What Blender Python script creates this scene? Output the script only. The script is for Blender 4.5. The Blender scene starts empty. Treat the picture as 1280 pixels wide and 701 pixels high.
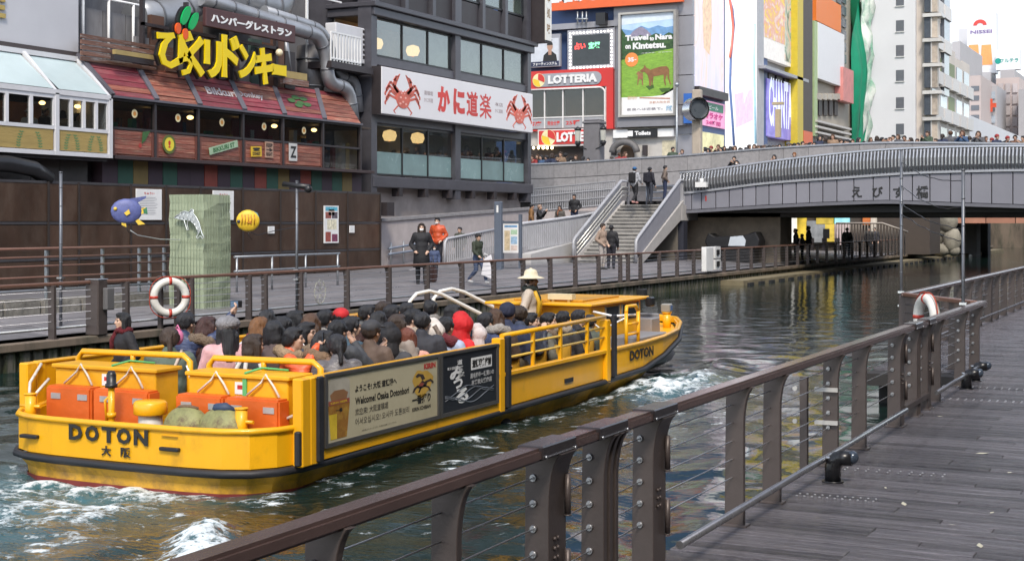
import bpy, bmesh, math, random
import numpy as np
from mathutils import Vector, Matrix, noise
random.seed(7)
S = bpy.context.scene
COL = S.collection
R = math.radians

# ------------------------------------------------------------------ camera, sky, sun, exposure
YAW = R(26.31)                      # the canal runs along +Y, the camera looks 26 degrees to its left
CA, SA = math.cos(YAW), math.sin(YAW)
HC = 2.5                            # eye height above the water
cam = bpy.data.cameras.new('camera'); camo = bpy.data.objects.new('camera', cam); COL.objects.link(camo)
cam.sensor_width = 36; cam.lens = 36*1800/1280; cam.shift_y = -72.5/1280
cam.clip_start = 0.1; cam.clip_end = 3000
camo.location = (0, 0, HC); camo.rotation_euler = (R(90), 0, YAW)
S.camera = camo
S.view_settings.view_transform = 'Standard'; S.view_settings.look = 'None'
S.view_settings.gamma = 1; S.view_settings.use_curve_mapping = False
S.view_settings.exposure = 1.10
SUN_EL, SUN_AZ = R(48), R(150)      # azimuth clockwise from +Y
w = bpy.data.worlds.new("World"); S.world = w; w.use_nodes = True
nt = w.node_tree; nt.nodes.clear()
wo = nt.nodes.new('ShaderNodeOutputWorld'); bg = nt.nodes.new('ShaderNodeBackground')
sk = nt.nodes.new('ShaderNodeTexSky'); sk.sky_type = 'NISHITA'; sk.sun_disc = False
sk.sun_elevation = SUN_EL; sk.sun_rotation = SUN_AZ; sk.air_density = 1.0; sk.dust_density = 0.6; sk.ozone_density = 1.0
hs = nt.nodes.new('ShaderNodeHueSaturation'); hs.inputs['Saturation'].default_value = 0.50; hs.inputs['Value'].default_value = 1.5
nt.links.new(sk.outputs[0], hs.inputs['Color']); nt.links.new(hs.outputs[0], bg.inputs['Color'])
bg.inputs['Strength'].default_value = 0.10; nt.links.new(bg.outputs[0], wo.inputs['Surface'])
sl = bpy.data.lights.new('sun', 'SUN'); sl.energy = 1.5; sl.angle = R(12); sl.color = (1.0, .90, .77)
so = bpy.data.objects.new('sun', sl); COL.objects.link(so)
sd = Vector((math.sin(SUN_AZ)*math.cos(SUN_EL), math.cos(SUN_AZ)*math.cos(SUN_EL), math.sin(SUN_EL)))
so.rotation_euler = sd.to_track_quat('Z', 'Y').to_euler()
S.cycles.max_bounces = 6; S.cycles.transparent_max_bounces = 8; S.cycles.glossy_bounces = 4
S.cycles.caustics_reflective = False; S.cycles.caustics_refractive = False

# ------------------------------------------------------------------ helpers
def on(px, py, X=None, Y=None, Z=None):
    """The point where the sight line through a pixel of the photograph meets the plane X=, Y= or Z=."""
    r, v = (px-640)/1800, (278-py)/1800
    dx, dy = r*CA-SA, r*SA+CA
    t = X/dx if X is not None else Y/dy if Y is not None else (Z-HC)/v
    return Vector((dx*t, dy*t, HC+v*t))

def tag(o, label=None, cat=None, group=None, kind=None):
    if label: o['label'] = label
    if cat: o['category'] = cat
    if group: o['group'] = group
    if kind: o['kind'] = kind
    return o

ORG = {}
def thing(name, label, cat, loc=(0, 0, 0), group=None):
    o = bpy.data.objects.new(name, None); o.empty_display_size = .2; COL.objects.link(o)
    o.location = loc; ORG[o.name] = Vector(loc)
    return tag(o, label, cat, group)

def put(name, me, parent=None, loc=None, rot=None, scale=None):
    o = bpy.data.objects.new(name, me); COL.objects.link(o)
    if parent: o.parent = parent
    if loc is not None: o.location = loc
    if rot is not None: o.rotation_euler = rot
    if scale is not None: o.scale = scale
    ORG[o.name] = ORG.get(parent.name, Vector()) if parent else Vector(loc or (0, 0, 0))
    return o

class Frame:
    """A wall plane: u along it, v up, n out of it."""
    def __init__(s, o, u, v, n): s.o, s.u, s.v, s.n = Vector(o), Vector(u), Vector(v), Vector(n)
    def __call__(s, u, v, n=0): return s.o+s.u*u+s.v*v+s.n*n
def FX(X): return Frame((X, 0, 0), (0, 1, 0), (0, 0, 1), (1, 0, 0))     # a wall along the canal seen from the canal: u = Y
def FY(Y): return Frame((0, Y, 0), (1, 0, 0), (0, 0, 1), (0, -1, 0))    # a wall across, facing the camera: u = X
def FZ(Z): return Frame((0, 0, Z), (1, 0, 0), (0, 1, 0), (0, 0, 1))
def rx(X, pl, pt, pr, pb):
    """u0,u1,v0,v1 on the plane X=: left and right from pixels pl, pr; top and bottom measured at the left edge."""
    a, b, c = on(pl, pt, X=X), on(pr, pt, X=X), on(pl, pb, X=X)
    return a.y, b.y, c.z, a.z
def ry(Y, pl, pt, pr, pb):
    a, b, c = on(pl, pt, Y=Y), on(pr, pt, Y=Y), on(pl, pb, Y=Y)
    return a.x, b.x, c.z, a.z

TXT = {}
def text_geo(s, bold=0.0):
    k = (s, bold)
    if k not in TXT:
        cu = bpy.data.curves.new('t', 'FONT'); cu.body = s; cu.size = 1; cu.offset = bold; cu.resolution_u = 2
        ob = bpy.data.objects.new('t', cu); me = bpy.data.meshes.new_from_object(ob)
        vs = [(v.co.x, v.co.y) for v in me.vertices]; fs = [tuple(p.vertices) for p in me.polygons]
        bpy.data.objects.remove(ob); bpy.data.curves.remove(cu); bpy.data.meshes.remove(me)
        xs = [v[0] for v in vs] or [0, 1]; ys = [v[1] for v in vs] or [0, 1]
        TXT[k] = (vs, fs, min(xs), max(xs), min(ys), max(ys))
    return TXT[k]

class MB:
    def __init__(s, mat=None): s.v, s.f, s.mi, s.sm, s.mats = [], [], [], [], []; s.cur = 0; (mat and s.use(mat))
    def use(s, m):
        if m not in s.mats: s.mats.append(m)
        s.cur = s.mats.index(m); return s
    def add(s, vs, fs, smooth=False):
        b = len(s.v); s.v += [Vector(v) for v in vs]
        for f in fs: s.f.append([i+b for i in f]); s.mi.append(s.cur); s.sm.append(smooth)
        return s
    def box(s, x0, x1, y0, y1, z0, z1, F=None):
        P = F or (lambda a, b, c: Vector((a, b, c)))
        vs = [P(x, y, z) for z in (z0, z1) for y in (y0, y1) for x in (x0, x1)]
        fs = [(0, 2, 3, 1), (4, 5, 7, 6), (0, 1, 5, 4), (2, 6, 7, 3), (0, 4, 6, 2), (1, 3, 7, 5)]
        return s.add(vs, fs)
    def hexa(s, b4, t4): return s.add(list(b4)+list(t4), [(3, 2, 1, 0), (4, 5, 6, 7), (0, 1, 5, 4), (1, 2, 6, 5), (2, 3, 7, 6), (3, 0, 4, 7)])
    def bar(s, p0, p1, w, h, up=(0, 0, 1)):
        p0, p1 = Vector(p0), Vector(p1); d = (p1-p0).normalized(); a = d.cross(Vector(up)).normalized(); b = a.cross(d).normalized()
        q = lambda p: [p-a*w/2-b*h/2, p+a*w/2-b*h/2, p+a*w/2+b*h/2, p-a*w/2+b*h/2]
        return s.hexa(q(p0), q(p1))
    def quad(s, a, b, c, d): return s.add([a, b, c, d], [(0, 1, 2, 3)])
    def poly(s, pts, F, n=0): return s.add([F(p[0], p[1], n) for p in pts], [tuple(range(len(pts)))])
    def prism(s, pts, F, n0, n1):
        k = len(pts); vs = [F(p[0], p[1], n0) for p in pts]+[F(p[0], p[1], n1) for p in pts]
        return s.add(vs, [tuple(range(k))[::-1], tuple(range(k, 2*k))]+[(i, (i+1) % k, k+(i+1) % k, k+i) for i in range(k)])
    def cyl(s, p0, p1, r0, r1=None, n=10, caps=True):
        r1 = r0 if r1 is None else r1; p0, p1 = Vector(p0), Vector(p1); d = (p1-p0).normalized()
        a = d.cross(Vector((0, 0, 1)) if abs(d.z) < .95 else Vector((1, 0, 0))).normalized(); b = d.cross(a)
        vs = [p+(a*math.cos(t)+b*math.sin(t))*r for p, r in ((p0, r0), (p1, r1)) for t in [2*math.pi*i/n for i in range(n)]]
        s.add(vs, [(i, n+i, n+(i+1) % n, (i+1) % n) for i in range(n)], True)
        if caps:
            k = len(s.v)-2*n; s.f += [[k+i for i in range(n)], [k+n+i for i in range(n)][::-1]]; s.mi += [s.cur]*2; s.sm += [False]*2
        return s
    def tube(s, pts, r, n=8, closed=False):
        pts = [Vector(p) for p in pts]; m = len(pts); rings = []; a = None
        for i in range(m):
            d = (pts[(i+1) % m if closed else min(i+1, m-1)]-pts[(i-1) % m if closed else max(i-1, 0)]).normalized()
            if a is None: a = d.cross(Vector((0, 0, 1)) if abs(d.z) < .95 else Vector((1, 0, 0))).normalized()
            a = (a-d*a.dot(d)).normalized(); b = d.cross(a); rr = r[i] if isinstance(r, (list, tuple)) else r
            rings += [pts[i]+(a*math.cos(2*math.pi*j/n)+b*math.sin(2*math.pi*j/n))*rr for j in range(n)]
        fs = [(i*n+j, ((i+1) % m)*n+j, ((i+1) % m)*n+(j+1) % n, i*n+(j+1) % n) for i in range(m if closed else m-1) for j in range(n)]
        s.add(rings, fs, True)
        if not closed:
            k = len(s.v)-m*n; s.f += [[k+j for j in range(n)], [k+(m-1)*n+j for j in range(n)][::-1]]; s.mi += [s.cur]*2; s.sm += [False]*2
        return s
    def ell(s, c, r, seg=12, rings=8, F=None):
        c = Vector(c); r = (r, r, r) if isinstance(r, (int, float)) else r; vs = []
        for i in range(rings+1):
            t = math.pi*i/rings
            for j in range(seg):
                p = 2*math.pi*j/seg; q = (r[0]*math.sin(t)*math.cos(p), r[1]*math.sin(t)*math.sin(p), r[2]*math.cos(t))
                vs.append(c+Vector(q) if F is None else F(c.x+q[0], c.y+q[1], c.z+q[2]))
        return s.add(vs, [(i*seg+j, (i+1)*seg+j, (i+1)*seg+(j+1) % seg, i*seg+(j+1) % seg) for i in range(rings) for j in range(seg)], True)
    def disc(s, c, r, F, n=14, asp=1.0): # flat, c = (u,v,n)
        return s.add([F(c[0]+r*math.cos(2*math.pi*i/n), c[1]+r*asp*math.sin(2*math.pi*i/n), c[2]) for i in range(n)], [tuple(range(n))])
    def lathe(s, prof, o, n=16):
        o = Vector(o); m = len(prof)
        vs = [o+Vector((r*math.cos(2*math.pi*j/n), r*math.sin(2*math.pi*j/n), z)) for r, z in prof for j in range(n)]
        return s.add(vs, [(i*n+j, i*n+(j+1) % n, (i+1)*n+(j+1) % n, (i+1)*n+j) for i in range(m-1) for j in range(n)], True)
    def torus(s, c, R0, r, F, seg=24, n=8):
        return s.tube([F(c[0]+R0*math.cos(2*math.pi*i/seg), c[1]+R0*math.sin(2*math.pi*i/seg), c[2]) for i in range(seg)], r, n, closed=True)
    def text(s, t, F, u0, u1, v0, v1, n=0.0, bold=0.03, depth=0.0, shear=0.0):
        vs, fs, xa, xb, ya, yb = text_geo(t, bold)
        g = lambda x, y: (u0+(x-xa)/(xb-xa)*(u1-u0)+shear*((y-ya)/(yb-ya)-.5)*(v1-v0), v0+(y-ya)/(yb-ya)*(v1-v0))
        s.add([F(*g(x, y), n+depth) for x, y in vs], fs)
        if depth:   # side walls along the outline edges
            from collections import Counter
            c = Counter(); e0 = {}
            for f in fs:
                for a, b in zip(f, f[1:]+f[:1]): k = (min(a, b), max(a, b)); c[k] += 1; e0[k] = (a, b)
            for k, m in c.items():
                if m == 1:
                    a, b = e0[k]; A, B = g(*vs[a]), g(*vs[b])
                    s.add([F(*A, n), F(*B, n), F(*B, n+depth), F(*A, n+depth)], [(0, 1, 2, 3)])
        return s
    def mesh(s, name, off=Vector(), bevel=0, bseg=1):
        me = bpy.data.meshes.new(name)
        me.from_pydata([v-off for v in s.v], [], s.f)
        for m in s.mats: me.materials.append(m)
        me.polygons.foreach_set('material_index', s.mi); me.polygons.foreach_set('use_smooth', s.sm)
        if bevel or len(s.f) < 60000:
            bm = bmesh.new(); bm.from_mesh(me)
            if bevel:
                bmesh.ops.remove_doubles(bm, verts=bm.verts, dist=1e-5)
                es = [e for e in bm.edges if len(e.link_faces) == 2 and e.calc_face_angle(0) > .5]
                bmesh.ops.bevel(bm, geom=es, offset=bevel, segments=bseg, affect='EDGES', clamp_overlap=True)
            bmesh.ops.recalc_face_normals(bm, faces=bm.faces)
            bm.to_mesh(me); bm.free()
        me.update(); return me
    def build(s, name, parent=None, label=None, cat=None, group=None, kind=None, local=False, bevel=0, bseg=1, loc=None):
        off = Vector()
        if parent and not local: off = ORG.get(parent.name, Vector())
        if loc is not None: off = Vector(loc)
        o = put(name, s.mesh(name, off, bevel, bseg), parent, loc)
        if parent: ORG[o.name] = ORG.get(parent.name, Vector())
        return tag(o, label, cat, group, kind)

# ------------------------------------------------------------------ procedural materials
MATS = {}
def nd(nt, t, **k):
    n = nt.nodes.new(t)
    for a, b in k.items():
        if a in ('op', 'operation'): n.operation = b
        elif hasattr(n, a) and not isinstance(b, tuple) or a in ('blend_type', 'data_type'): setattr(n, a, b)
    return n
def mat(name, col, rough=.6, metal=0, var=.12, vscale=3.0, bump=.0, bscale=20.0, emis=0, stretch=None, col2=None, streak=0, spec=.5, coat=0, grime=None, thr=(.45, .7)):
    """Principled, with the colour varied by two noises, optional second colour in patches, optional fine relief."""
    if name in MATS: return MATS[name]
    m = bpy.data.materials.new(name); m.use_nodes = True; nt = m.node_tree; L = nt.links
    p = nt.nodes['Principled BSDF']; p.inputs['Roughness'].default_value = rough; p.inputs['Metallic'].default_value = metal
    p.inputs['Specular IOR Level'].default_value = spec; p.inputs['Coat Weight'].default_value = coat
    c4 = (*col, 1)
    tc = nt.nodes.new('ShaderNodeTexCoord'); mp = nt.nodes.new('ShaderNodeMapping'); L.new(tc.outputs['Object'], mp.inputs[0])
    if stretch: mp.inputs['Scale'].default_value = stretch
    n1 = nt.nodes.new('ShaderNodeTexNoise'); n1.inputs['Scale'].default_value = vscale; n1.inputs['Detail'].default_value = 6; n1.inputs['Roughness'].default_value = .65
    L.new(mp.outputs[0], n1.inputs['Vector'])
    oi = nt.nodes.new('ShaderNodeObjectInfo'); ad = nt.nodes.new('ShaderNodeMath'); ad.operation = 'MULTIPLY_ADD'; ad.inputs[1].default_value = .35; L.new(oi.outputs['Random'], ad.inputs[0]); L.new(n1.outputs['Fac'], ad.inputs[2])
    mr = nt.nodes.new('ShaderNodeMapRange'); mr.inputs['From Min'].default_value = .35; mr.inputs['From Max'].default_value = .95
    mr.inputs['To Min'].default_value = 1-var*1.5; mr.inputs['To Max'].default_value = 1+var; L.new(ad.outputs[0], mr.inputs['Value'])
    base = nt.nodes.new('ShaderNodeMix'); base.data_type = 'RGBA'; base.inputs[0].default_value = 0
    base.inputs[6].default_value = c4; base.inputs[7].default_value = (*(col2 or col), 1)
    if col2:
        n3 = nt.nodes.new('ShaderNodeTexNoise'); n3.inputs['Scale'].default_value = vscale*1.7; n3.inputs['Detail'].default_value = 8; n3.inputs['Roughness'].default_value = .7
        L.new(mp.outputs[0], n3.inputs['Vector']); m3 = nt.nodes.new('ShaderNodeMapRange'); m3.inputs['From Min'].default_value = thr[0]; m3.inputs['From Max'].default_value = thr[1]
        L.new(n3.outputs['Fac'], m3.inputs['Value']); L.new(m3.outputs[0], base.inputs[0])
    mu = nt.nodes.new('ShaderNodeMix'); mu.data_type = 'RGBA'; mu.blend_type = 'MULTIPLY'; mu.inputs[0].default_value = 1
    L.new(base.outputs[2], mu.inputs[6]); L.new(mr.outputs[0], mu.inputs[7]); L.new(mu.outputs[2], p.inputs['Base Color'])
    rr = nt.nodes.new('ShaderNodeMapRange'); rr.inputs['To Min'].default_value = max(.03, rough-.12); rr.inputs['To Max'].default_value = min(1, rough+.12)
    L.new(n1.outputs['Fac'], rr.inputs['Value']); L.new(rr.outputs[0], p.inputs['Roughness'])
    if bump:
        n2 = nt.nodes.new('ShaderNodeTexNoise'); n2.inputs['Scale'].default_value = bscale; n2.inputs['Detail'].default_value = 5; L.new(mp.outputs[0], n2.inputs['Vector'])
        b = nt.nodes.new('ShaderNodeBump'); b.inputs['Strength'].default_value = bump; b.inputs['Distance'].default_value = .03
        L.new(n2.outputs['Fac'], b.inputs['Height']); L.new(b.outputs[0], p.inputs['Normal'])
    if emis:
        L.new(mu.outputs[2], p.inputs['Emission Color']); p.inputs['Emission Strength'].default_value = emis
    MATS[name] = m; return m
def glassy(name, tint=(.5, .55, .55), refl=.35, rough=.03):
    if name in MATS: return MATS[name]
    m = bpy.data.materials.new(name); m.use_nodes = True; nt = m.node_tree; nt.nodes.clear(); L = nt.links
    o = nt.nodes.new('ShaderNodeOutputMaterial'); t = nt.nodes.new('ShaderNodeBsdfTransparent'); t.inputs[0].default_value = (*tint, 1)
    g = nt.nodes.new('ShaderNodeBsdfGlossy'); g.inputs['Roughness'].default_value = rough
    n = nt.nodes.new('ShaderNodeTexNoise'); n.inputs['Scale'].default_value = .7; tc = nt.nodes.new('ShaderNodeTexCoord'); L.new(tc.outputs['Object'], n.inputs['Vector'])
    b = nt.nodes.new('ShaderNodeBump'); b.inputs['Strength'].default_value = .08; L.new(n.outputs['Fac'], b.inputs['Height']); L.new(b.outputs[0], g.inputs['Normal'])
    mx = nt.nodes.new('ShaderNodeMixShader'); mx.inputs[0].default_value = refl
    L.new(t.outputs[0], mx.inputs[1]); L.new(g.outputs[0], mx.inputs[2]); L.new(mx.outputs[0], o.inputs[0]); MATS[name] = m; return m
def emit(name, col, st=1.0): return mat(name, col, emis=st, var=.05)

def sheet(name, u0, u1, v0, v1, F, n, m): pass
# ------------------------------------------------------------------ materials of the setting
M_steelb = mat('brown_steel', (.092, .074, .069), .42, .35, .18, 4, .05, 60)
M_railtop = mat('rail_paint', (.125, .082, .074), .19, .25, .15, 3, .05, 80)
M_galv = mat('galvanised', (.36, .38, .40), .42, .75, .15, 6, .08, 40)
M_stain = mat('stainless', (.55, .56, .58), .25, .9, .1, 8)
M_black = mat('black_paint', (.016, .016, .018), .38, .0, .2, 5)
M_rub = mat('black_rubber', (.02, .02, .022), .6, 0, .25, 6, .15, 30)
M_conc = mat('concrete', (.24, .225, .205), .85, 0, .25, 1.3, .35, 14, col2=(.12, .115, .105))
M_concdk = mat('wet_concrete', (.18, .14, .105), .75, 0, .35, .9, .4, 9, col2=(.05, .055, .035), stretch=(1, 1, .25))
M_moss = mat('mossy_concrete', (.13, .12, .10), .85, 0, .4, 1.1, .5, 8, col2=(.035, .045, .018), stretch=(1, 2.2, .3), thr=(.42, .58))
M_granite = mat('granite', (.29, .28, .285), .65, 0, .12, 3, .1, 60, col2=(.22, .215, .22))
M_white = mat('white_paint', (.78, .78, .77), .45, 0, .07, 2)
M_offw = mat('off_white', (.66, .66, .68), .6, 0, .08, 1.2)
M_stone = mat('rough_stone', (.20, .19, .17), .9, 0, .35, 2.2, 1.0, 7, col2=(.10, .095, .08))

# ------------------------------------------------------------------ river
def river():
    xs = np.concatenate([np.arange(-19, -2.6, .085)]); ys = [1.5]
    while ys[-1] < 72: ys.append(ys[-1]+max(.06, ys[-1]*.0062))
    ys = np.array(ys); X, Y = np.meshgrid(xs, ys)
    rng = np.random.RandomState(3); H = np.zeros_like(X)
    near = np.exp(-np.maximum(Y-14, 0)/16)
    for i in range(46):                                     # short crossing chop
        lam = rng.uniform(.28, 1.5); a = rng.uniform(0, 2*np.pi); k = 2*np.pi/lam
        H += (.0005+.0021*near)*lam*np.sin(k*(X*np.cos(a)+Y*np.sin(a))+rng.uniform(0, 6.28))
    bx = -9.68
    for sgn in (1, -1):                                     # diverging bow wake
        dd = sgn*(X-bx)-1.75; back = 24.2-Y; edge = dd-back*.33
        ok = (back > -1) & (dd > -.25)
        H += np.where(ok, .075*np.exp(-np.maximum(back, 0)/13)*np.exp(-np.abs(edge+.5)/1.5)*np.cos(edge*4.0), 0)
    def turb(X, Y, s, seed):
        out = np.zeros(X.size); f = X.ravel(); g = Y.ravel()
        for i in range(X.size): out[i] = noise.fractal((f[i]*s, g[i]*s, seed), .9, 2.1, 4)
        return out.reshape(X.shape)
    sel = (Y < 27)
    n1 = np.zeros_like(X); n2 = np.zeros_like(X)
    rows = int(sel[:, 0].sum())
    n1[:rows] = turb(X[:rows], Y[:rows], 1.5, 1.0); n2[:rows] = turb(X[:rows], Y[:rows], 4.2, 5.0)
    # propeller wash behind the stern, spreading backwards
    bk = np.clip(11.2-Y, 0, 20); wid = 1.55+bk*.22
    wash = np.clip(1.35-np.abs(X-bx+.25)/wid, 0, 1)*(Y < 11.6)*np.exp(-bk/7)
    side = np.clip(1-np.abs(X-(-7.95))/.55, 0, 1)*((Y > 10.6) & (Y < 21))*.30     # thin foam along the hull
    bowd = np.sqrt(((X+7.45-.30*(21.0-Y)*.6)/.78)**2+((Y-20.4)/2.2)**2); bow = np.clip(1.3-bowd, 0, 1)
    crest_x = -7.5+.65*(9.57-Y); crest = np.exp(-((X-crest_x)/.25)**2)*np.exp(-((Y-8.8)/.85)**4)
    H += wash*(.05*n1+.035*n2-.02)+bow*(.17+.09*n1+.06*n2)+crest*(.13+.09*n2)+side*.04*n2
    H -= .10*np.exp(-((Y-11.2)/1.5)**2)*np.exp(-((X-bx)/2.4)**4)
    patt = n1*.55+n2*.6
    foam = np.clip(wash*.8+patt*1.05-.44, 0, 1)*(wash > .02)*1.0+np.clip(bow*.8+patt*1.0-.36, 0, 1)*(bow > 0)+np.clip(crest*1.1-.30+n2*.8, 0, 1)*(crest > .12)+np.clip(side+patt*.5-.27, 0, 1)*1.2*(side > 0)
    spk = np.clip(n2*1.3+n1*.35-.62, 0, 1)*np.clip(1-np.abs(X+6.6)/1.6, 0, 1)*((Y > 8) & (Y < 21))*1.6
    foam = np.clip(foam+spk, 0, 1)
    aer = np.clip(wash*1.1+bow*.9+crest*.8+.15*side, 0, 1)
    nx, ny = len(xs), len(ys)
    vs = np.stack([X.ravel(), Y.ravel(), H.ravel()], 1)
    idx = np.arange(nx*ny).reshape(ny, nx)
    fs = np.stack([idx[:-1, :-1].ravel(), idx[:-1, 1:].ravel(), idx[1:, 1:].ravel(), idx[1:, :-1].ravel()], 1)
    far = np.array([[-19, ys[-1], 0], [-2.6, ys[-1], 0], [12, ys[-1], 0], [12, 400, 0], [-40, 400, 0], [-40, ys[-1], 0], [-19, 1.5, 0], [-40, 1.5, 0], [-19, -30, 0], [-2.6, -30, 0], [-2.6, 1.5, 0]])
    b = nx*ny
    me = bpy.data.meshes.new('river')
    me.from_pydata(np.concatenate([vs, far]).tolist(), [], fs.tolist()+[[b+5, b, b+1, b+2, b+3, b+4], [b+8, b+9, b+10, b+6]])
    chop = np.clip(aer+1.3*np.clip(1-np.abs(X+7.0)/2.4, 0, 1)*((Y > 6) & (Y < 23)), 0, 1)
    for nm, arr in (('foam', foam), ('aer', aer), ('chop', chop)):
        at = me.attributes.new(nm, 'FLOAT', 'POINT'); at.data.foreach_set('value', np.concatenate([arr.ravel(), np.zeros(len(far))]).astype(np.float32))
    me.polygons.foreach_set('use_smooth', [True]*len(me.polygons))
    m = bpy.data.materials.new('river_water'); m.use_nodes = True; nt = m.node_tree; L = nt.links; p = nt.nodes['Principled BSDF']
    p.inputs['IOR'].default_value = 1.33; p.inputs['Specular IOR Level'].default_value = .62
    def attr(n): a = nt.nodes.new('ShaderNodeAttribute'); a.attribute_name = n; return a.outputs['Fac']
    def mixc(f, a, b_):
        x = nt.nodes.new('ShaderNodeMix'); x.data_type = 'RGBA'; L.new(f, x.inputs[0])
        for s, c in ((6, a), (7, b_)):
            if isinstance(c, tuple): x.inputs[s].default_value = (*c, 1)
            else: L.new(c, x.inputs[s])
        return x.outputs[2]
    geo = nt.nodes.new('ShaderNodeNewGeometry')
    nz = nt.nodes.new('ShaderNodeTexNoise'); nz.inputs['Scale'].default_value = 11; nz.inputs['Detail'].default_value = 8; nz.inputs['Roughness'].default_value = .72; L.new(geo.outputs['Position'], nz.inputs['Vector'])
    mm = nt.nodes.new('ShaderNodeMath'); mm.operation = 'MULTIPLY_ADD'; mm.inputs[1].default_value = 3.4; L.new(nz.outputs['Fac'], mm.inputs[0]); mm.inputs[2].default_value = -1.95
    vo = nt.nodes.new('ShaderNodeTexVoronoi'); vo.feature = 'DISTANCE_TO_EDGE'; vo.inputs['Scale'].default_value = 5.5
    dv = nt.nodes.new('ShaderNodeVectorMath'); dv.operation = 'MULTIPLY_ADD'; dv.inputs[1].default_value = (.35, .35, .35); L.new(nz.outputs['Color'], dv.inputs[0]); L.new(geo.outputs['Position'], dv.inputs[2]); L.new(dv.outputs[0], vo.inputs['Vector'])
    la = nt.nodes.new('ShaderNodeMath'); la.operation = 'MULTIPLY_ADD'; la.inputs[1].default_value = -3.2; la.inputs[2].default_value = .35; L.new(vo.outputs['Distance'], la.inputs[0])
    m0 = nt.nodes.new('ShaderNodeMath'); m0.operation = 'ADD'; L.new(mm.outputs[0], m0.inputs[0]); L.new(la.outputs[0], m0.inputs[1])
    ad = nt.nodes.new('ShaderNodeMath'); ad.operation = 'ADD'; L.new(m0.outputs[0], ad.inputs[0])
    f2 = nt.nodes.new('ShaderNodeMath'); f2.operation = 'MULTIPLY'; f2.inputs[1].default_value = 1.7; L.new(attr('foam'), f2.inputs[0]); L.new(f2.outputs[0], ad.inputs[1])
    gate = nt.nodes.new('ShaderNodeMath'); gate.operation = 'GREATER_THAN'; gate.inputs[1].default_value = .015; L.new(attr('foam'), gate.inputs[0])
    ff = nt.nodes.new('ShaderNodeMath'); ff.operation = 'MULTIPLY'; ff.use_clamp = True; L.new(ad.outputs[0], ff.inputs[0]); L.new(gate.outputs[0], ff.inputs[1])
    body = mixc(attr('aer'), (.008, .021, .018), (.050, .130, .150))
    col = mixc(ff.outputs[0], body, (.74, .80, .82)); L.new(col, p.inputs['Base Color'])
    ro = nt.nodes.new('ShaderNodeMapRange'); L.new(ff.outputs[0], ro.inputs['Value']); ro.inputs['To Min'].default_value = .045; ro.inputs['To Max'].default_value = .75; L.new(ro.outputs[0], p.inputs['Roughness'])
    mp = nt.nodes.new('ShaderNodeMapping'); mp.inputs['Rotation'].default_value = (0, 0, YAW); mp.inputs['Scale'].default_value = (1.0, 1.9, 1); L.new(geo.outputs['Position'], mp.inputs[0])
    prev = None
    for sc, st, dist, hi in ((1.5, .10, .10, 2.2), (5.5, .10, .035, 5), (17, .06, .014, 7)):
        n = nt.nodes.new('ShaderNodeTexNoise'); n.inputs['Scale'].default_value = sc; n.inputs['Detail'].default_value = 3; L.new(mp.outputs[0], n.inputs['Vector'])
        bp = nt.nodes.new('ShaderNodeBump'); bp.inputs['Strength'].default_value = st; sm_ = nt.nodes.new('ShaderNodeMapRange'); sm_.inputs['To Min'].default_value = st; sm_.inputs['To Max'].default_value = min(1, st*hi); L.new(attr('chop'), sm_.inputs['Value']); L.new(sm_.outputs[0], bp.inputs['Strength']); bp.inputs['Distance'].default_value = dist; L.new(n.outputs['Fac'], bp.inputs['Height'])
        if prev: L.new(prev, bp.inputs['Normal'])
        prev = bp.outputs[0]
    L.new(prev, p.inputs['Normal'])
    me.materials.append(m)
    return tag(put('river', me), kind='structure')
river()
b = MB(M_concdk); b.box(-400, 400, -60, 420, -3.2, -3.0); tag(b.build('ground'), kind='structure')

# ------------------------------------------------------------------ left bank
GZ = lambda x: .5 if x > -18.6 else .5+min(.2, (-18.6-x)/3*.2)
M_deckl = mat('promenade_paving', (.17, .165, .175), .55, 0, .2, 1.6, .25, 20, col2=(.115, .11, .115), stretch=(.6, 3, 1))
b = MB(M_deckl)
for x0, x1 in ((-18.05, -18.6), (-18.6, -21.6), (-21.6, -60)):
    b.quad((x1, -30, GZ(x1)), (x0, -30, GZ(x0)), (x0, 130, GZ(x0)), (x1, 130, GZ(x1)))
pr = tag(b.build('promenade'), kind='structure')
sl_me = MB(mat('paving_slab', (.205, .195, .205), .5, 0, .22, 2.2, .25, 18, col2=(.14, .132, .138), stretch=(1.5, .4, 1)))
sl_me.box(-.29, .29, -.74, .74, -.05, .014); SLAB = sl_me.mesh('slab', bevel=.008)
k = 0
for i in range(10):
    for j in range(40):
        x = -18.9-i*.6; y = 20+j*1.5+(i % 2)*.7
        q = 640+1800*(x*CA+y*SA)/(-x*SA+y*CA)
        if -30 < q < 860 and k < 290 and not (x < -21.0 and y < 28.3): put('paving_slab', SLAB, pr, (x, y, GZ(x)+random.uniform(0, .004)), (0, math.atan2(.2, 3)if x > -21.6 else 0, 0)); k += 1
b = MB(M_moss); b.box(-18.35, -18.0, -30, 130, -2, .36); qw = tag(b.build('quay_wall'), kind='structure')
b = MB(M_concdk); b.box(-18.6, -17.86, -30, 130, .36, .5); b.build('quay_coping', qw, bevel=.015)
b = MB(M_moss)                       # ribbed facing and fender timbers on the quay wall
for i in range(150):
    y = 14+i*.32; b.box(-18.0, -17.93-random.uniform(0, .02), y, y+.2, -1, .355)
b.build('wall_ribs', qw, kind='stuff')
fm = MB(M_rub); fm.box(-.13, .13, -.2, .2, -1, .24); FEN = fm.mesh('fender', bevel=.03)
for y in (16.6, 19.2, 23.2, 40, 46): put('quay_fender', FEN, qw, (-17.80, y, 0))
b = MB(mat('ledge_stone', (.24, .20, .12), .8, 0, .3, 1.2, .4, 9)); b.box(-18.0, -17.0, 55, 130, -1, .20); b.build('low_ledge', qw)
b = MB(M_rub)
for i in range(34): b.box(-17.0, -16.9, 55.5+i*1.5, 56.1+i*1.5, -.3, .1)
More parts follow.
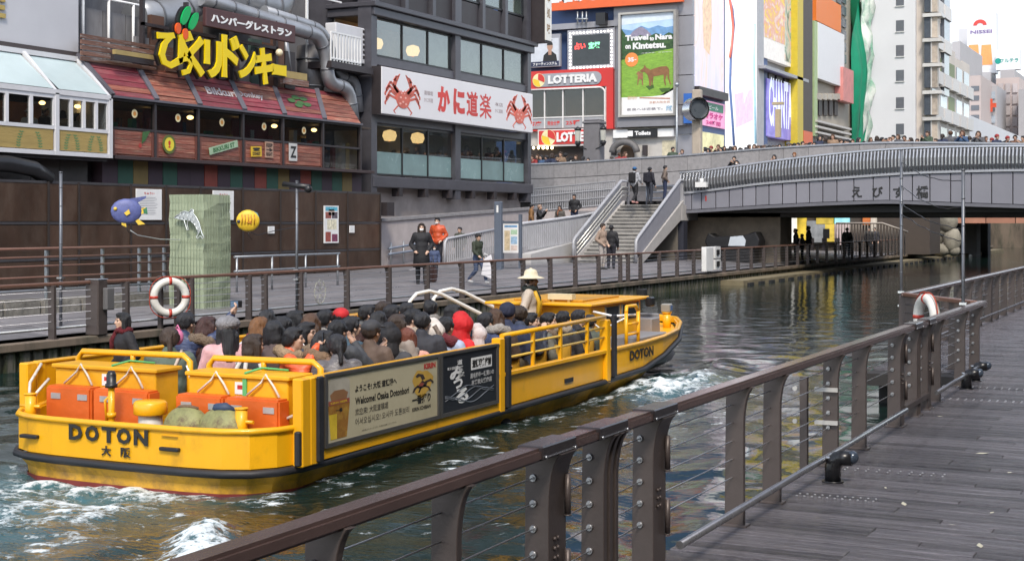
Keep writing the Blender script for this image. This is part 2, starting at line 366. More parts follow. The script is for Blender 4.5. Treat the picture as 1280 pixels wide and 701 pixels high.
b.build('ledge_fenders', qw, kind='stuff')

# ------------------------------------------------------------------ right boardwalk
M_plank = mat('deck_plank', (.132, .122, .136), .16, 0, .55, 2.0, .8, 22, col2=(.050, .046, .052), stretch=(.5, 7, 1), thr=(.44, .66))
M_sub = mat('deck_joist', (.03, .027, .026), .8)
b = MB(M_sub); b.box(-3.06, 30, -6, 19.6, .30, .462); b.box(-4.36, 30, 19.6, 110, .30, .462)
b.box(-3.06, 30, -6, 110, -3, .3); b.box(-4.30, -3.06, 20.2, 110, -3, .3)
bw = tag(b.build('boardwalk'), kind='structure')
PW = .150
def plank_mesh(l):
    m = MB(M_plank); m.box(0, l, 0, PW-.017, .455-.5, 0); return m.mesh('plank', bevel=.004)
PL = [plank_mesh(l) for l in (1.0, 1.35, 1.7, 2.1)]; LEN = (1.0, 1.35, 1.7, 2.1)
far_ = MB(M_plank); cnt = 0
j = 0; y = 6.4
while y < 62:
    x = -3.05 if y < 20.0 else -4.34
    xe = -.118*y+.35 if y < 26 else 3
    kk = (j*7+j//5) % 4
    while x < xe:
        l = LEN[kk]
        dz = random.uniform(-.0035, .0035)
        if cnt < 296 and y < 24.5:
            put('plank', PL[kk], bw, (x, y, .5+dz), (0, random.uniform(-.0012, .0012), 0)); cnt += 1
        else: far_.box(x, x+l, y, y+PW-.017, .46, .5+dz)
        x += l+.006; kk = (kk+1+j % 2) % 4
    y += PW; j += 1
far_.build('distant_planks', bw, kind='stuff')
b = MB(mat('stud_steel', (.34, .34, .36), .4, .5))
for (px, py, nx, sp) in ((1000, 617, 11, .055), (1046, 584, 11, .085), (1150, 496, 14, .085), (1180, 482, 14, .085)):
    c = on(px, py, Z=.5)
    for i in range(nx):
        for q in range(2): b.cyl((c.x+i*sp, c.y-q*.09+i*.003, .5), (c.x+i*sp, c.y-q*.09+i*.003, .508), .010, .008, 6)
b.build('grip_studs', bw, kind='stuff')
b = MB(mat('dry_leaf', (.5, .47, .36), .8))
for i, (px, py) in enumerate(((1228, 566), (1130, 629), (1225, 681), (1262, 590), (1190, 655), (1107, 609), (1175, 520), (1240, 640))):
    c = on(px, py, Z=.507); a = random.uniform(0, 3); u = Vector((math.cos(a), math.sin(a), .04)); q = Vector((-math.sin(a), math.cos(a), .1))
    s_ = .045 if i < 3 else .022
    b.add([c-u*s_*1.4, c+q*s_*.5-u*.3*s_, c+u*s_*1.4, c-q*s_*.45], [(0, 1, 2, 3)])
b.build('fallen_leaf_bits', bw, kind='stuff')
# ------------------------------------------------------------------ railings
def post_profile(h=.92, w=.065, fl=.075, n=7):
    """Upright fin: straight on the water side, flaring under the handrail on the deck side."""
    pts = [(-w, 0), (w, 0), (w, h*.72)]
    for i in range(1, n+1):
        t = i/n; pts.append((w+fl*(1-math.cos(t*math.pi/2)), h*.72+h*.28*math.sin(t*math.pi/2)))
    return pts+[(-w+.01, h)]
def post_mesh(t, side=1, h=.92, w=.065, fl=.075, grooves=0):
    m = MB(M_steelb); F = Frame((0, 0, 0), (side, 0, 0), (0, 0, 1), (0, 1, 0))
    if grooves:
        for i in range(grooves):
            m.prism(post_profile(h, w-(i % 2)*.012, fl), F, t*i/grooves, t*(i+1)/grooves)
    else: m.prism(post_profile(h, w, fl), F, 0, t)
    m.box(-.09, .09, -.03, t+.03, -.004, .012)
    return m.mesh('post', bevel=.004)
M_cable = mat('steel_cable', (.5, .5, .52), .3, .9)
DISC = MB(mat('disc_steel', (.36, .36, .37), .35, .8)); DISC.cyl((0, -.014, 0), (0, 0, 0), .016, .020, 14); DISC.cyl((0, -.02, 0), (0, -.014, 0), .010, .010, 8); DISC = DISC.mesh('cable_end')
BOLT = MB(M_steelb); BOLT.cyl((0, 0, 0), (.012, 0, 0), .012, .008, 8); BOLT = BOLT.mesh('bolt')
CZ = (.82, .94, 1.06, 1.18, 1.30)

X0 = -2.90
nr = thing('near_railing', 'brown steel railing with cables and double posts beside the wooden boardwalk', 'railing', (X0, 6, .5))
thin = post_mesh(.045); thick = post_mesh(.2); groove = post_mesh(.2, grooves=5)
near_posts = [(2.6, thin), (3.5, thin), (4.3, thin), (5.22, thin), (6.12, thick), (6.79, groove), (7.5, thick), (9.17, thin), (10.04, thin), (11.75, thin), (12.78, thin), (14.30, thick), (15.15, groove), (15.75, thick), (16.5, thin), (18.2, thin), (19.35, thin)]
for y, me in near_posts:
    p = put('post', me, nr, (0, y-6, 0)); ORG[p.name] = Vector((X0, 6, .5))
    if me is not thin or y in (11.75, 18.2, 19.35):
        for z in CZ: put('cable_end', DISC, p, (-.012, 0, z-.5))
    if me is thick:
        for zc in (.30, .80):
            for a in range(2):
                for c in range(3): put('bolt', BOLT, p, (.066, .06+a*.035, zc-.5+c*.045+.12))
        hb = MB(M_steelb)
        for zc in (.34, .70): hb.cyl((.085, .175, zc-.09), (.085, .175, zc+.10), .016, n=10); hb.cyl((.085, .175, zc-.1), (.085, .175, zc-.094), .019, n=10)
        hb.build('hinge', p, local=True)
for y0, y1 in ((1.5, 6.12), (6.32, 6.79), (6.99, 7.5), (7.7, 14.3), (14.5, 15.15), (15.35, 15.75), (15.95, 19.4)):
    for z in CZ: MB(M_cable).tube([(X0-.012, y0, z), (X0-.012, (y0+y1)/2, z-.006), (X0-.012, y1, z)], .004, 6).build('cable', nr)
RX = X0+.055
def rail_bar(y0, y1, x0=RX, x1=RX, z=1.44, w=.115, h=.062, m=M_railtop): return MB(m).bar((x0, y0, z), (x1, y1, z), w, h)
for y0, y1 in ((.8, 6.0), (6.012, 6.66), (6.672, 7.42), (7.432, 14.9), (14.912, 15.7), (15.712, 19.75)):
    rail_bar(y0, y1).build('handrail', nr, bevel=.014, bseg=2)
for yc in (6.13, 6.80, 7.56, 15.0, 15.75):
    b = MB(mat('cover_plate', (.045, .038, .04), .22, .4, .1)); b.bar((RX, yc-.19, 1.447), (RX, yc+.19, 1.447), .132, .064)
    cp = b.build('cover_plate', nr, bevel=.006)
    b = MB(M_stain); b.box(RX+.066, RX+.07, yc-.15, yc+.15, 1.425, 1.432)
    for s in (-1, 1): b.cyl((RX+.066, yc+s*.165, 1.429), (RX+.075, yc+s*.165, 1.429), .008, n=8)
    b.build('locking_strip', cp)
for y0, y1 in ((2, 5.9), (7.75, 14.25), (15.9, 19.2)):
    MB(mat('foot_tube', (.30, .30, .32), .28, .75, .15)).tube([(X0+.13, y0, .67), (X0+.13, y1, .68)], .024, 12).build('foot_tube', nr)
b = MB(M_steelb); b.bar((X0+.06, 14.5, .66), (X0+.06, 15.8, .66), .05, .05); b.build('gate_bar', nr)
# lamp bracket clamped to a post
b = MB(M_steelb); b.box(X0-.26, X0-.20, 11.78, 11.84, -.4, 1.22); lb = b.build('bracket_post', nr)
b = MB(mat('bracket_pale', (.48, .47, .45), .5))
for z in (.86, 1.13): b.box(X0-.12, X0+.07, 11.72, 11.74, z-.017, z+.017); b.cyl((X0-.28, 11.72, z), (X0-.28, 11.70, z), .02, n=8)
b.build('clamp', lb)

# diagonal return of the railing and the far run
cor = thing('return_railing', 'short brown railing running diagonally from boardwalk corner to far pole', 'railing', (-2.9, 19.75, .5))
MB(mat('rail_rust', (.20, .105, .075), .4, .1)).bar((-2.95, 19.72, 1.44), (-4.2, 21.55, 1.44), .10, .06).build('handrail', cor, bevel=.012)
for t in (.33, .95):
    p = put('post', thin, cor, (-1.3*t, 1.83*t, 0)); ORG[p.name] = Vector((-2.9, 19.75, .5))
for z in CZ: MB(M_cable).tube([(-2.9, 19.75, z), (-4.2, 21.5, z)], .005, 6).build('cable', cor)
fr = thing('far_railing', 'brown railing with dark fins along boardwalk edge beyond the diagonal return', 'railing', (-4.25, 22, .5))
y = 21.6; i = 0
while y < 64:
    put('post', thick if i % 5 == 2 else thin, fr, (0, y-22, 0)); y += 1.05 if i % 5 == 2 else 1.25; i += 1
MB(M_railtop).bar((-4.2, 21.5, 1.44), (-4.2, 64, 1.44), .115, .062).build('handrail', fr, bevel=.012)
MB(mat('foot_tube', (.3, .3, .32))).tube([(-4.12, 22, .68), (-4.12, 64, .68)], .022, 10).build('foot_tube', fr)
for z in CZ: MB(M_cable).tube([(-4.26, 21.6, z), (-4.26, 64, z)], .005, 6).build('cable', fr)

# lamps on the deck: black elbows with a dark blue glass end
def bollard(px, py, label, s=1.0):
    c = on(px, py, Z=.5); t = thing('bollard_lamp', label, 'bollard lamp', c, 'black elbow lamps on the boardwalk')
    b = MB(mat('bollard_black', (.012, .012, .014), .28, 0, .1)); b.tube([(0, 0, 0), (0, 0, .12*s), (.012, 0, .155*s), (.035, 0, .18*s), (.07, 0, .19*s), (.15*s, 0, .19*s)], [.062*s]*3+[.06*s]*2+[.056*s], 16)
    b.cyl((0, 0, 0), (0, 0, .012), .085*s, n=16); b.build('lamp_body', t, local=True)
    b = MB(mat('bollard_cap', (.05, .065, .09), .12, .2)); b.ell((.15*s, 0, .2*s), (.05*s, .05*s, .052*s), 12, 8); b.build('lamp_glass', t, local=True)
    b = MB(M_stain); b.cyl((-.02, -.0, .18*s), (-.02, 0, .20*s), .045*s, .035*s, 12); b.build('cap', t, local=True)
bollard(1041, 602, 'black elbow lamp on the planks with a white bracket above, nearest of the lamps', 1.0)
bollard(1208, 486, 'black elbow lamp at the railing corner beside the grip studs', 1.0)
bollard(1219, 476, 'black elbow lamp mostly hidden behind the railing corner post', 1.0)

# galvanised poles with strings between them
def pole(x, y, z0, z1, label, r=.022):
    t = thing('pole', label, 'pole', (x, y, z0), 'thin galvanised poles')
    b = MB(mat('pole_grey', (.17, .18, .20), .45, .6, .15, 6)); b.cyl((0, 0, 0), (0, 0, z1-z0), r, n=10); b.cyl((0, 0, z1-z0), (0, 0, z1-z0+.02), r*1.2, n=10)
    for q in range(int((z1-z0)/.35)): b.cyl((0, 0, .2+q*.35), (0, 0, .215+q*.35), r*1.18, n=10)
    b.build('shaft', t, local=True)
    b = MB(M_stain); b.cyl((0, 0, .0), (0, 0, .02), r*3, n=10)
    for z in (.75, .95): b.box(-r*2, r*2, -r*1.6, r*1.6, z, z+.03)
    b.build('clamp', t, local=True); return t
pole(-4.3, 21.75, .5, 3.57, 'thin grey pole at the far end of the diagonal railing')
pole(-2.98, 19.0, .5, 3.16, 'thin grey pole standing at the boardwalk railing corner')
for zt, s, wn in ((3.4, .25, 'topmost'), (3.05, .3, 'second'), (2.78, .2, 'third'), (2.62, .12, 'lowest')):
    pts = []
    for i in range(15):
        t = i/14; p = Vector((-4.3, 21.75, zt)).lerp(Vector((-2.98, 19.0, zt-.36)), t); p.z -= s*4*t*(1-t)*.4+random.uniform(-.012, .012); pts.append(p)
    tag(MB(M_black).tube(pts, .006, 5).build('string_wire', None), wn+' of four dark wires strung between the two boardwalk poles', 'wire', 'wires strung between poles')
pa = on(76, 412, Z=.5); pole(pa.x, pa.y, .5, on(77, 216, Y=pa.y).z, 'thin grey pole on the far promenade left of the lifebuoy', .03)
pb = on(371, 393, Z=.5); pole(pb.x, pb.y, .5, on(371, 227, Y=pb.y).z, 'thin grey pole with two cameras right of the yellow fish', .03)
b = MB(M_black); c = on(371, 233, Y=pb.y); b.cyl(c+Vector((-.35, 0, .05)), c+Vector((.35, 0, -.02)), .06, n=8); b.ell(c+Vector((.3, 0, -.06)), .09, 8, 6)
tag(b.build('security_camera', None), 'black camera pair mounted on top of the grey promenade pole', 'camera')

# left promenade railing
LX = -18.0
lr = thing('promenade_railing', 'long brown railing with steel cables along the far canal edge', 'railing', (LX, 30, .5))
lpost = post_mesh(.06, side=-1, h=.92, w=.07, fl=.07)
y = 14.9
while y < 88:
    p = put('post', lpost, lr, (0, y-30, 0)); y += 1.85
for y in (21.9, 24.7, 45.2): put('post', lpost, lr, (0, y-30, 0))
MB(mat('rail_rust', (.20, .105, .075), .4, .1)).bar((LX-.05, 14, 1.44), (LX-.05, 90, 1.44), .10, .06).build('handrail', lr, bevel=.012)
MB(M_galv).tube([(LX-.12, 14, .67), (LX-.12, 90, .67)], .025, 8).build('foot_tube', lr)
for z in (.80, .93, 1.06, 1.19, 1.31): MB(M_cable).tube([(LX, 14, z), (LX, 90, z)], .006, 5).build('cable', lr)
c = on(20, 414, Z=.5)
t = thing('control_box', 'grey box on a short post by the railing left of the pole', 'post', (LX+.02, c.y, .5))
b = MB(M_steelb); b.box(-.15, .15, -.13, .13, 0, .98); b.build('post', t, local=True, bevel=.02)
b = MB(mat('box_grey', (.12, .115, .115), .5)); b.box(.151, .26, -.02, .18, .45, .84); b.build('box', t, local=True, bevel=.015)
b = MB(M_stain); b.box(-.155, .155, -.135, .135, .981, 1.0); b.build('cap', t, local=True, bevel=.008)

# lifebuoys
def lifebuoy(c, F, R0, r, label):
    t = thing('lifebuoy', label, 'lifebuoy', c, 'lifebuoys on the railings')
    G = Frame((0, 0, 0), F.u, F.v, F.n)
    MB(mat('buoy_white', (.74, .72, .66), .5, 0, .12, 5)).torus((0, 0, 0), R0, r, G, 36, 12).build('ring', t, local=True)
    b = MB(mat('buoy_red', (.5, .05, .03), .5))
    for a in range(4):
        a = a*math.pi/2+.0
        b.tube([G(R0*math.cos(a+q)+r*0, R0*math.sin(a+q), 0) for q in (-.09, .09)], r*1.06, 12)
    b.build('band', t, local=True)
    b = MB(mat('buoy_rope', (.45, .06, .03), .8)); pts = []
    for i in range(41):
        a = 2*math.pi*i/40; k = R0+r*1.1+.035*abs(math.sin(2*a)); pts.append(G(k*math.cos(a), k*math.sin(a), .01))
    b.tube(pts, .009, 5); b.build('grab_rope', t, local=True)
    return t
c = on(204, 371, X=-17.88)
c.x += .16
lifebuoy(c, Frame((0, 0, 0), (.60, .80, 0), (0, 0, 1), (.80, -.60, 0)), .30, .072, 'white lifebuoy with red bands hung on the far promenade railing')
b = MB(M_steelb); b.box(-17.99, -17.9, c.y-.03, c.y+.03, .5, 1.5); lbp = b.build('buoy_hook', lr)
a = Vector((-1.3, 1.83, 0)).normalized()
lifebuoy(Vector((-3.75, 20.75, 1.16)), Frame((0, 0, 0), a, (0, 0, 1), Vector((-.8, -.6, 0))), .27, .075, 'white lifebuoy hung inside the diagonal boardwalk railing')
# ------------------------------------------------------------------ far bank: fence, restaurant, crab house
M_glass = glassy('window_glass', (.60, .66, .66), .20)
M_glassd = glassy('dark_glass', (.60, .62, .62), .06)
M_frost = mat('frosted_glass', (.22, .33, .33), .25, 0, .15, .8)
M_wood = mat('red_wood', (.27, .085, .055), .5, 0, .4, 2.5, .5, 14, col2=(.42, .26, .18), stretch=(1, .35, 5), thr=(.5, .72))
M_wood2 = mat('weathered_wood', (.17, .085, .06), .7, 0, .35, 2, .6, 12, col2=(.30, .28, .27), stretch=(1, .35, 5), thr=(.52, .66))
M_trimdk = mat('dark_trim', (.035, .028, .03), .5, 0, .2)
M_intdk = mat('dark_interior', (.035, .028, .024), .8)
M_intwarm = mat('warm_interior', (.34, .17, .10), .8, 0, .4, 1.5)
M_lamp = emit('lamp_glow', (1.0, .62, .22), 5.0)
M_bgrey = mat('blue_grey_steel', (.088, .086, .10), .40, .25, .18, 2)
M_greyw = mat('grey_wall', (.20, .195, .20), .8, 0, .2, .8, .2, 8, col2=(.13, .125, .13), stretch=(1, 1, .4))

def sharebox(mats, x0, x1, y0, y1, z0, z1, bevel=0, name='piece'):
    m = MB(mats); m.box(x0, x1, y0, y1, z0, z1); return m.mesh(name, bevel=bevel)

# --- brown panel fence along the back of the promenade
M_fence = mat('fence_panel', (.060, .034, .022), .33, 0, .35, 1.2, .06, 30, col2=(.085, .058, .042), stretch=(1, 1, .5))
XF = -28.8
fn = thing('panel_fence', 'tall dark brown fence of glossy panels behind the promenade', 'fence', (XF, 36, .7))
edges = [22.0, 24.6, 27.2]+[on(p, 300, X=XF).y for p in (60, 98, 163, 207, 250, 303, 350, 394, 434, 475)]
for a, c in zip(edges, edges[1:]):
    for z0, z1 in ((.72, 1.45), (1.53, 2.44), (2.52, 3.58)):
        b = MB(M_fence); b.box(XF-.04, XF, a+.025, c-.025, z0, z1); b.build('fence_panel', fn, bevel=.012)
    b = MB(mat('fence_post', (.035, .027, .024), .45)); b.box(XF-.05, XF+.035, c-.03, c+.03, .6, 3.62); b.build('post', fn)
for z in (.66, 1.49, 2.48, 3.60):
    b = MB(mat('fence_rail', (.10, .095, .10), .4, .5)); b.box(XF-.06, XF+.012, 22, edges[-1], z-.035, z+.035); b.build('fence_rail', fn)
# notices on the fence
def notice(px0, py0, px1, py1, label, lines, X=XF+.04, hdr=(.55, .06, .05)):
    u0, u1, v0, v1 = rx(X, px0, py0, px1, py1); F = FX(X)
    t = thing('notice_board', label, 'notice', F(u0, v0), 'notices on the brown fence')
    b = MB(M_white); b.box(u0, u1, v0, v1, -.02, .012, F); b.build('board', t, bevel=.006)
    b = MB(mat('print_grey', (.30, .30, .32), .7)); w, h = u1-u0, v1-v0
    for i in range(lines):
        y = v0+h*(.72-.6*i/lines); b.quad(F(u0+w*.12, y, .014), F(u0+w*random.uniform(.6, .88), y, .014), F(u0+w*.8, y+h*.018, .014), F(u0+w*.12, y+h*.018, .014))
    if lines > 3:
        b.use(mat('print_red', hdr, .7)); b.text('ちゅうい', F, u0+w*.3, u1-w*.3, v0+h*.82, v0+h*.9, .015)
    b.build('print', t); return t
notice(170, 236, 202, 275, 'white notice board behind the blue fish on the fence', 11)
notice(266, 238, 292, 275, 'white notice board partly behind the pale green pillar', 11)
notice(335, 283, 343, 292, 'small white plate right of the yellow fish', 2)
notice(437, 282, 443, 291, 'small white plate right of the photo poster', 2)
u0, u1, v0, v1 = rx(XF+.04, 405, 257, 423, 304); F = FX(XF+.04)
t = thing('photo_poster', 'tall white poster with small photos on the brown fence', 'poster', F(u0, v0))
b = MB(M_white); b.box(u0, u1, v0, v1, -.02, .012, F); b.build('board', t)
b = MB(); w, h = u1-u0, v1-v0
for (a, c, d, e, col) in ((.08, .92, .86, .97, (.12, .42, .55)), (.08, .48, .66, .83, (.30, .10, .08)), (.52, .92, .66, .83, (.12, .10, .12)), (.2, .85, .36, .63, (.70, .66, .5)), (.08, .45, .04, .3, (.32, .08, .06)), (.52, .92, .04, .24, (.20, .05, .10)), (.3, .7, .74, .9, (.55, .45, .4))):
    b.use(mat('poster_%d' % int(col[0]*1000+col[1]*100), col, .6, var=.5, vscale=9)); b.quad(F(u0+w*a, v0+h*d, .014), F(u0+w*c, v0+h*d, .014), F(u0+w*c, v0+h*e, .014), F(u0+w*a, v0+h*e, .014))
b.build('print', t)

# --- low stone wall with guard rail
sw = thing('stone_wall', 'low rough stone wall under the guard rail on the promenade', 'wall', (-21.2, 24, .6))
y = 16.5; i = 0
while y < 27.4:
    l = random.uniform(.95, 1.35); b = MB(M_stone)
    n = 5; vs = []; fs = []
    b.box(-21.55, -21.2+random.uniform(-.02, .03), y, min(y+l-.03, 27.7), .6, .97+random.uniform(-.015, .02)); b.build('stone_block', sw, bevel=.035, bseg=2); y += l
gr = thing('guard_rail', 'rusty brown guard rail on the low stone wall', 'railing', (-21.38, 24, .97))
for y in [17.2, 19.3]+[on(p, 340, X=-21.38).y for p in (58, 128, 174, 187, 205)]:
    b = MB(M_galv); b.box(-21.41, -21.35, y-.025, y+.025, .95, 1.98); b.build('post', gr)
for z in (1.14, 1.40, 1.62, 1.80, 1.97):
    b = MB(MATS['rail_rust'] if z > 1.3 else M_galv); b.tube([(-21.34, 16.5, z), (-21.34, 27.3, z)], .022 if z < 1.9 else .032, 8); b.build('rail', gr)
gr2 = thing('guard_rail', 'grey tubular guard rail on the paving below the yellow fish', 'railing', (-22.6, 33, .7))
ys = [on(p, 350, X=-22.6).y for p in (296, 340, 382, 422)]
for y in ys: b = MB(M_galv); b.cyl((-22.6, y, .7), (-22.6, y, 1.62), .03, n=8); b.build('post', gr2)
for z in (1.25, 1.62): b = MB(M_galv); b.tube([(-22.6, ys[0]-.1, z), (-22.6, ys[-1]+.1, z)], .03, 8); b.build('rail', gr2)

# --- pale green wrapped pillar with a wire dolphin
M_tarp = mat('green_tarp', (.33, .38, .26), .7, 0, .16, 1.5, .5, 5, col2=(.26, .31, .21), stretch=(2, 2, .4))
pc = on(250, 375, Z=.62); XT = -19.9
u0, u1, v0, v1 = rx(XT, 254, 243, 289, 378); XL = on(212, 300, Y=u0).x
t = thing('wrapped_pillar', 'square pillar wrapped in pale green sheeting on the promenade', 'pillar', (XT-.6, (u0+u1)/2, .6))
b = MB(M_tarp); N = 14
ring = []
for k in range(N+1):
    z = .6+(v1-.6)*k/N
    pts = [(XL, u0), (XT+.0, u0+.02), (XT+.05, u0+(u1-u0)*.5), (XT, u1-.05), (XL, u1)]
    ring.append([Vector((p[0]+random.uniform(-.02, .02), p[1]+random.uniform(-.018, .018), z)) for p in pts])
vs = [q for r_ in ring for q in r_]
b.add(vs, [(k*5+j, k*5+(j+1) % 5, (k+1)*5+(j+1) % 5, (k+1)*5+j) for k in range(N) for j in range(5)]+[tuple(range(N*5, N*5+5))]); b.build('sheeting', t)
b = MB(mat('tarp_seam', (.24, .29, .2), .8))
for k in range(1, 11):
    u = u0+(u1-u0)*k/11; b.tube([(XT+.03, u, .62), (XT+.04, u+.01, (v1+.6)/2), (XT+.03, u, v1)], .005, 5)
    x = XL+(XT-XL)*k/11; b.tube([(x, u0-.02, .62), (x, u0-.02, v1)], .005, 5)
for k in range(1, 14): z = .7+(v1-.7)*k/14; b.tube([(XL, u0-.01, z), (XT+.03, u0-.01, z), (XT+.065, (u0+u1)/2, z-.02), (XT+.02, u1-.03, z)], .003, 4)
b.build('strap_net', t, kind='stuff')
F = FY(u0-.12)
dol = [(-.62, .16), (-.52, .24), (-.40, .28), (-.36, .33), (-.22, .36), (-.06, .33), (.04, .42), (.12, .40), (.10, .30), (.22, .18), (.32, .02), (.38, -.16), (.44, -.32), (.52, -.42), (.46, -.46), (.38, -.38), (.28, -.46), (.22, -.42), (.31, -.30), (.24, -.16), (.14, -.02), (.0, .08), (-.10, .08), (-.12, -.06), (-.06, -.2), (-.13, -.2), (-.2, -.02), (-.24, .1), (-.40, .12), (-.5, .15)]
cx, cz = on(238, 279, Y=u0-.12).x, on(238, 279, Y=u0-.12).z
b = MB(mat('wire_white', (.62, .66, .66), .4, .5)); sc = .72
b.tube([F(cx+p[0]*sc, cz+p[1]*sc, 0) for p in dol], .012, 5, closed=True)
bod = [(-.34, .31, .12), (-.2, .33, .1), (-.05, .29, .09), (.08, .24, .06), (.18, .14, .0), (.26, .0, -.12), (.33, -.14, -.25)]
for i, (x, a, c) in enumerate(bod): b.tube([F(cx+x*sc, cz+a*sc, 0), F(cx+(x-.03)*sc, cz+(a+c)/2*sc, .05), F(cx+(x-.06)*sc, cz+c*sc, 0)], .008, 4)
b.prism([(cx+p[0]*sc, cz+p[1]*sc) for p in dol[:12]+dol[18:22]+dol[27:]], F, -.02, -.012)
t2 = thing('wire_dolphin', 'leaping white wire dolphin on the pale green pillar', 'decoration', F(cx, cz)); b.build('wire_body', t2)

# --- lantern fish on wires
def fish(px, py, L, cols, label, kind):
    X = -20.6; c = on(px, py, X=X); F0 = FX(X); t = thing('lantern_fish', label, 'fish decoration', c, 'lantern fish over the promenade'); t.rotation_euler = (0, 0, math.atan2(-c.y, -c.x)); F = lambda u, v, n=0: Vector((n, u, v))
    s = L; M1, M2, M3 = [mat('fish_'+k, v, .5, 0, .3, 12) for k, v in cols]
    b = MB(M1); b.ell((0, 0, 0), (.40*s, .33*s, .11*s) if kind == 'angel' else (.38*s, .36*s, .12*s), 18, 12, F); b.build('body', t, local=True)
    b = MB(M2)
    if kind == 'angel':
        b.prism([(.30*s, .06*s), (.48*s, .10*s), (.5*s, -.06*s), (.30*s, -.08*s)], F, -.02, .02)
        b.prism([(-.06*s, -.05*s), (.06*s, .05*s), (.10*s, -.06*s), (.0, -.12*s)], F, .125*s, .14*s)
        b.prism([(-.12*s, -.22*s), (-.02*s, -.26*s), (.0, -.42*s), (-.12*s, -.36*s)], F, -.02, .02); b.prism([(.2*s, -.22*s), (.30*s, -.2*s), (.48*s, -.34*s), (.3*s, -.36*s)], F, -.02, .02)
        b.ell((-.28*s, .06*s, .09*s), .05*s, 8, 6, F); b.build('fin', t, local=True)
        b = MB(M1); b.prism([(-.1*s, .26*s), (.1*s, .33*s), (.5*s, .40*s), (.5*s, .35*s), (.25*s, .2*s)], F, -.02, .02); b.build('back_fin', t, local=True)
        b = MB(M3); b.prism([(.42*s, .05*s), (.52*s, .1*s), (.54*s, -.08*s), (.44*s, -.06*s)], F, -.025, .025); b.build('tail', t, local=True)
    else:
        b.prism([(-.15*s, .24*s), (.1*s, .34*s), (.30*s, .26*s), (.36*s, .12*s), (.1*s, .2*s)], F, -.02, .02); b.build('back_fin', t, local=True)
        b = MB(M3)
        for i in range(5): x = (-.2+.1*i)*s; b.tube([F(x, .2*s, .09*s), F(x+.02*s, .06*s, .125*s), F(x-.0*s, -.12*s, .118*s)], .016*s, 5)
        b.prism([(-.05*s, -.06*s), (.1*s, .0), (.12*s, -.1*s)], F, .125*s, .14*s)
        b.build('stripes', t, local=True)
        b = MB(mat('fish_dark', (.03, .04, .09), .4)); b.ell((-.3*s, -.02*s, .08*s), .055*s, 8, 6, F); b.build('eye', t, local=True)
    b = MB(M_black); b.tube([F(.0, -.3*s), F(.02, -.5*s), F(.1, -.62*s, .0)], .008, 5); b.build('hanger', t, local=True)
fish(158, 264, .80, (('blue', (.10, .12, .30)), ('yellow', (.72, .50, .06)), ('green', (.06, .25, .12))), 'blue and yellow lantern fish left of the pale green pillar', 'angel')
fish(310, 276, .72, (('gold', (.68, .45, .03)), ('teal', (.10, .25, .28)), ('orange', (.62, .25, .03))), 'yellow lantern fish right of the pale green pillar', 'butterfly')
pts = [on(p, q, X=-20.5) for p, q in ((163, 288), (172, 294), (200, 299), (235, 300), (288, 297))]
tag(MB(mat('wire_white', (.6, .6, .6))).tube(pts, .01, 5).build('string_wire', None), 'pale string running from the blue fish across the pillar', 'wire')
pts = [on(p, q, X=-20.5) for p, q in ((312, 290), (322, 294), (345, 288), (369, 284))]
tag(MB(M_black).tube(pts, .01, 5).build('string_wire', None), 'dark string from the yellow fish to the pole', 'wire')
# wire ornament on the promenade railing
c = on(400, 365, X=-18.1); F = lambda u, v: Vector((c.x, c.y+u, c.z+v)); b = MB(mat('wire_cream', (.55, .55, .45), .5))
b.tube([F(.22*math.cos(i*.42), .26*math.sin(i*.42)) for i in range(15)], .009, 4, closed=True)
for i in range(9): a = i*.7; b.tube([F(.05*math.cos(a*3), .05*math.sin(a)), F(.16*math.cos(a), .2*math.sin(a)), F(.26*math.cos(a+.3), .3*math.sin(a+.3))], .006, 4)
tag(b.build('wire_ornament', None), 'cream wire figure hung on the promenade railing near the pole', 'decoration')

# --- burger restaurant
XD = -29.6
dk = thing('restaurant_building', 'burger restaurant with red plank awnings and striped wall behind the brown fence', 'building', (XD, 38, .7))
yl, yr = on(137, 195, X=XD).y-.3, on(455, 215, X=XD).y
b = MB(M_trimdk); b.box(-33.5, XD-.45, 14, yr, .5, 4.3); b.box(-33.5, -33.0, 14, yr+2, 4.3, 8.2); b.build('wall', dk)
b = MB(mat('grey_board', (.085, .07, .062), .6, 0, .3, 1))                 # grey boards left of the stripes
for i in range(9): b.box(XD-.44, XD-.02, 22+i*1.12, 22+i*1.12+1.1, 3.2, 4.40)
b.build('board', dk, kind='stuff')
SC = {'P': (.075, .045, .058), 'G': (.04, .11, .075), 'O': (.25, .17, .055), 'R': (.36, .075, .05)}
seq = 'PGOPGPPRPGPRGOPRGPGOP'; w = (yr-.15-yl)/len(seq)
for i, ch in enumerate(seq):
    b = MB(mat('stripe_'+ch, SC[ch], .6, 0, .15, 2)); b.box(XD-.44, XD-.02+random.uniform(0, .012), yl+i*w+.01, yl+(i+1)*w-.01, 3.3, 4.36); b.build('striped_board', dk)
b = MB(mat('ledge_brown', (.055, .035, .035), .5)); b.box(XD-.44, -29.12, yl, yr, 4.36, 4.47); b.build('ledge', dk, bevel=.01)
XW = -29.2; bays = [on(p, 150, X=XW).y for p in (138, 193, 247, 303, 353, 403, 450)]
tops = [on(p, q, X=-30.3).y for p, q in ((97, 72), (168, 85), (228, 94), (285, 103), (340, 112), (395, 120), (430, 122))]
AW0, AW1 = 6.15, 7.36
rt = MB(mat('interior_ceiling', (.06, .045, .035), .8)); rt.box(-33, XW-.1, yl, yr, 6.05, 6.12); rt.box(-33, XW-.1, yl, yr, 4.37, 4.43); rt.build('floor_slab', dk)
awl = random.Random(5)
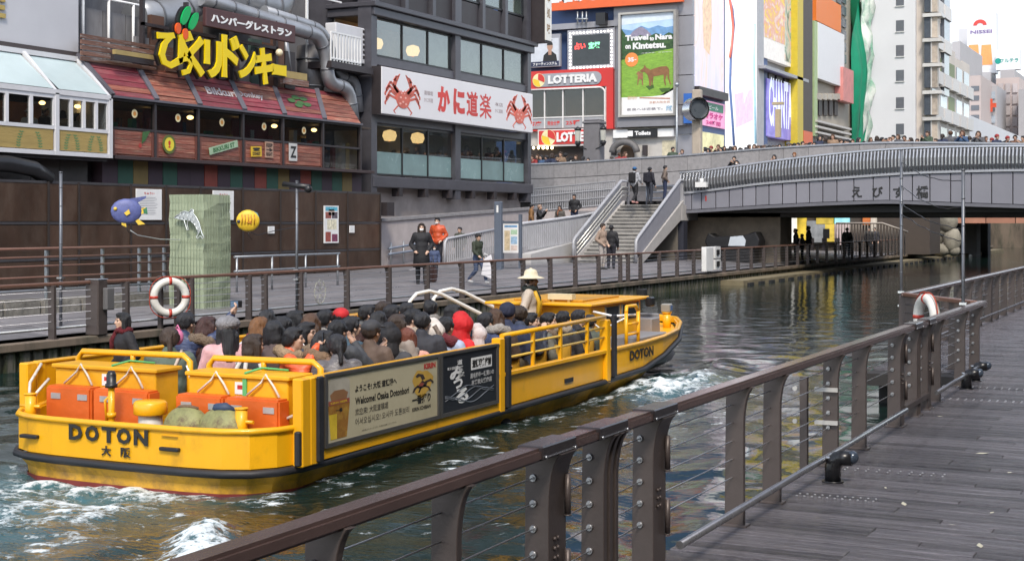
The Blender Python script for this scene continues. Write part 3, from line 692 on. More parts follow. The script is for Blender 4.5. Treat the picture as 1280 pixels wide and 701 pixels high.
for i in range(6):
    y0, y1 = bays[i], bays[i+1]
    b = MB(M_trimdk); b.box(XW-.1, XW+.05, y0-.05, y0+.05, 4.47, 6.16); b.box(XW-.1, XW+.04, y0, y1, 6.08, 6.18); b.box(XW-.1, XW+.04, y0, y1, 5.24, 5.31)
    if i == 5: b.box(XW-.1, XW+.05, y1-.05, y1+.05, 4.47, 6.16)
    fr_ = b.build('window_frame', dk)
    zb = 5.31 if i < 5 else 4.5
    b = MB(M_glassd); b.box(XW-.04, XW-.03, y0+.05, y1-.05, zb, 6.08); b.build('pane', fr_)
    if i < 5:
        b = MB(M_wood); b.box(XW-.06, XW-.02, y0+.05, y1-.05, 4.47, 5.24); wp = b.build('wood_panel', dk)
        for k in range(5):
            z = 4.52+k*.142; b = MB(M_wood); b.box(XW-.02, XW+.012+awl.uniform(0, .012), y0+.16, y1-.16, z, z+.132); b.build('plank', wp)
        b = MB(mat('panel_trim', (.15, .05, .035), .5))
        for q in ((y0+.06, y0+.15), (y1-.15, y1-.06)): b = MB(MATS['panel_trim']); b.box(XW-.02, XW+.03, q[0], q[1], 4.48, 5.23); b.build('panel_trim', wp)
    # awning of planks
    a0, a1 = tops[i], tops[i+1]
    red = i in (0, 2, 4)
    aw = MB(M_trimdk); aw.hexa([(XW+.06, y0, AW0), (XW+.06, y1, AW0), (-30.3, a1, AW1), (-30.3, a0, AW1)], [(XW+.06, y0, AW0+.04), (XW+.06, y1, AW0+.04), (-30.3, a1, AW1+.04), (-30.3, a0, AW1+.04)])
    aw = aw.build('awning', dk)
    for k in range(7):
        t0, t1 = k/7+.008, (k+1)/7-.008
        P = lambda t, s, h: Vector((XW+.06, y0+.06+(y1-y0-.12)*s, AW0+.04)).lerp(Vector((-30.3, a0+.06+(a1-a0-.12)*s, AW1+.04)), t)+Vector((.6, 0, .8))*h
        mt = mat('awning_crimson', (.22, .035, .05), .5, 0, .3, 2.5, .4, 12, col2=(.26, .10, .10), stretch=(1, .35, 3)) if (red and awl.random() < .65) or awl.random() < .2 else M_wood
        h = .02+awl.uniform(0, .02); b = MB(mt); b.hexa([P(t0, 0, .002), P(t0, 1, .002), P(t1, 1, .002), P(t1, 0, .002)], [P(t0, 0, h), P(t0, 1, h), P(t1, 1, h), P(t1, 0, h)]); b.build('plank', aw)
    b = MB(mat('awning_edge', (.11, .105, .125), .4)); b.bar((XW+.1, y0, AW0+.08), (-30.28, a0, AW1+.09), .17, .09); b.bar((XW+.1, y0, AW0+.03), (XW+.1, y1, AW0+.03), .08, .07); b.build('edge_trim', aw)
    def AF(i=i, y0=y0, y1=y1, a0=a0, a1=a1):
        return lambda s, t, n=0: Vector((XW+.06, y0+(y1-y0)*s, AW0+.04)).lerp(Vector((-30.3, a0+(a1-a0)*s, AW1+.04)), t)+Vector((.6, 0, .8))*(.05+n)
    if i == 2: MB(mat('faded_print', (.50, .44, .44), .7)).text('Bikkuri', AF(), .30, .98, .36, .58, 0, .03).build('lettering', aw)
    if i == 3: MB(mat('faded_print', (.50, .44, .44), .7)).text('Donkey', AF(), .02, .62, .36, .58, 0, .03).build('lettering', aw)
    if i == 4:
        b = MB(mat('leaf_green', (.05, .14, .04), .6))
        for (s, t) in ((.3, .5), (.42, .62), (.5, .45), (.6, .6), (.66, .42), (.44, .36)): b.disc((s, t, .0), .10, AF(), 8, .7)
        b.build('leaf_print', aw)
    # disc sticker, lamp, clutter inside
    F = FX(XW); yc = (y0+y1)/2+.1
    if i < 5:
        b = MB(mat('sticker_cream', (.7, .6, .35), .5)); b.disc((yc, 5.75, -.02), .13, F, 16); b.use(mat('sticker_orange', (.6, .25, .04), .5)); b.disc((yc, 5.75, -.016), .07, F, 10); b.build('sticker', fr_)
    b = MB(M_lamp); b.ell((XW-.7, y0+.5, 5.88), (.10, .12, .07), 8, 6); b.build('lamp_shade', dk)
b = MB(M_intwarm); b.box(-31.5, -31.4, yl, yr, 4.43, 6.05); b.build('inner_wall', dk)
b = MB(); random.seed(21)
for i in range(46):
    y = random.uniform(yl+.4, yr-.4); b.use(mat('clutter_%d' % (i % 5), ((.3, .05, .04), (.05, .2, .1), (.45, .4, .35), (.4, .25, .05), (.05, .06, .1))[i % 5], .6)); x = random.uniform(-30.6, -29.6); b.box(x, x+random.uniform(.05, .2), y, y+random.uniform(.1, .4), 4.45, 5.35+random.uniform(0, .42))
b.build('restaurant_clutter', dk, kind='stuff')
for k in range(4): MB(mat('curtain_red', (.22, .02, .025), .8, bump=.6, bscale=9)).box(-29.75, -29.7, bays[1+k]+.1, bays[2+k]-.12, 5.35, 5.98).build('curtain', dk) if k in (0, 2) else None
F = FX(XW+.045)
def plate(px, py, wpx, hpx, bg, txt, tc, label, shape='rect', tilt=0.0, bcol=None):
    u0, u1, v0, v1 = rx(XW+.045, px-wpx/2, py-hpx/2, px+wpx/2, py+hpx/2); t = thing('wall_plate', label, 'sign', F((u0+u1)/2, v0))
    c, s = math.cos(tilt), math.sin(tilt); uc, vc = (u0+u1)/2, (v0+v1)/2
    G = lambda u, v, n=0: F(uc+c*(u-uc)-s*(v-vc), vc+s*(u-uc)+c*(v-vc), n)
    b = MB(bg)
    if shape == 'rect': b.box(u0, u1, v0, v1, 0, .02, G)
    else: b.prism([(uc+(u1-u0)/2*math.cos(i*.3142), vc+(v1-v0)/2*math.sin(i*.3142)) for i in range(20)], G, 0, .02)
    b.build('plate', t)
    if bcol:
        b = MB(bcol); b.prism([(uc+(u1-u0)*.36*math.cos(i*.3142), vc+(v1-v0)*.36*math.sin(i*.3142)) for i in range(20)], G, .021, .026); b.build('face', t)
    b = MB(tc); n = len(txt)
    for i, l in enumerate(txt):
        m = .12 if shape == 'rect' else .4; q = (v1-v0)*(.84 if shape == 'rect' else .5)/n; vt = v1-(v1-v0)*(.08 if shape == 'rect' else .25)-q*(i+1)
        b.text(l, G, u0+(u1-u0)*m, u1-(u1-u0)*m, vt+q*.12, vt+q*.9, .028)
    b.build('lettering', t)
MK = mat('print_black', (.02, .02, .02), .6)
plate(211, 180, 16, 24, mat('plate_dark', (.10, .13, .03), .5), ['!'], mat('sign_red', (.5, .03, .02), .5), 'round yellow exclamation sign on the plank panel', 'round', 0, mat('sign_yellow', (.75, .62, .05), .5))
plate(279, 183, 36, 9, mat('street_green', (.35, .48, .32), .5), ['BIKKURI ST'], mat('sign_green', (.05, .16, .06), .5), 'pale green street name plate tilted on the plank panel', tilt=.22)
plate(320, 189, 13, 13, mat('sign_amber', (.72, .46, .03), .5), ['!', 'DONKEY'], MK, 'square yellow plate on the plank panel', tilt=.05)
plate(336, 187, 10, 20, mat('sign_tan', (.45, .28, .2), .6), ['KEEP', '→', 'RIGHT'], MK, 'tan keep right plate beside the yellow plate')
plate(366, 190, 10, 22, mat('sign_pale', (.6, .6, .58), .5), ['Z'], MK, 'grey shield plate on the last plank panel')
u0, u1, v0, v1 = rx(XW+.045, 166, 164, 188, 186)
b = MB(mat('cherry_red', (.45, .05, .04), .5)); b.disc((u0+.42*(u1-u0), v0+.2*(v1-v0), 0), .07, F, 10); b.use(MATS['leaf_green']); b.add([F(u0+.5*(u1-u0), v0+.3*(v1-v0)), F(u0+.55*(u1-u0), v1), F(u1, v1*1.01), F(u0+.7*(u1-u0), v0+.5*(v1-v0))], [(0, 1, 2, 3)]); b.build('cherry_print', dk)

# --- the big yellow restaurant logo
XS = -29.35
F = FX(XS); ls = thing('restaurant_logo', 'big yellow Japanese lettering over the red plank awnings', 'sign', F(35, 7.2))
M_logo = mat('logo_yellow', (.85, .62, .0), .45, 0, .03)
ch = (('び', 196, 241, 36, 87, .03), ('っ', 222, 240, 70, 95, .04), ('く', 233, 255, 45, 96, .05), ('リ', 255, 277, 51, 98, .05), ('ド', 277, 299, 44, 98, .04), ('ン', 298, 320, 57, 99, .045), ('キ', 318, 341, 60, 106, .05), ('ー', 340, 357, 81, 95, .04))
for c, p0, p1, q0, q1, bo in ch:
    a, e = on(p0, q0, X=XS), on(p1, q1, X=XS); zt = on((p0+p1)/2, q0, X=XS).z; zb = on((p0+p1)/2, q1, X=XS).z
    b = MB(M_black); b.text(c, F, a.y-.10, e.y+.02, zb-.06, zt+.04, -.13, bo+.02, .10); bk = b.build('letter_backing', ls)
    b = MB(M_logo); b.text(c, F, a.y, e.y, zb, zt, -.02, bo, .06); b.build('letter', ls)
for (p0, q0, p1, q1, m, nm) in ((236, 9, 226, 31, 'logo_green', 'leaf'), (246, 17, 236, 37, 'logo_green', 'leaf'), (222, 29, 221, 43, 'logo_orange', 'cherry'), (231, 36, 230, 50, 'logo_orange', 'cherry')):
    A, B = on(p0, q0, X=XS), on(p1, q1, X=XS); col = (.0, .36, .09) if 'green' in m else (.75, .10, .01); cy, cz = (A.y+B.y)/2, (A.z+B.z)/2; hl = (A-B).length/2; ang = math.atan2(A.z-B.z, A.y-B.y)
    pts = [(cy+hl*math.cos(t_)*math.cos(ang)-hl*(.42 if nm == 'leaf' else .7)*math.sin(t_)*math.sin(ang), cz+hl*math.cos(t_)*math.sin(ang)+hl*(.42 if nm == 'leaf' else .7)*math.sin(t_)*math.cos(ang)) for t_ in [i*.3142 for i in range(20)]]
    b = MB(mat(m, col, .45)); b.prism(pts, F, 0, .06); o_ = b.build(nm, ls)
    b = MB(M_black); b.prism([(p[0]-.12, p[1]) for p in pts], F, -.12, -.02); b.build('letter_backing', ls)
u0, u1, v0, v1 = rx(XS, 256, 9, 368, 33)
sg = thing('burger_sign', 'dark brown board with white katakana above the yellow logo', 'sign', F(u0, v0))
b = MB(mat('sign_brown', (.075, .03, .03), .5)); b.box(u0, u1, v0, v1, -.1, .05, F); b.build('board', sg, bevel=.02)
MB(M_white).text('ハンバーグレストラン', F, u0+.25, u1-.25, v0+.16, v1-.16, .052, .05, .015).build('lettering', sg)
b = MB(mat('bulb_cream', (.75, .65, .45), .3)); b.ell(on(349, 66, X=XS), .13, 10, 8); tag(b.build('globe_lamp', None), 'small cream globe lamp right of the yellow logo', 'lamp')
# boards, frames and clutter behind the logo
bk = thing('sign_scaffold', 'weathered board wall and frame behind the yellow logo', 'sign frame', (-30.1, 36, 7.3))
u0, u1, v0, v1 = rx(-30.0, 100, 41, 194, 72); b = MB(M_wood2)
for i in range(5): z = v0-.1+(v1-v0+.1)*i/5; b = MB(M_wood2); b.box(u0, u1, z+.01, z+(v1-v0)/5-.01, 0, .03+random.uniform(0, .03), FX(-30.0)); b.build('plank', bk)
for (p0, p1, q0, q1, m) in ((142, 190, 62, 67, 'sign_amber'), (140, 190, 68, 74, 'dark_trim'), (352, 382, 88, 96, 'sign_amber'), (352, 384, 97, 104, 'weathered_wood')):
    u0, u1, v0, v1 = rx(-29.7, p0, q0, p1, q1); b = MB(mat('plank_ochre', (.40, .30, .12), .7) if m == 'sign_amber' else MATS[m]); b.box(u0, u1, v0-.02, v1, 0, .12, FX(-29.75)); b.build('board', bk)
random.seed(3)
for i in range(13):
    y = 34.8+i*.65; h = random.uniform(.5, 1.6); b = MB(random.choice([M_wood2, M_trimdk, mat('board_teal', (.05, .085, .075), .7), mat('board_brown', (.12, .06, .04), .7), M_greyw])); b.box(-30.3, -30.2+random.uniform(0, .1), y, y+.6, 7.3, 7.5+h); b.build('board', bk)
b = MB(M_trimdk)
for y in (34.9, 37, 39.4, 41.9): b.box(-30.15, -30.0, y, y+.1, 7.3, 9.6)
b.box(-30.1, -30.0, 34.9, 42, 8.6, 8.7); b.build('frame', bk)

# --- upper floors behind, set back
up = thing('backdrop_building', 'grey service floors with ducts above the burger restaurant', 'building', (-33, 38, 8))
b = MB(M_greyw); b.box(-40, -33.0, 12, 48.2, 4.3, 24); b.build('wall', up)
b = MB(M_trimdk)
for i in range(9):
    for z in (11.2, 14.6, 18): b.box(-33.02, -32.96, 24+i*2.6, 25.7+i*2.6, z, z+1.7)
b.build('windows', up, kind='stuff')
u0, u1, v0, v1 = rx(-31.0, 99, 4, 236, 46); b = MB(M_greyw)
for i in range(5): a = u0+(u1-u0)*i/5; b = MB(M_greyw); b.box(a+.02, a+(u1-u0)/5-.02, 7.4, v1-.1, -.06, 0, FX(-31.0)); b.build('wall_panel', up)
tr = thing('terrace_rail', 'white pipe railing on the grey roof terrace left of the logo', 'railing', (-30.9, u0, 7.4))
for i in range(5): y = u0+(u1-u0)*i/4.6; b = MB(M_white); b.cyl((-30.85, y, 7.4), (-30.85, y, v1+.25), .045, n=8); b.build('post', tr)
for z in (v1+.25,): b = MB(M_white); b.tube([(-30.85, u0-.3, z), (-30.85, u1, z)], .045, 8); b.build('rail', tr)
M_duct = mat('duct_metal', (.33, .34, .36), .4, .5, .2, 1.2, .1, 6)
def duct(pts, r, label, n=14, ribs=True, m=M_duct, group='ducts and pipes over the restaurant'):
    t = thing('duct', label, 'duct', pts[0], group); b = MB(m)
    P = [Vector(p) for p in pts]; sm = [P[0]]
    for i in range(1, len(P)-1):
        a, c, e = P[i-1], P[i], P[i+1]; k = min(r*2.2, (c-a).length*.45, (e-c).length*.45); q0 = c+(a-c).normalized()*k; q1 = c+(e-c).normalized()*k
        for j in range(5): u = j/4; sm.append(q0*(1-u)**2+c*2*u*(1-u)+q1*u*u)
    sm.append(P[-1]); b.tube(sm, r, n); b.build('pipe', t)
    if ribs:
        b = MB(mat('duct_band', (.16, .165, .18), .45, .5))
        for a, e in zip(P, P[1:]):
            L_ = (e-a).length; k = max(1, int(L_/1.0)); d = (e-a).normalized()
            for j in range(k): c = a+(e-a)*((j+.5)/k); b.cyl(c-d*.03, c+d*.03, r*1.07, n=n)
        b.build('band', t, kind='stuff')
def onX(p, q, X): return on(p, q, X=X)
duct([onX(250, -2, -30.6), onX(300, 14, -30.6), onX(368, 36, -30.0), onX(398, 44, -30.0), onX(408, 70, -30), onX(410, 104, -30), onX(436, 110, -30), onX(441, 150, -30)], .26, 'long silver duct bending down beside the balcony')
duct([onX(330, 14, -30.5), onX(400, 36, -30.4), onX(414, 60, -30.4), onX(418, 92, -30.4), onX(444, 100, -30.4), onX(449, 140, -30.4)], .20, 'thinner silver pipe running behind the long duct')
duct([onX(168, 22, -31.2), onX(212, 22, -31.2), onX(240, 4, -31.2), onX(262, -24, -31.2)], .55, 'wide silver duct rising over the roof terrace')
duct([onX(255, -10, -31.6), onX(345, 12, -31.6), onX(348, -30, -31.6)], .7, 'bulky silver duct at the top edge above the brown sign')
duct([onX(388, 58, -30.9), onX(388, 125, -30.9)], .5, 'short vertical duct under the silver bend', m=mat('duct_dark', (.17, .165, .17), .5, .3))
duct([onX(356, 44, -30.2), onX(362, 92, -30.2)], .1, 'thin grey drain pipe right of the yellow logo', ribs=False)
for (p0, q0, p1, q1, lb) in ((232, 0, 250, 24, 'grey roof unit left of the brown sign'), (282, -22, 330, 6, 'pale roof unit above the brown sign')):
    u0, u1, v0, v1 = rx(-31.6, p0, q0, p1, q1); t = thing('roof_unit', lb, 'air unit', (-31.6, u0, v0)); b = MB(M_duct); b.box(u0, u1, v0, v1, -1, 0, FX(-31.6)); b.build('casing', t, bevel=.05); b = MB(M_trimdk); b.disc(((u0+u1)/2, (v0+v1)/2, .01), min(u1-u0, v1-v0)*.35, FX(-31.6)); b.build('fan_grille', t)
# balcony with an air unit
XB_ = -29.7
u0, u1, v0, v1 = rx(XB_, 413, 40, 450, 76)
t = thing('balcony', 'small balcony with white bars between the ducts and the crab house', 'balcony', (XB_, u0, v0))
b = MB(M_trimdk); b.box(u0, u1+.9, v0-.25, v0, -1.2, .05, FX(XB_)); b.build('floor', t)
for i in range(11): y = u0+(u1-u0)*i/10; b = MB(M_white); b.box(y-.025, y+.025, v0, v1, 0, .04, FX(XB_)); b.build('bar', t)
for z in (v0+.1, v1): b = MB(M_white); b.box(u0, u1, z-.03, z+.03, -.01, .05, FX(XB_)); b.build('rail', t)
b = MB(M_white)
for z in (v0+.1, v0+.6, v1): b.box(u1, u1+.9, z-.03, z+.03, -.6, -.54, FX(XB_))
b.box(u1+.85, u1+.92, v0-.2, v1+.05, -.6, -.53, FX(XB_)); b.box(u0-.02, u0+.06, v0, v1+1.5, -1.1, -1.02, FX(XB_)); b.box(u0, u1+.3, v1+1.44, v1+1.5, -1.1, -1.02, FX(XB_)); b.build('frame', t)
u0, u1, v0, v1 = rx(-30.2, 420, 28, 462, 74); t = thing('air_unit', 'white air unit standing on the small balcony', 'air unit', (-30.2, u0, v0)); b = MB(M_offw); b.box(u0, u1, v0, v1, -.5, 0, FX(-30.2)); b.build('casing', t, bevel=.03); b = MB(M_trimdk)
for k in range(6): b.box(u1-.5, u1-.08, v0+.2+k*.2, v0+.32+k*.2, 0, .01, FX(-30.2))
b.build('vent_slots', t, kind='stuff')

# --- white glass house at the left edge
XG = -29.0
gh = thing('glass_house', 'white framed glass house of the restaurant left of the red awnings', 'building', (XG, 30, 4.3))
yE = on(137, 150, X=XG).y; y_b = [yE-6.6, on(-60, 150, X=XG).y, on(70, 150, X=XG).y, yE]
zb, zs, zw, zt = 4.36, 4.48, 5.12, 6.08
b = MB(M_offw); b.box(XG-.15, XG+.05, y_b[0], yE, zb, zs); b.box(XG-.1, XG+.03, y_b[0], yE, zw-.05, zw+.05); b.box(XG-.12, XG+.06, y_b[0], yE, zt-.04, zt+.10)
for y in y_b: b.box(XG-.12, XG+.06, y-.07, y+.07, zb, zt)
for y in y_b[1:]: b.bar((XG, y-.02, zt+.02), (XG-1.3, y+.05, 7.30), .12, .12)
b.bar((XG-1.3, y_b[0], 7.3), (XG-1.3, yE+.05, 7.3), .16, .14); b.box(-33, XG-.05, yE-.14, yE, zb, 6.1); b.build('frame', gh)
b = MB(M_trimdk); b.box(-33, XG-.1, y_b[0], yE, zb-.1, zb); b.build('floor', gh)
b = MB(M_intwarm); b.box(-31.6, -31.5, y_b[0], yE, zs, 6.0); b.build('inner_wall', gh)
for k, (a, c) in enumerate(zip(y_b, y_b[1:])):
    b = MB(mat('roof_glass', (.50, .60, .61), .12, 0, .08, .8)); b.add([(XG+.01, a+.1, zt+.12), (XG+.01, c-.1, zt+.12), (XG-1.28, c-.06, 7.22), (XG-1.28, a+.12, 7.22)], [(0, 1, 2, 3)]); b.build('roof_pane', gh)
    n = 4; w = (c-a-.14)/n
    for i in range(n):
        y = a+.07+i*w; b = MB(M_offw); b.box(XG-.05, XG+.035, y+w-.055, y+w+.055, zw+.05, zt-.04); b.box(XG-.05, XG+.03, y, y+w, zt-.15, zt-.04); f_ = b.build('window_frame', gh)
        b = MB(M_glassd); b.box(XG-.03, XG-.02, y+.05, y+w-.05, zw+.05, zt-.15); b.build('pane', f_)
    b = MB(mat('reed_panel', (.40, .29, .10), .7, 0, .2, 2, .3, 14, stretch=(1, .4, 4))); b.box(XG-.03, XG+.01, a+.12, c-.12, zs+.02, zw-.05); pn = b.build('reed_panel', gh)
    b = MB(mat('palm_green', (.10, .24, .10), .6)); F = FX(XG+.012)
    for i in range(4):
        u = a+(c-a)*(.18+.22*i); sg_ = -1 if i % 2 else 1
        for q in range(6):
            t_ = q/6; x = u+sg_*.16*t_*t_-.02; z = zs+.05+t_*.45
            for d in (-1, 1): b.add([F(x, z, .002), F(x+d*.10, z+.05, .002), F(x+d*.015, z+.06, .002)], [(0, 1, 2)])
    b.build('palm_print', pn)
    for q in range(2):
        b = MB(M_lamp); b.ell((XG-1.0, a+.5+q*1.4, 5.88), (.09, .09, .06), 8, 6); b.build('lamp_shade', gh)
wb = thing('white_building', 'plain white wall of the upper storey above the glass house', 'building', (-30.45, 28, 7.4))
u0, u1, v0, v1 = rx(-30.4, -70, 40, 98, 50); zz = on(98, 66, X=-30.4).z
b = MB(mat('white_render', (.52, .52, .55), .75, 0, .05, .7, .1, 30)); b.box(-33, -30.4, 14, u1, zz, 22); b.build('wall', wb)
b = MB(mat('lower_trim_dark', (.06, .05, .05), .7)); b.box(-33, -30.37, 14, u1, zz-.14, zz); b.build('lower_trim', wb)  # dark strip along the lower edge of the white wall
b = MB(mat('letter_gold', (.45, .33, .10), .5)); e0 = on(5, 12, X=-30.38); b.text('E', FX(-30.38), e0.y-.75, e0.y+.02, e0.z-.25, e0.z+.32, 0, .04, .05); b.build('lettering', wb)
b = MB(M_black); a0 = on(0, 225, X=-28.95); b.tube([(-29.3, 26.0, 4.05), (-28.9, 28.3, 4.05), (-28.9, 29.2, 3.95), (-28.95, 29.8, 3.7)], .22, 12); tag(b.build('vent_pipe', None), 'dark rounded vent pipe above the brown fence at the left edge', 'pipe')

# --- crab house
XC = -30.0
cy0, cyM, cy1 = on(466, 150, X=XC).y, on(571, 150, X=XC).y, on(661, 150, X=XC).y
cb = thing('crab_restaurant', 'grey steel and glass crab restaurant right of the burger restaurant', 'building', (XC, 55, .7))
b = MB(mat('crab_base', (.42, .365, .34), .8, 0, .2, 1.2, .3, 20)); b.box(-36, XC-.35, cy0-.2, cy1-.2, .5, 3.95); b.build('base_wall', cb)
b = MB(M_bgrey)
b.box(-36, XC-1.9, cy0, cy1, 3.9, 26)
for y, w in ((cy0, .30), (cyM, .34), (cy1-.1, .26)): b.box(XC-.5, XC+.12, y-w, y+w*.4, 3.5, 26)
b.build('steel_frame', cb)
for z0, z1, o_ in ((3.88, 4.33, .16), (6.42, 6.75, .05), (8.70, 9.05, .05), (10.62, 10.95, .22), (10.95, 11.15, .35), (13.6, 14.0, .1), (16.6, 17, .1)):
    b = MB(M_bgrey); b.box(XC-2, XC+o_, cy0-.02-o_, cy1+.0+o_, z0, z1); b.build('floor_beam', cb, bevel=.03)
for y in [cy0+1.9+i*2.1 for i in range(6)]:
    b = MB(M_trimdk); b.box(XC-.2, XC+.16, y-.14, y+.14, 3.55, 3.9); b.build('bracket', cb)
b = MB(M_intdk); b.box(-36, XC-1.0, cy0, cy1, 4.33, 4.4); b.box(-36, XC-1.0, cy0, cy1, 9.05, 9.12); b.build('floor_slab', cb)
M_blind = mat('cream_blind', (.82, .77, .62), .7, 0, .25, 1.2, .2, 5)
def win_row(a, c, z0, z1, n, lower=False, blind=None, mull=.06):
    w = (c-a)/n
    for i in range(n):
        y = a+i*w; b = MB(M_black); b.box(XC-.12, XC-.02, y-mull/2, y+mull/2, z0, z1); b.box(XC-.12, XC-.03, y, y+w, z1-.09, z1); b.box(XC-.12, XC-.03, y, y+w, z0, z0+.08); f_ = b.build('window_frame', cb)
        if lower:
            zm = z0+(z1-z0)*.46
            b = MB(M_frost); b.box(XC-.085, XC-.07, y+mull/2, y+w-mull/2, z0+.08, zm); b.build('frosted_pane', f_)
            b = MB(M_glass); b.box(XC-.08, XC-.07, y+mull/2, y+w-mull/2, zm, z1-.09); b.build('pane', f_)
        else:
            b = MB(M_glass); b.box(XC-.08, XC-.07, y+mull/2, y+w-mull/2, z0+.08, z1-.09); b.build('pane', f_)
        if blind and blind[i]: b = MB(M_blind); b.box(XC-.22, XC-.2, y+.03, y+w-.03, z0+.08, z1-.05); b.build('blind', f_)
win_row(cy0+.22, cyM-.36, 4.36, 6.42, 3, True)
win_row(cyM+.22, cy1-.4, 4.36, 6.42, 3, True)
win_row(cy0+.22, cyM-.36, 9.06, 10.62, 3, False, (0, 0, 1))
win_row(cyM+.22, cy1-.4, 9.06, 10.62, 3, False, (1, 1, 1))
for z0, z1 in ((12.3, 13.6), (15, 16.6), (18, 19.6)):
    win_row(cy0+.22, cyM-.36, z0, z1, 3, False, (0, 1, 1)); win_row(cyM+.22, cy1-.4, z0, z1, 3, False, (1, 1, 1))
    n = 7
    for i in range(n): y = cy0+.2+(cy1-cy0-.5)*i/(n-1); b = MB(M_bgrey); b.box(XC-.3, XC+.10, y-.13, y+.13, 11.1 if z0 < 13 else z0-1.0, z1); b.build('mullion', cb)
for i in range(6):
    y = cy0+.5+(cy1-cy0-.6)*i/6; b = MB(M_trimdk); b.box(XC-.25, XC-.05, y, y+1.7, 11.2, 12.25); b.build('louvre_panel', cb)
b = MB(mat('crab_interior', (.42, .37, .30), .8, 0, .3, .8)); b.box(XC-1.8, XC-1.75, cy0, cy1, 4.4, 6.42); b.box(XC-1.8, XC-1.75, cy0, cy1, 9.1, 10.62); b.build('inner_wall', cb)
b = MB(mat('crab_screen', (.75, .68, .5), .7)); b.box(XC-1.7, XC-1.66, cyM+.3, cy1-.3, 5.2, 6.4); b.build('paper_screen', cb)
for p, q in ((487, 170), (522, 173), (516, 64), (470, 55)):
    c = on(p, q, X=XC-.7); b = MB(emit('lantern_glow', (1.0, .58, .24), 1.5)); b.lathe([(.05, .25), (.25, .18), (.30, 0), (.22, -.2), (.05, -.22)], c, 10); b.build('lantern', cb)
# crab signboard
F = FX(XC+.55); u0, u1, v0, v1 = rx(XC+.55, 477, 83, 666, 142)
cs = thing('crab_signboard', 'long white signboard with two red crabs and red Japanese letters', 'sign', F(u0, v0))
b = MB(mat('sign_white', (.80, .78, .79), .4, 0, .03, .5)); b.box(u0, u1, v0, v1, -.45, 0, F); b.build('board', cs, bevel=.02)
b = MB(M_trimdk); b.box(u0-.03, u0, v0-.02, v1+.02, -.45, -.02, F); b.build('end_cap', cs)
M_crab = mat('crab_red', (.70, .15, .10), .5, 0, .25, 4); H = v1-v0; W = u1-u0
def crab(p0, p1, q0, q1, flip=1):
    ua, ub = on(p0, q0, X=XC+.55).y, on(p1, q0, X=XC+.55).y; za, zb = on((p0+p1)/2, q0, X=XC+.55).z, on((p0+p1)/2, q1, X=XC+.55).z
    uc, su, sv = (ua+ub)/2, (ub-ua)/1.44, (za-zb)/1.62; vc = zb+.63*sv
    b = MB(M_crab); G = lambda u, v, n=0: F(uc+u*su*flip, vc+v*sv, n)
    def leg(pts, w0, w1, n=.006):
        for i in range(len(pts)-1):
            a, c = Vector((*pts[i], 0)), Vector((*pts[i+1], 0)); d = (c-a).normalized(); q = Vector((-d.y, d.x, 0)); k0 = w0+(w1-w0)*i/(len(pts)-1); k1 = w0+(w1-w0)*(i+1)/(len(pts)-1)
            A = [a+q*k0, a-q*k0, c-q*k1, c+q*k1]; b.prism([(p.x, p.y) for p in A], G, .0, n)
    b.prism([(.29*math.cos(t)*(1+.08*math.sin(3*t)), -.05+.33*math.sin(t)) for t in [i*math.pi/10 for i in range(20)]], G, 0, .02)
    for sd in (-1, 1):
        for k, a in enumerate((.62, .30, -.02, -.36)):
            e = (.50+.05*(k % 2), .18+a*.55); leg([(sd*.2, .05+a*.28), (sd*e[0], e[1]+.10), (sd*(e[0]+.18), e[1]-.22), (sd*(e[0]+.16), e[1]-.30)], .055, .022)
        leg([(sd*.14, .22), (sd*.36, .46), (sd*.30, .70)], .07, .075); leg([(sd*.30, .68), (sd*.12, .98)], .075, .015); leg([(sd*.36, .68), (sd*.28, .86), (sd*.16, .88)], .05, .012)
        leg([(sd*.06, .22), (sd*.08, .34)], .02, .015)
    leg([(-.2, -.30), (-.38, -.52), (-.3, -.62)], .03, .012); leg([(.2, -.30), (.38, -.52), (.3, -.62)], .03, .012)
    b.build('crab_emblem', cs)
    b = MB(mat('crab_light', (.80, .42, .36), .5))
    for (x, y) in ((-.1, .05), (.1, .05), (0, -.12), (-.12, -.2), (.12, -.2)): b.disc((x, y, .022), .045, G, 8)
    b.disc((-.06, .22, .022), .03, G, 8); b.disc((.06, .22, .022), .03, G, 8); b.build('crab_marks', cs)
crab(481.5, 524.6, 93, 143.5); crab(633.6, 664.2, 118.5, 161.5, -1)
M_red = mat('letter_red', (.68, .06, .05), .5, 0, .1)
for i, (c, a, e) in enumerate((('か', 547, 562.5), ('に', 566.5, 581), ('道', 583, 597.5), ('楽', 599.5, 614.5))):
    MB(M_red).text(c, F, on(a, 130, X=XC+.55).y, on(e, 130, X=XC+.55).y, v0+H*.20, v0+H*.80, .004, .012 if a > 598 else .03 if a > 580 else .06).build('letter', cs)
b = MB(mat('print_pale', (.42, .33, .33), .6))
for pa_, pb_, t in ((530, 541, ('道頓堀', 'かに料理')), (618.5, 628.5, ('本店', 'かに道楽'))):
    for k, q in enumerate(t): b = MB(MATS['print_pale']); b.text(q, F, on(pa_, 130, X=XC+.55).y, on(pb_, 130, X=XC+.55).y, v0+H*(.54-.16*k), v0+H*(.64-.16*k), .004, .01); b.build('small_print', cs)
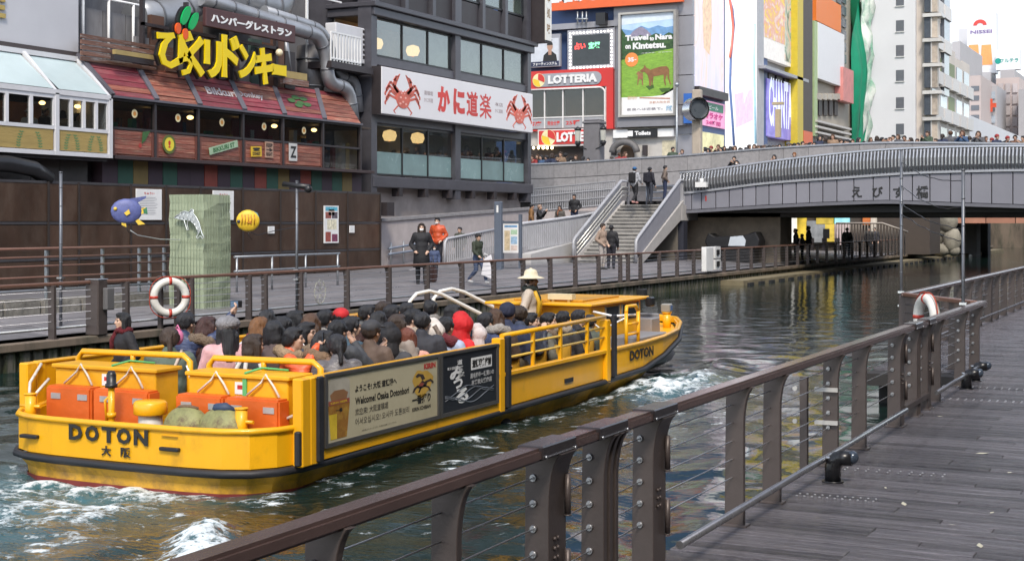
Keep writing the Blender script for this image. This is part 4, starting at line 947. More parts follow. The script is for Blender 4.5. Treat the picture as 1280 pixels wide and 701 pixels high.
# dark vertical sign box at the crab house corner
u0, u1, v0, v1 = rx(XC+.3, 657, -60, 686, 52)
t = thing('vertical_sign', 'dark box sign with white lit face at the top of the crab house corner', 'sign', (XC, cy1, v0))
b = MB(M_trimdk); b.box(XC-1.2, XC+.75, cy1+.2, cy1+.9, v0+.1, v1, None); b.build('box', t)
b = MB(mat('sign_face', (.78, .76, .70), .4, 0, .1, 4)); b.box(XC+.752, XC+.80, cy1+.22, cy1+.88, v0+.18, v1-.08); b.build('face', t)
Fq = FX(XC+.803)
for k, c in enumerate('味処本店'): b = MB(mat('print_brown', (.3, .18, .08), .6)); b.text(c, Fq, cy1+.36, cy1+.74, v0+.5+k*.75, v0+1.0+k*.75, 0, .03); b.build('letter', t)
# ------------------------------------------------------------------ ramp and stairs
M_lgrey = mat('light_grey_paint', (.42, .425, .45), .45, .1, .12, 1.5)
M_pink = mat('pink_granite', (.46, .41, .40), .7, 0, .15, 1.5, .15, 40)
XR = -27.0
def lin(pts, t):
    for (a, va), (c, vc) in zip(pts, pts[1:]):
        if t <= c: return va+(vc-va)*(t-a)/(c-a)
    return pts[-1][1]
rp = [(44.5, .72), (48.8, .80), (53.1, 1.10), (63.6, 1.85), (68, 2.9), (70, 3.3)]
b = MB(M_deckl)
for (a, za), (c, zc) in zip(rp, rp[1:]): b.hexa([(-30.2, a, .4), (XR, a, .4), (XR, c, .4), (-30.2, c, .4)], [(-30.2, a, za), (XR, a, za), (XR, c, zc), (-30.2, c, zc)])
tag(b.build('ramp_path'), kind='structure')
wl = thing('ramp_wall', 'pale grey stone wall along the ramp below the crab restaurant', 'wall', (-29.6, 47, .7))
b = MB(M_pink)
z0 = on(478, 277, X=-29.5).z
y0 = on(477, 277, X=-29.5).y
b.hexa([(-29.8, y0, .6), (-29.5, y0, .6), (-29.5, 63, .6), (-29.8, 63, .6)], [(-29.8, y0, z0), (-29.5, y0, z0), (-29.5, 63, 3.15), (-29.8, 63, 3.15)]); b.build('wall', wl)
b = MB(M_granite); b.bar((-29.65, y0-.05, z0+.06), (-29.65, 63, 3.21), .42, .12); b.build('coping', wl)
hr = thing('handrail', 'double blue grey handrail on the ramp wall behind the woman in black', 'handrail', (-29.3, 49, .8), None)
for (q0, q1) in ((387, 370), (412, 398)):
    A = on(440+165/3.504, 200+q0/3.504, X=-29.3); B = on(440+265/3.504, 200+q1/3.504, X=-29.3); d = B-A
    MB(mat('rail_blue', (.25, .29, .36), .35, .4)).tube([A-d*.05, B+d*1.2], .045, 8).build('rail', hr)
for t in (.05, .6, 1.2, 1.9): q = A+d*t; MB(M_galv).tube([(q.x, q.y, .7), (q.x, q.y, q.z+.45)], .03, 6).build('post', hr)
bx = on(444.5+35, 262, X=-29.0); b = MB(M_trimdk); b.box(-29.3, -28.75, on(477, 260, X=-29).y, on(486, 260, X=-29).y, on(477, 270, X=-29).z, on(477, 253, X=-29).z); tag(b.build('speaker_box', None, loc=None), 'black box at the right end of the brown panel fence', 'box')
# balustrade: open bars, then a ribbed curved panel
bl = thing('ramp_balustrade', 'light grey balustrade with open bars beside the ramp', 'railing', (XR, 50, .8))
top = lambda y: lin([(48.8, 1.82), (53.1, 2.2), (63.6, 2.92), (66, 3.3)], y)
fl_ = lambda y: lin(rp, y)
b = MB(M_lgrey)
y = 48.8
while y < 54.2: b.box(XR-.02, XR+.02, y-.02, y+.02, fl_(y)-.05, top(y)); y += .16
b.build('bars', bl, kind='stuff')
b = MB(M_lgrey); b.tube([(XR, 48.75, fl_(48.8)), (XR, 48.75, 1.72), (XR, 48.9, 1.86), (XR, 54.3, top(54.3)+.04)], .055, 8); b.build('rail', bl)
b = MB(M_lgrey); b.bar((XR, 48.8, fl_(48.8)+.08), (XR, 54.3, fl_(54.3)+.06), .06, .06); b.build('bottom_rail', bl)
b = MB(mat('ramp_side', (.30, .29, .30), .8, 0, .2, 1)); b.hexa([(XR-.1, 46, .4), (XR+.06, 46, .4), (XR+.06, 66, .4), (XR-.1, 66, .4)], [(XR-.1, 46, .74), (XR+.06, 46, .74), (XR+.06, 66, 2.2), (XR-.1, 66, 2.2)]); b.build('ramp_side', bl)
pn = thing('ribbed_parapet', 'curved light grey ribbed parapet on the ramp left of the stairs', 'wall', (XR, 58, .8))
b = MB(M_lgrey); pts = [(XR+.9*math.sin(math.pi*(i/24)**1.3)*.5, 55.4+i*(64.3-55.4)/24) for i in range(25)]
zt = lambda y: top(y)+.02; zb = lambda y: fl_(y)-.05
for (xa, ya), (xb, yb) in zip(pts, pts[1:]): b.hexa([(xa-.1, ya, zb(ya)), (xa, ya, zb(ya)), (xb, yb, zb(yb)), (xb-.1, yb, zb(yb))], [(xa-.1, ya, zt(ya)), (xa, ya, zt(ya)), (xb, yb, zt(yb)), (xb-.1, yb, zt(yb))])
b.build('panel', pn)
b = MB(M_lgrey)
for i in range(56):
    t = i/56*24; k = int(t); f = t-k; x = pts[k][0]+(pts[k+1][0]-pts[k][0])*f; y = pts[k][1]+(pts[k+1][1]-pts[k][1])*f; b.box(x, x+.045, y, y+.05, zb(y)+.06, zt(y)-.06)
b.build('rib', pn, kind='stuff')
b = MB(mat('rail_white', (.55, .55, .57), .35, .2)); b.tube([(x-.02, y, zt(y)+.05) for x, y in pts], .075, 8); b.build('rail', pn)
b = MB(mat('plinth_white', (.46, .45, .44), .7, 0, .12, 1)); b.hexa([(XR+.05, 55.3, .5), (XR+.55, 55.3, .5), (XR+.55, 61.5, .5), (XR+.05, 61.5, .5)], [(XR+.05, 55.3, 1.15), (XR+.55, 55.3, 1.15), (XR+.55, 61.5, 1.75), (XR+.05, 61.5, 1.75)]); b.build('plinth', pn)
# sign post and map board
c = on(623, 338, Z=.66)
t = thing('sign_post', 'tall blue grey information post beside the map board', 'sign post', c)
H = on(623, 252, Y=c.y).z-.66; b = MB(mat('post_blue', (.13, .155, .20), .4, .2)); b.box(-.15, .15, -.08, .08, 0, H); b.build('post', t, local=True, bevel=.02)
b = MB(M_white); b.text('i', FY(-.085), -.05, .05, H-.42, H-.14, 0, .04); b.build('lettering', t, local=True)
c = on(639, 337, Z=.66); t = thing('map_board', 'white map board in a blue grey frame at the foot of the ramp', 'map board', c)
zb_, zt_ = on(639, 316, Y=c.y).z-.66, on(639, 279, Y=c.y).z-.66
b = MB(MATS['post_blue']); b.box(-.42, -.34, -.05, .05, 0, zt_+.1); b.box(.34, .46, -.05, .05, 0, zt_+.35); b.box(-.34, .34, -.05, .05, zt_, zt_+.08); b.build('frame', t, local=True)
b = MB(M_white); b.box(-.34, .34, -.03, .03, zb_, zt_); b.build('board', t, local=True)
b = MB(); Fm = FY(-.034)
for (x0, x1, y0, y1, cc) in ((-.28, -.04, .08, .75, (.55, .45, .3)), (.0, .28, .3, .55, (.3, .45, .6)), (-.28, .28, .86, .93, (.15, .3, .5)), (.0, .28, .62, .78, (.35, .5, .35)), (.0, .28, .08, .25, (.6, .5, .45))):
    b.use(mat('map_%d' % int(cc[0]*100+cc[2]*10), cc, .6, var=.4, vscale=12)); h = zt_-zb_; b.quad(Fm(x0, zb_+h*y0), Fm(x1, zb_+h*y0), Fm(x1, zb_+h*y1), Fm(x0, zb_+h*y1))
b.build('print', t, local=True)

# stairs up to the bridge
SX0, SX1, SY0, SY1, SZ0, SZ1 = -25.9, -23.1, 59.0, 64.4, .68, 3.34
st = thing('stairs', 'grey stone stairs climbing from the promenade to the bridge', 'stairs', (-24.5, 59, .68))
NS = 16
for i in range(NS):
    z = SZ0+(SZ1-SZ0)*(i+1)/NS; y = SY0+(SY1-SY0)*i/NS
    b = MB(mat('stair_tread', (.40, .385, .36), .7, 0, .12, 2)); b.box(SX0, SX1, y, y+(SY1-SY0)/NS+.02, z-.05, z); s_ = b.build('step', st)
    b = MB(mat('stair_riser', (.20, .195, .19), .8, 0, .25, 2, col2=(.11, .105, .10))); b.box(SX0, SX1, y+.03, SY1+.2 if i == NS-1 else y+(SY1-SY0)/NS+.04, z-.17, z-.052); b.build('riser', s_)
for x, lab in ((SX0, 'left'), (SX1, 'right')):
    o_ = -.18 if x == SX0 else .0
    b = MB(mat('stringer', (.46, .44, .42), .7, 0, .1)); b.hexa([(x+o_, SY0-.2, .5), (x+o_+.18, SY0-.2, .5), (x+o_+.18, SY1, SZ1-.7), (x+o_, SY1, SZ1-.7)], [(x+o_, SY0-.2, SZ0+.22), (x+o_+.18, SY0-.2, SZ0+.22), (x+o_+.18, SY1+.3, SZ1+.2), (x+o_, SY1+.3, SZ1+.2)]); b.build('stringer', st)
for x, lb in ((SX0-.09, 'light grey stair railing with bright inner rails, left of the steps'), (SX1+.09, 'light grey panelled stair railing, right of the steps')):
    t = thing('stair_railing', lb, 'railing', (x, SY0, .7), 'railings of the bridge stairs')
    zf = lambda y: SZ0+.2+(SZ1-SZ0)*(y-SY0)/(SY1-SY0)
    b = MB(M_lgrey); b.tube([(x, SY0-.25, .75), (x, SY0-.25, zf(SY0)+.78), (x, SY0-.1, zf(SY0)+.92), (x, SY1, zf(SY1)+.95), (x, SY1+.9, zf(SY1)+.95), (x, SY1+.9, SZ1)], .075, 10); b.build('rail', t)
    if x < -24.5:
        for dz in (.25, .45, .65): b = MB(mat('rail_bright', (.62, .6, .55), .25, .5)); b.tube([(x+.05, SY0, zf(SY0)+dz), (x+.05, SY1, zf(SY1)+dz), (x+.05, SY1+.8, zf(SY1)+dz)], .035, 8); b.build('inner_rail', t)
        b = MB(M_lgrey); b.hexa([(x-.06, SY0-.2, zf(SY0)-.05), (x-.02, SY0-.2, zf(SY0)-.05), (x-.02, SY1, zf(SY1)-.05), (x-.06, SY1, zf(SY1)-.05)], [(x-.06, SY0-.2, zf(SY0)+.85), (x-.02, SY0-.2, zf(SY0)+.85), (x-.02, SY1, zf(SY1)+.88), (x-.06, SY1, zf(SY1)+.88)]); b.build('panel', t)
    else:
        b = MB(mat('panel_grey', (.30, .30, .335), .5, .1, .1)); b.hexa([(x-.03, SY0-.2, zf(SY0)), (x+.03, SY0-.2, zf(SY0)), (x+.03, SY1, zf(SY1)), (x-.03, SY1, zf(SY1))], [(x-.03, SY0-.2, zf(SY0)+.86), (x+.03, SY0-.2, zf(SY0)+.86), (x+.03, SY1, zf(SY1)+.9), (x-.03, SY1, zf(SY1)+.9)]); b.build('panel', t)
        for k in range(4): y = SY1+.15+k*.22; b = MB(M_lgrey); b.box(x-.03, x+.03, y, y+.06, SZ1, SZ1+1.1); b.build('bar', t)
b = MB(mat('stringer', (.46, .44, .42))); b.box(SX1+.2, SX1-.6, SY1, SY1+1.0, SZ1-.75, SZ1-.03); tag(b.build('stair_landing', None), 'pale stone landing block at the top of the stairs beside the bridge', 'landing')
b = MB(mat('col_dark', (.03, .032, .045), .5)); b.box(SX1-.25, SX1+.2, SY1+.2, SY1+.75, .6, SZ1-.76); tag(b.build('column', None), 'dark steel column under the stair landing', 'column')
b = MB(mat('stair_back', (.13, .115, .095), .8, 0, .2)); b.box(SX0, SX1, SY1-.05, SY1+.0, .6, SZ1-.4); b.build('back_wall', st)

# ------------------------------------------------------------------ the bridge
YB = 65.0
cur_top = [(850, 217.2), (875, 215.2), (923, 208.6), (975, 201.5), (1030, 195), (1080, 190.3), (1130, 187), (1190, 185), (1280, 184), (1420, 186)]
cur_fin = [(850, 240), (900, 235), (950, 228.6), (1000, 224.4), (1046, 221.5), (1130, 215.6), (1200, 213), (1280, 211.5), (1420, 213)]
cur_bot = [(850, 265.5), (900, 263), (950, 259.8), (1000, 257.3), (1060, 254.8), (1115, 253.6), (1180, 256), (1280, 259.2), (1420, 264)]
def curve(c, Y):
    P = [on(p, q, Y=Y) for p, q in c]; xs = [p.x for p in P]; zs = [p.z for p in P]
    def f(x):
        if x <= xs[0]: return zs[0]
        if x >= xs[-1]: return zs[-1]
        for i in range(len(xs)-1):
            if x <= xs[i+1]:
                t = (x-xs[i])/(xs[i+1]-xs[i]); m = lambda k: 0 if k in (0, len(xs)-1) else (zs[k+1]-zs[k-1])/(xs[k+1]-xs[k-1])
                h = xs[i+1]-xs[i]; return (2*t**3-3*t*t+1)*zs[i]+(t**3-2*t*t+t)*h*m(i)+(-2*t**3+3*t*t)*zs[i+1]+(t**3-t*t)*h*m(i+1)
    return f, xs[0], xs[-1]
ft, bx0, bx1 = curve(cur_top, YB); ff, _, _ = curve(cur_fin, YB); fb, _, _ = curve(cur_bot, YB)
br = thing('bridge', 'wide grey footbridge with finned balustrade and dark lettering over the canal', 'bridge', (-15, YB, 3))
M_girder = mat('girder_paint', (.235, .235, .27), .5, .1, .08, .8)
M_fin = mat('fin_metal', (.44, .45, .47), .32, .7, .12, 1.5)
seams = [on(p, 240, Y=YB).x for p in (852.5, 864.4, 876.6, 894.6, 911.4, 928.2, 944.7, 961.1, 978, 995.2, 1011.8, 1028.4, 1046, 1067.2, 1091.4, 1112, 1140.4, 1162.3, 1188.2, 1214, 1239.5, 1266, 1293, 1320, 1348)]+[bx1]
for a, c in zip(seams, seams[1:]):
    g = .018; b = MB(M_girder); n = 2
    b.hexa([(a+g, YB, fb(a)+.12), (c-g, YB, fb(c)+.12), (c-g, YB+.12, fb(c)+.12), (a+g, YB+.12, fb(a)+.12)], [(a+g, YB, ff(a)-.12), (c-g, YB, ff(c)-.12), (c-g, YB+.12, ff(c)-.12), (a+g, YB+.12, ff(a)-.12)])
    b.build('girder_panel', br, bevel=.012)
b = MB(mat('girder_dark', (.06, .06, .07), .6)); bb = MB(mat('girder_flange', (.17, .17, .195), .5, .2)); tp = MB(mat('girder_cap', (.36, .37, .40), .4, .3)); dkm = MB(M_granite)
XX = [bx0+(bx1-bx0)*i/60 for i in range(61)]
for a, c in zip(XX, XX[1:]):
    b.hexa([(a, YB+.13, fb(a)), (c, YB+.13, fb(c)), (c, YB+.35, fb(c)), (a, YB+.35, fb(a))], [(a, YB+.13, ff(a)), (c, YB+.13, ff(c)), (c, YB+.35, ff(c)), (a, YB+.35, ff(a))])
    bb.hexa([(a, YB-.05, fb(a)-.04), (c, YB-.05, fb(c)-.04), (c, YB+.5, fb(c)-.04), (a, YB+.5, fb(a)-.04)], [(a, YB-.05, fb(a)+.10), (c, YB-.05, fb(c)+.10), (c, YB+.5, fb(c)+.10), (a, YB+.5, fb(a)+.10)])
    tp.hexa([(a, YB-.08, ff(a)-.10), (c, YB-.08, ff(c)-.10), (c, YB+.3, ff(c)-.10), (a, YB+.3, ff(a)-.10)], [(a, YB-.08, ff(a)), (c, YB-.08, ff(c)), (c, YB+.3, ff(c)), (a, YB+.3, ff(a))])
    dkm.hexa([(a, YB+.4, ff(a)-.4), (c, YB+.4, ff(c)-.4), (c, 71, ff(c)-.4), (a, 71, ff(a)-.4)], [(a, YB+.4, ff(a)-.1), (c, YB+.4, ff(c)-.1), (c, 71, ff(c)-.1), (a, 71, ff(a)-.1)])
b.build('girder_web', br); bb.build('flange', br); tp.build('cap_strip', br); dkm.build('walkway', br)
b = MB(M_fin); x = bx0+.05                                 # slanted fins of the balustrade
while x < bx1:
    z0, z1 = ff(x), ft(x)
    prof = [(YB-.03, z0), (YB-.20, z0+.25*(z1-z0)), (YB-.22, z0+.6*(z1-z0)), (YB-.05, z1)]
    vs = []; 
    for (y, z) in prof: vs += [(x, y, z), (x+.055, y, z), (x+.085, y+.10, z), (x+.03, y+.10, z)]
    b.add(vs, [(k*4+j, k*4+(j+1) % 4, k*4+4+(j+1) % 4, k*4+4+j) for k in range(3) for j in range(4)]); x += .155
b.build('balustrade_fins', br, kind='stuff')
b = MB(M_fin); b.tube([(x, YB-.0, ft(x)+.03) for x in XX], .07, 8); b.build('handrail', br)
b = MB(mat('inner_screen', (.26, .265, .28), .5, .3)); 
for a, c in zip(XX, XX[1:]): b.hexa([(a, YB+.09, ff(a)), (c, YB+.09, ff(c)), (c, YB+.12, ff(c)), (a, YB+.12, ff(a))], [(a, YB+.09, ft(a)-.08), (c, YB+.09, ft(c)-.08), (c, YB+.12, ft(c)-.08), (a, YB+.12, ft(a)-.08)])
b.build('inner_screen', br)
for c, p, q, s in (('え', 1071, 240, 1), ('び', 1097, 240, 1), ('す', 1123, 240.5, 1), ('橋', 1153, 240, 1.15)):
    o_ = on(p, q, Y=YB-.02); MB(MK).text(c, FY(YB), o_.x-.23*s, o_.x+.23*s, o_.z-.24*s, o_.z+.24*s, .004, .02, .02).build('lettering', br)
b = MB(mat('sign_red', (.5, .03, .02))); o_ = on(882.5, 248, Y=YB); b.box(o_.x-.03, o_.x+.03, YB-.02, YB-.005, o_.z-.12, o_.z+.12); b.build('red_mark', br)
b = MB(M_white); o_ = on(877, 231, Y=YB-.3); b.box(o_.x-.25, o_.x+.3, YB-.5, YB-.24, o_.z-.12, o_.z+.12); b.cyl(o_+Vector((0, 0, .1)), o_+Vector((0, 0, .3)), .1, n=8); tag(b.build('floodlight', None), 'white floodlight on the left end of the finned balustrade', 'floodlight')
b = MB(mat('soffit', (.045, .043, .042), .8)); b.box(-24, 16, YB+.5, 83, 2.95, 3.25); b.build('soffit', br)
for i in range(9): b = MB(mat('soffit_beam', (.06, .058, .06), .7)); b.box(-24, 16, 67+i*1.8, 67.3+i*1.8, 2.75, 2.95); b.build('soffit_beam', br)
# granite parapet with the crowd behind it
YW = 71.0
fw, wx0, wx1 = curve([(640, 206), (690, 204.8), (735, 202.3), (790, 198.6), (850, 195), (923, 189), (975, 184.9), (1030, 181.8), (1080, 179.6), (1130, 178.6), (1190, 179), (1280, 180.4), (1420, 183)], YW)
pw = thing('granite_parapet', 'long grey granite parapet across the upper level of the bridge', 'wall', (-20, YW, 4))
x = wx0
while x < wx1:
    c = min(x+1.27, wx1)
    for r0, r1 in ((0, .46), (.47, .98)):
        za, zc = fw(x), fw(c); h = 1.75 if x > -23.5 else 1.5
        b = MB(M_granite); b.hexa([(x+.008, YW, za-h+h*r0+.02), (c-.008, YW, zc-h+h*r0+.02), (c-.008, YW+.3, zc-h+h*r0+.02), (x+.008, YW+.3, za-h+h*r0+.02)], [(x+.008, YW, za-h+h*r1), (c-.008, YW, zc-h+h*r1), (c-.008, YW+.3, zc-h+h*r1), (x+.008, YW+.3, za-h+h*r1)]); b.build('granite_panel', pw)
    x = c
b = MB(mat('joint_dark', (.08, .08, .085), .8)); t_ = MB(mat('coping_steel', (.38, .40, .44), .4, .4)); XX2 = [wx0+(wx1-wx0)*i/60 for i in range(61)]
for a, c in zip(XX2, XX2[1:]):
    b.hexa([(a, YW+.03, 2.9), (c, YW+.03, 2.9), (c, YW+.27, 2.9), (a, YW+.27, 2.9)], [(a, YW+.03, fw(a)-.02), (c, YW+.03, fw(c)-.02), (c, YW+.27, fw(c)-.02), (a, YW+.27, fw(a)-.02)])
    t_.hexa([(a, YW-.05, fw(a)-.02), (c, YW-.05, fw(c)-.02), (c, YW+.35, fw(c)-.02), (a, YW+.35, fw(a)-.02)], [(a, YW-.05, fw(a)+.06), (c, YW-.05, fw(c)+.06), (c, YW+.35, fw(c)+.06), (a, YW+.35, fw(a)+.06)])
b.build('core', pw); t_.build('coping', pw)
DZ = lambda x: fw(x)-1.12                    # upper deck
b = MB(M_granite)
for a, c in zip(XX2, XX2[1:]): b.hexa([(a, YW+.3, DZ(a)-.3), (c, YW+.3, DZ(c)-.3), (c, 82, 3.9), (a, 82, 3.9)], [(a, YW+.3, DZ(a)), (c, YW+.3, DZ(c)), (c, 82, 4.2), (a, 82, 4.2)])
b.build('upper_deck', br)
b = MB(M_deckl); b.box(-60, -24, 82, 200, 3.9, 4.2); b.box(-45, -24, 70, 82, 3.6, 4.1); tag(b.build('street'), kind='structure')
# lattice fence on the back ramp
YL = 69.0
u0, u1, v0, v1 = ry(YL, 664, 236, 770, 264); lf = thing('lattice_fence', 'light grey lattice fence on the back ramp under the granite parapet', 'fence', (u0, YL, v0))
rise = on(765, 226, Y=YL).z-v1
n = 46; b = MB(M_lgrey)
for i in range(n): x = u0+(u1-u0)*i/n; dz = rise*i/n; b.box(x, x+.05, YL-.02, YL+.02, v0+dz, v1+dz)
b.build('bars', lf, kind='stuff')
for k in range(4):
    z = v0+(v1-v0)*k/3; b = MB(M_lgrey); b.bar((u0, YL-.03, z), (u1, YL-.03, z+rise), .06, .05); b.build('rail', lf)
b = MB(M_pink); b.hexa([(u0-2, YL, .6), (u1, YL, .6), (u1, YW, .6), (u0-2, YW, .6)], [(u0-2, YL, v0-.2), (u1, YL, v0+rise), (u1, YW, v0+rise), (u0-2, YW, v0-.2)]); b.build('base_wall', lf)
b = MB(M_granite); b.box(-26.5, -23, 64.4, 71, 2.6, SZ1); b.box(-26.5, -22.6, 70.6, 70.98, 2.6, 4.2); tag(b.build('stair_platform', None), 'grey stone platform at the top of the stairs before the parapet', 'platform')
b = MB(mat('rail_blue', (.25, .29, .36), .35, .4))
for z in (.35, .65, .95): b.tube([(-25.6, 66.8, SZ1+z), (-22.8, 66.8, SZ1+z)], .035, 8)
for x in (-25.6, -24.2, -22.9): b.cyl((x, 66.8, SZ1), (x, 66.8, SZ1+.95), .035, n=8)
tag(b.build('platform_rail', None), 'blue grey tubular rail behind the people at the top of the stairs', 'railing')

# stone pillar with lanterns and ring clock on the bridge end
c0, c1 = on(729, 190, Y=73), on(749, 190, Y=73); zt = on(740, 149, Y=73).z
t = thing('stone_pillar', 'dark granite bridge pillar with a lantern on each side', 'pillar', (c0.x, 73, 4))
b = MB(mat('pillar_granite', (.16, .155, .165), .6, 0, .15, 3)); b.box(c0.x, c1.x, 73, 73.8, 3.5, zt-.25); b.box(c0.x-.05, c1.x+.08, 72.95, 73.85, zt-.25, zt-.1); b.box(c0.x+.02, c1.x, 73, 73.8, zt-.1, zt); b.build('shaft', t, bevel=.04)
for x in (c0.x-.28, c1.x+.28):
    z = on(740, 172, Y=73).z; b = MB(M_black); b.lathe([(.02, .62), (.2, .5), (.2, .42), (.16, .4), (.13, -.2), (.19, -.24), (.12, -.42), (.03, -.5)], (x, 72.9, z), 10); b.bar((x, 72.9, z-.45), ((c0.x+c1.x)/2, 73.1, z-.75), .06, .06); l_ = b.build('lantern', t)
    b = MB(mat('lantern_glass', (.5, .5, .45), .2)); b.lathe([(.165, .38), (.14, -.18)], (x, 72.88, z), 10); b.build('lantern_glass', l_)
c = on(870, 190, Y=74); t = thing('ring_clock', 'beige post with a steel ring drum on the bridge', 'clock post', (c.x, 74, 4))
zt = on(870, 112, Y=74).z; zc = on(870, 137, Y=74).z
b = MB(mat('post_beige', (.42, .36, .29), .6)); b.box(c.x-.24, c.x+.24, 74, 74.4, 3.5, zt); b.build('post', t, bevel=.04)
b = MB(M_stain); ax = Vector((.75, -.66, 0)); o_ = Vector((c.x, 73.9, zc)); b.cyl(o_-ax*.35, o_+ax*.42, .62, n=24, caps=False); b.cyl(o_-ax*.35, o_+ax*.42, .52, n=24, caps=False); b.build('ring', t)
b = MB(mat('ring_face', (.07, .08, .09), .3)); b.cyl(o_+ax*.05, o_+ax*.25, .53, n=24); b.build('face', t)

# ------------------------------------------------------------------ under the bridge
b = MB(mat('abutment', (.25, .20, .15), .8, 0, .3, .6, .2, 9, col2=(.16, .13, .10))); b.box(-26, -18.9, 67.0, 69, .5, 2.95); ab = tag(b.build('abutment'), 'brown stone abutment wall under the left end of the bridge', 'wall')
u0, u1, v0, v1 = ry(65.9, 888, 291, 952, 309)
t = thing('lounge_sculpture', 'black boat shaped bench with a pale shiny top under the bridge', 'bench', ((u0+u1)/2, 65.9, .7))
F = FY(65.9); w_, h_ = u1-u0, v1-v0
b = MB(M_black); b.prism([(u0, v0), (u0-.05*w_, v0+h_*.4), (u0+.02*w_, v1), (u0+.14*w_, v0+h_*.75), (u0+.72*w_, v0+h_*.85), (u0+.93*w_, v1+h_*.1), (u1+.02*w_, v0+h_*.5), (u1, v0)], F, -.5, .5); b.box(u0+.1*w_, u1-.1*w_, .6, v0, -.4, .4, F); b.build('body', t, bevel=.04)
b = MB(mat('sky_sheen_paint', (.62, .68, .74), .15)); b.prism([(u0+.42*w_, v0+h_*.12), (u0+.46*w_, v0+h_*.74), (u0+.70*w_, v0+h_*.82), (u0+.76*w_, v0+h_*.5), (u0+.74*w_, v0+h_*.12)], F, .5, .54); b.build('painted_reflection', t)  # pale shape paints the reflected sky onto the black bench
c = on(888, 339, X=-17.9); t = thing('meter_box', 'white electrical boxes on the canal railing under the bridge end', 'box', c)
b = MB(M_white); b.box(-.1, .1, -.8, .1, 0, .95); b.build('cabinet', t, local=True, bevel=.02); b = MB(M_white); b.box(-.1, .1, .3, .95, .05, .45); b.box(-.1, .1, .3, .95, .5, .95); b.build('small_cabinet', t, local=True); b = MB(M_black)
for z in (.3, .75): b.box(.1, .14, .45, .75, z-.12, z+.08)
b.build('switch', t, local=True)
# shops beyond the bridge
YS = 92.0
sh = thing('riverside_shops', 'bright row of shop fronts seen under the bridge', 'building', (-24, YS, .7))
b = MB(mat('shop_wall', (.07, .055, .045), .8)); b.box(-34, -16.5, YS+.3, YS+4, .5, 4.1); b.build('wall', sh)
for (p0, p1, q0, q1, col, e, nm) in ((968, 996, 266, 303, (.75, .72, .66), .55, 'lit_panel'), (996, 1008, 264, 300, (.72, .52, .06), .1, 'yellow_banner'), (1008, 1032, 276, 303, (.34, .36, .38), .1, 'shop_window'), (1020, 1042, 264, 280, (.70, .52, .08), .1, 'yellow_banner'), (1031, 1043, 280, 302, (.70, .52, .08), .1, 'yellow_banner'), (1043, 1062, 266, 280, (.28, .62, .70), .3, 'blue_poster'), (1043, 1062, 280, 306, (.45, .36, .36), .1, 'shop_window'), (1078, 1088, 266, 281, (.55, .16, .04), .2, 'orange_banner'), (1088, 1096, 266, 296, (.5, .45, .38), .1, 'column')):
    u0, u1, v0, v1 = ry(YS, p0, q0, p1, q1); b = MB(mat('%s_%d' % (nm, p0), col, .6, var=.35, vscale=1.6, emis=e)); b.box(u0+.02, u1-.02, max(v0, .5), v1, -.2, random.uniform(0, .05), FY(YS)); b.build(nm, sh)  # weak emission puts the shop lighting into banners, posters and column
for i in range(6): b = MB(M_trimdk); x = on(980+i*16, 300, Y=YS-.5).x; b.box(x, x+.25, YS-.6, YS-.3, .6, 1.5); b.build('menu_stand', sh)
u0, u1, v0, v1 = ry(YS-1, 1029, 286, 1037, 298); b = MB(M_black); b.box(u0, u1, v0, v1, 0, .05, FY(YS-1)); b.box(u0+.2, u0+.25, .7, v0, 0, .05, FY(YS-1)); tag(b.build('menu_board', None), 'black menu board standing before the yellow shop banner', 'sign')
t = thing('arcade_rail', 'pale railing stepping down beyond the bridge shops', 'railing', (-19, 84, .7))
P0 = [on(p, q, Y=84) for p, q in ((1045, 279), (1103, 279), (1135, 290))]
b = MB(mat('rail_beige', (.42, .38, .34), .5)); b.tube(P0, .05, 8); b.build('rail', t)
b = MB(mat('rail_beige', (.42, .38, .34)))
for i in range(24):
    s = i/24; p = P0[0].lerp(P0[1], s*1.5) if s < .667 else P0[1].lerp(P0[2], (s-.667)*3); b.box(p.x-.03, p.x+.03, 83.98, 84.02, .6, p.z)
b.build('bars', t, kind='stuff')
b = MB(mat('slope_white', (.5, .46, .36), .6)); A, B = on(964, 268, Y=72), on(981, 305, Y=72); b.bar(A, B, .2, .25); tag(b.build('stair_stringer', None), 'pale slanting stair edge behind the abutment under the bridge', 'stairs')
# boulders at the end of the promenade and the red beam bridge beyond
YR_ = 100.0
bo = thing('boulder_stack', 'stack of pale rounded boulders at the end of the far promenade', 'rocks', (-17, YR_, .2))
random.seed(11)
for (p, q, rx_, rz_) in ((1184, 277, 13, 15), (1166, 290, 12, 13), (1190, 300, 11, 16), (1158, 308, 9, 8), (1176, 312, 12, 8), (1158, 278, 9, 12), (1171, 300, 8, 7), (1165, 300, 7, 6), (1180, 290, 7, 6), (1192, 313, 8, 7), (1150, 312, 7, 6)):
    c = on(p, q, Y=YR_); k = c.y*.97/1800*1.0; b = MB(); b.use(mat('boulder', (.27, .25, .20), .9, 0, .4, 1.1, 1.0, 4, col2=(.13, .12, .10))); b.ell((0, 0, 0), (rx_*k, rx_*k*.9, rz_*k), 14, 10)
    for v in b.v:
        v *= 1+.12*noise.noise(v*1.3+Vector((p, 0, 0)))
    b.v = [v+c for v in b.v]; b.build('boulder', bo)
b = MB(mat('rock_dark', (.045, .038, .040), .9, 0, .3, 1, .6, 6)); b.box(-20.5, -18, YR_+1, YR_+3, .2, 3.2); b.build('rock_wall', bo)
rb = thing('red_beam_bridge', 'far road bridge with an orange red steel beam', 'bridge', (-10, 104, 3))
u0, u1, v0, v1 = ry(104, 1196, 267, 1300, 279); b = MB(mat('beam_red', (.42, .20, .13), .6, 0, .12, .7)); 
n = 10
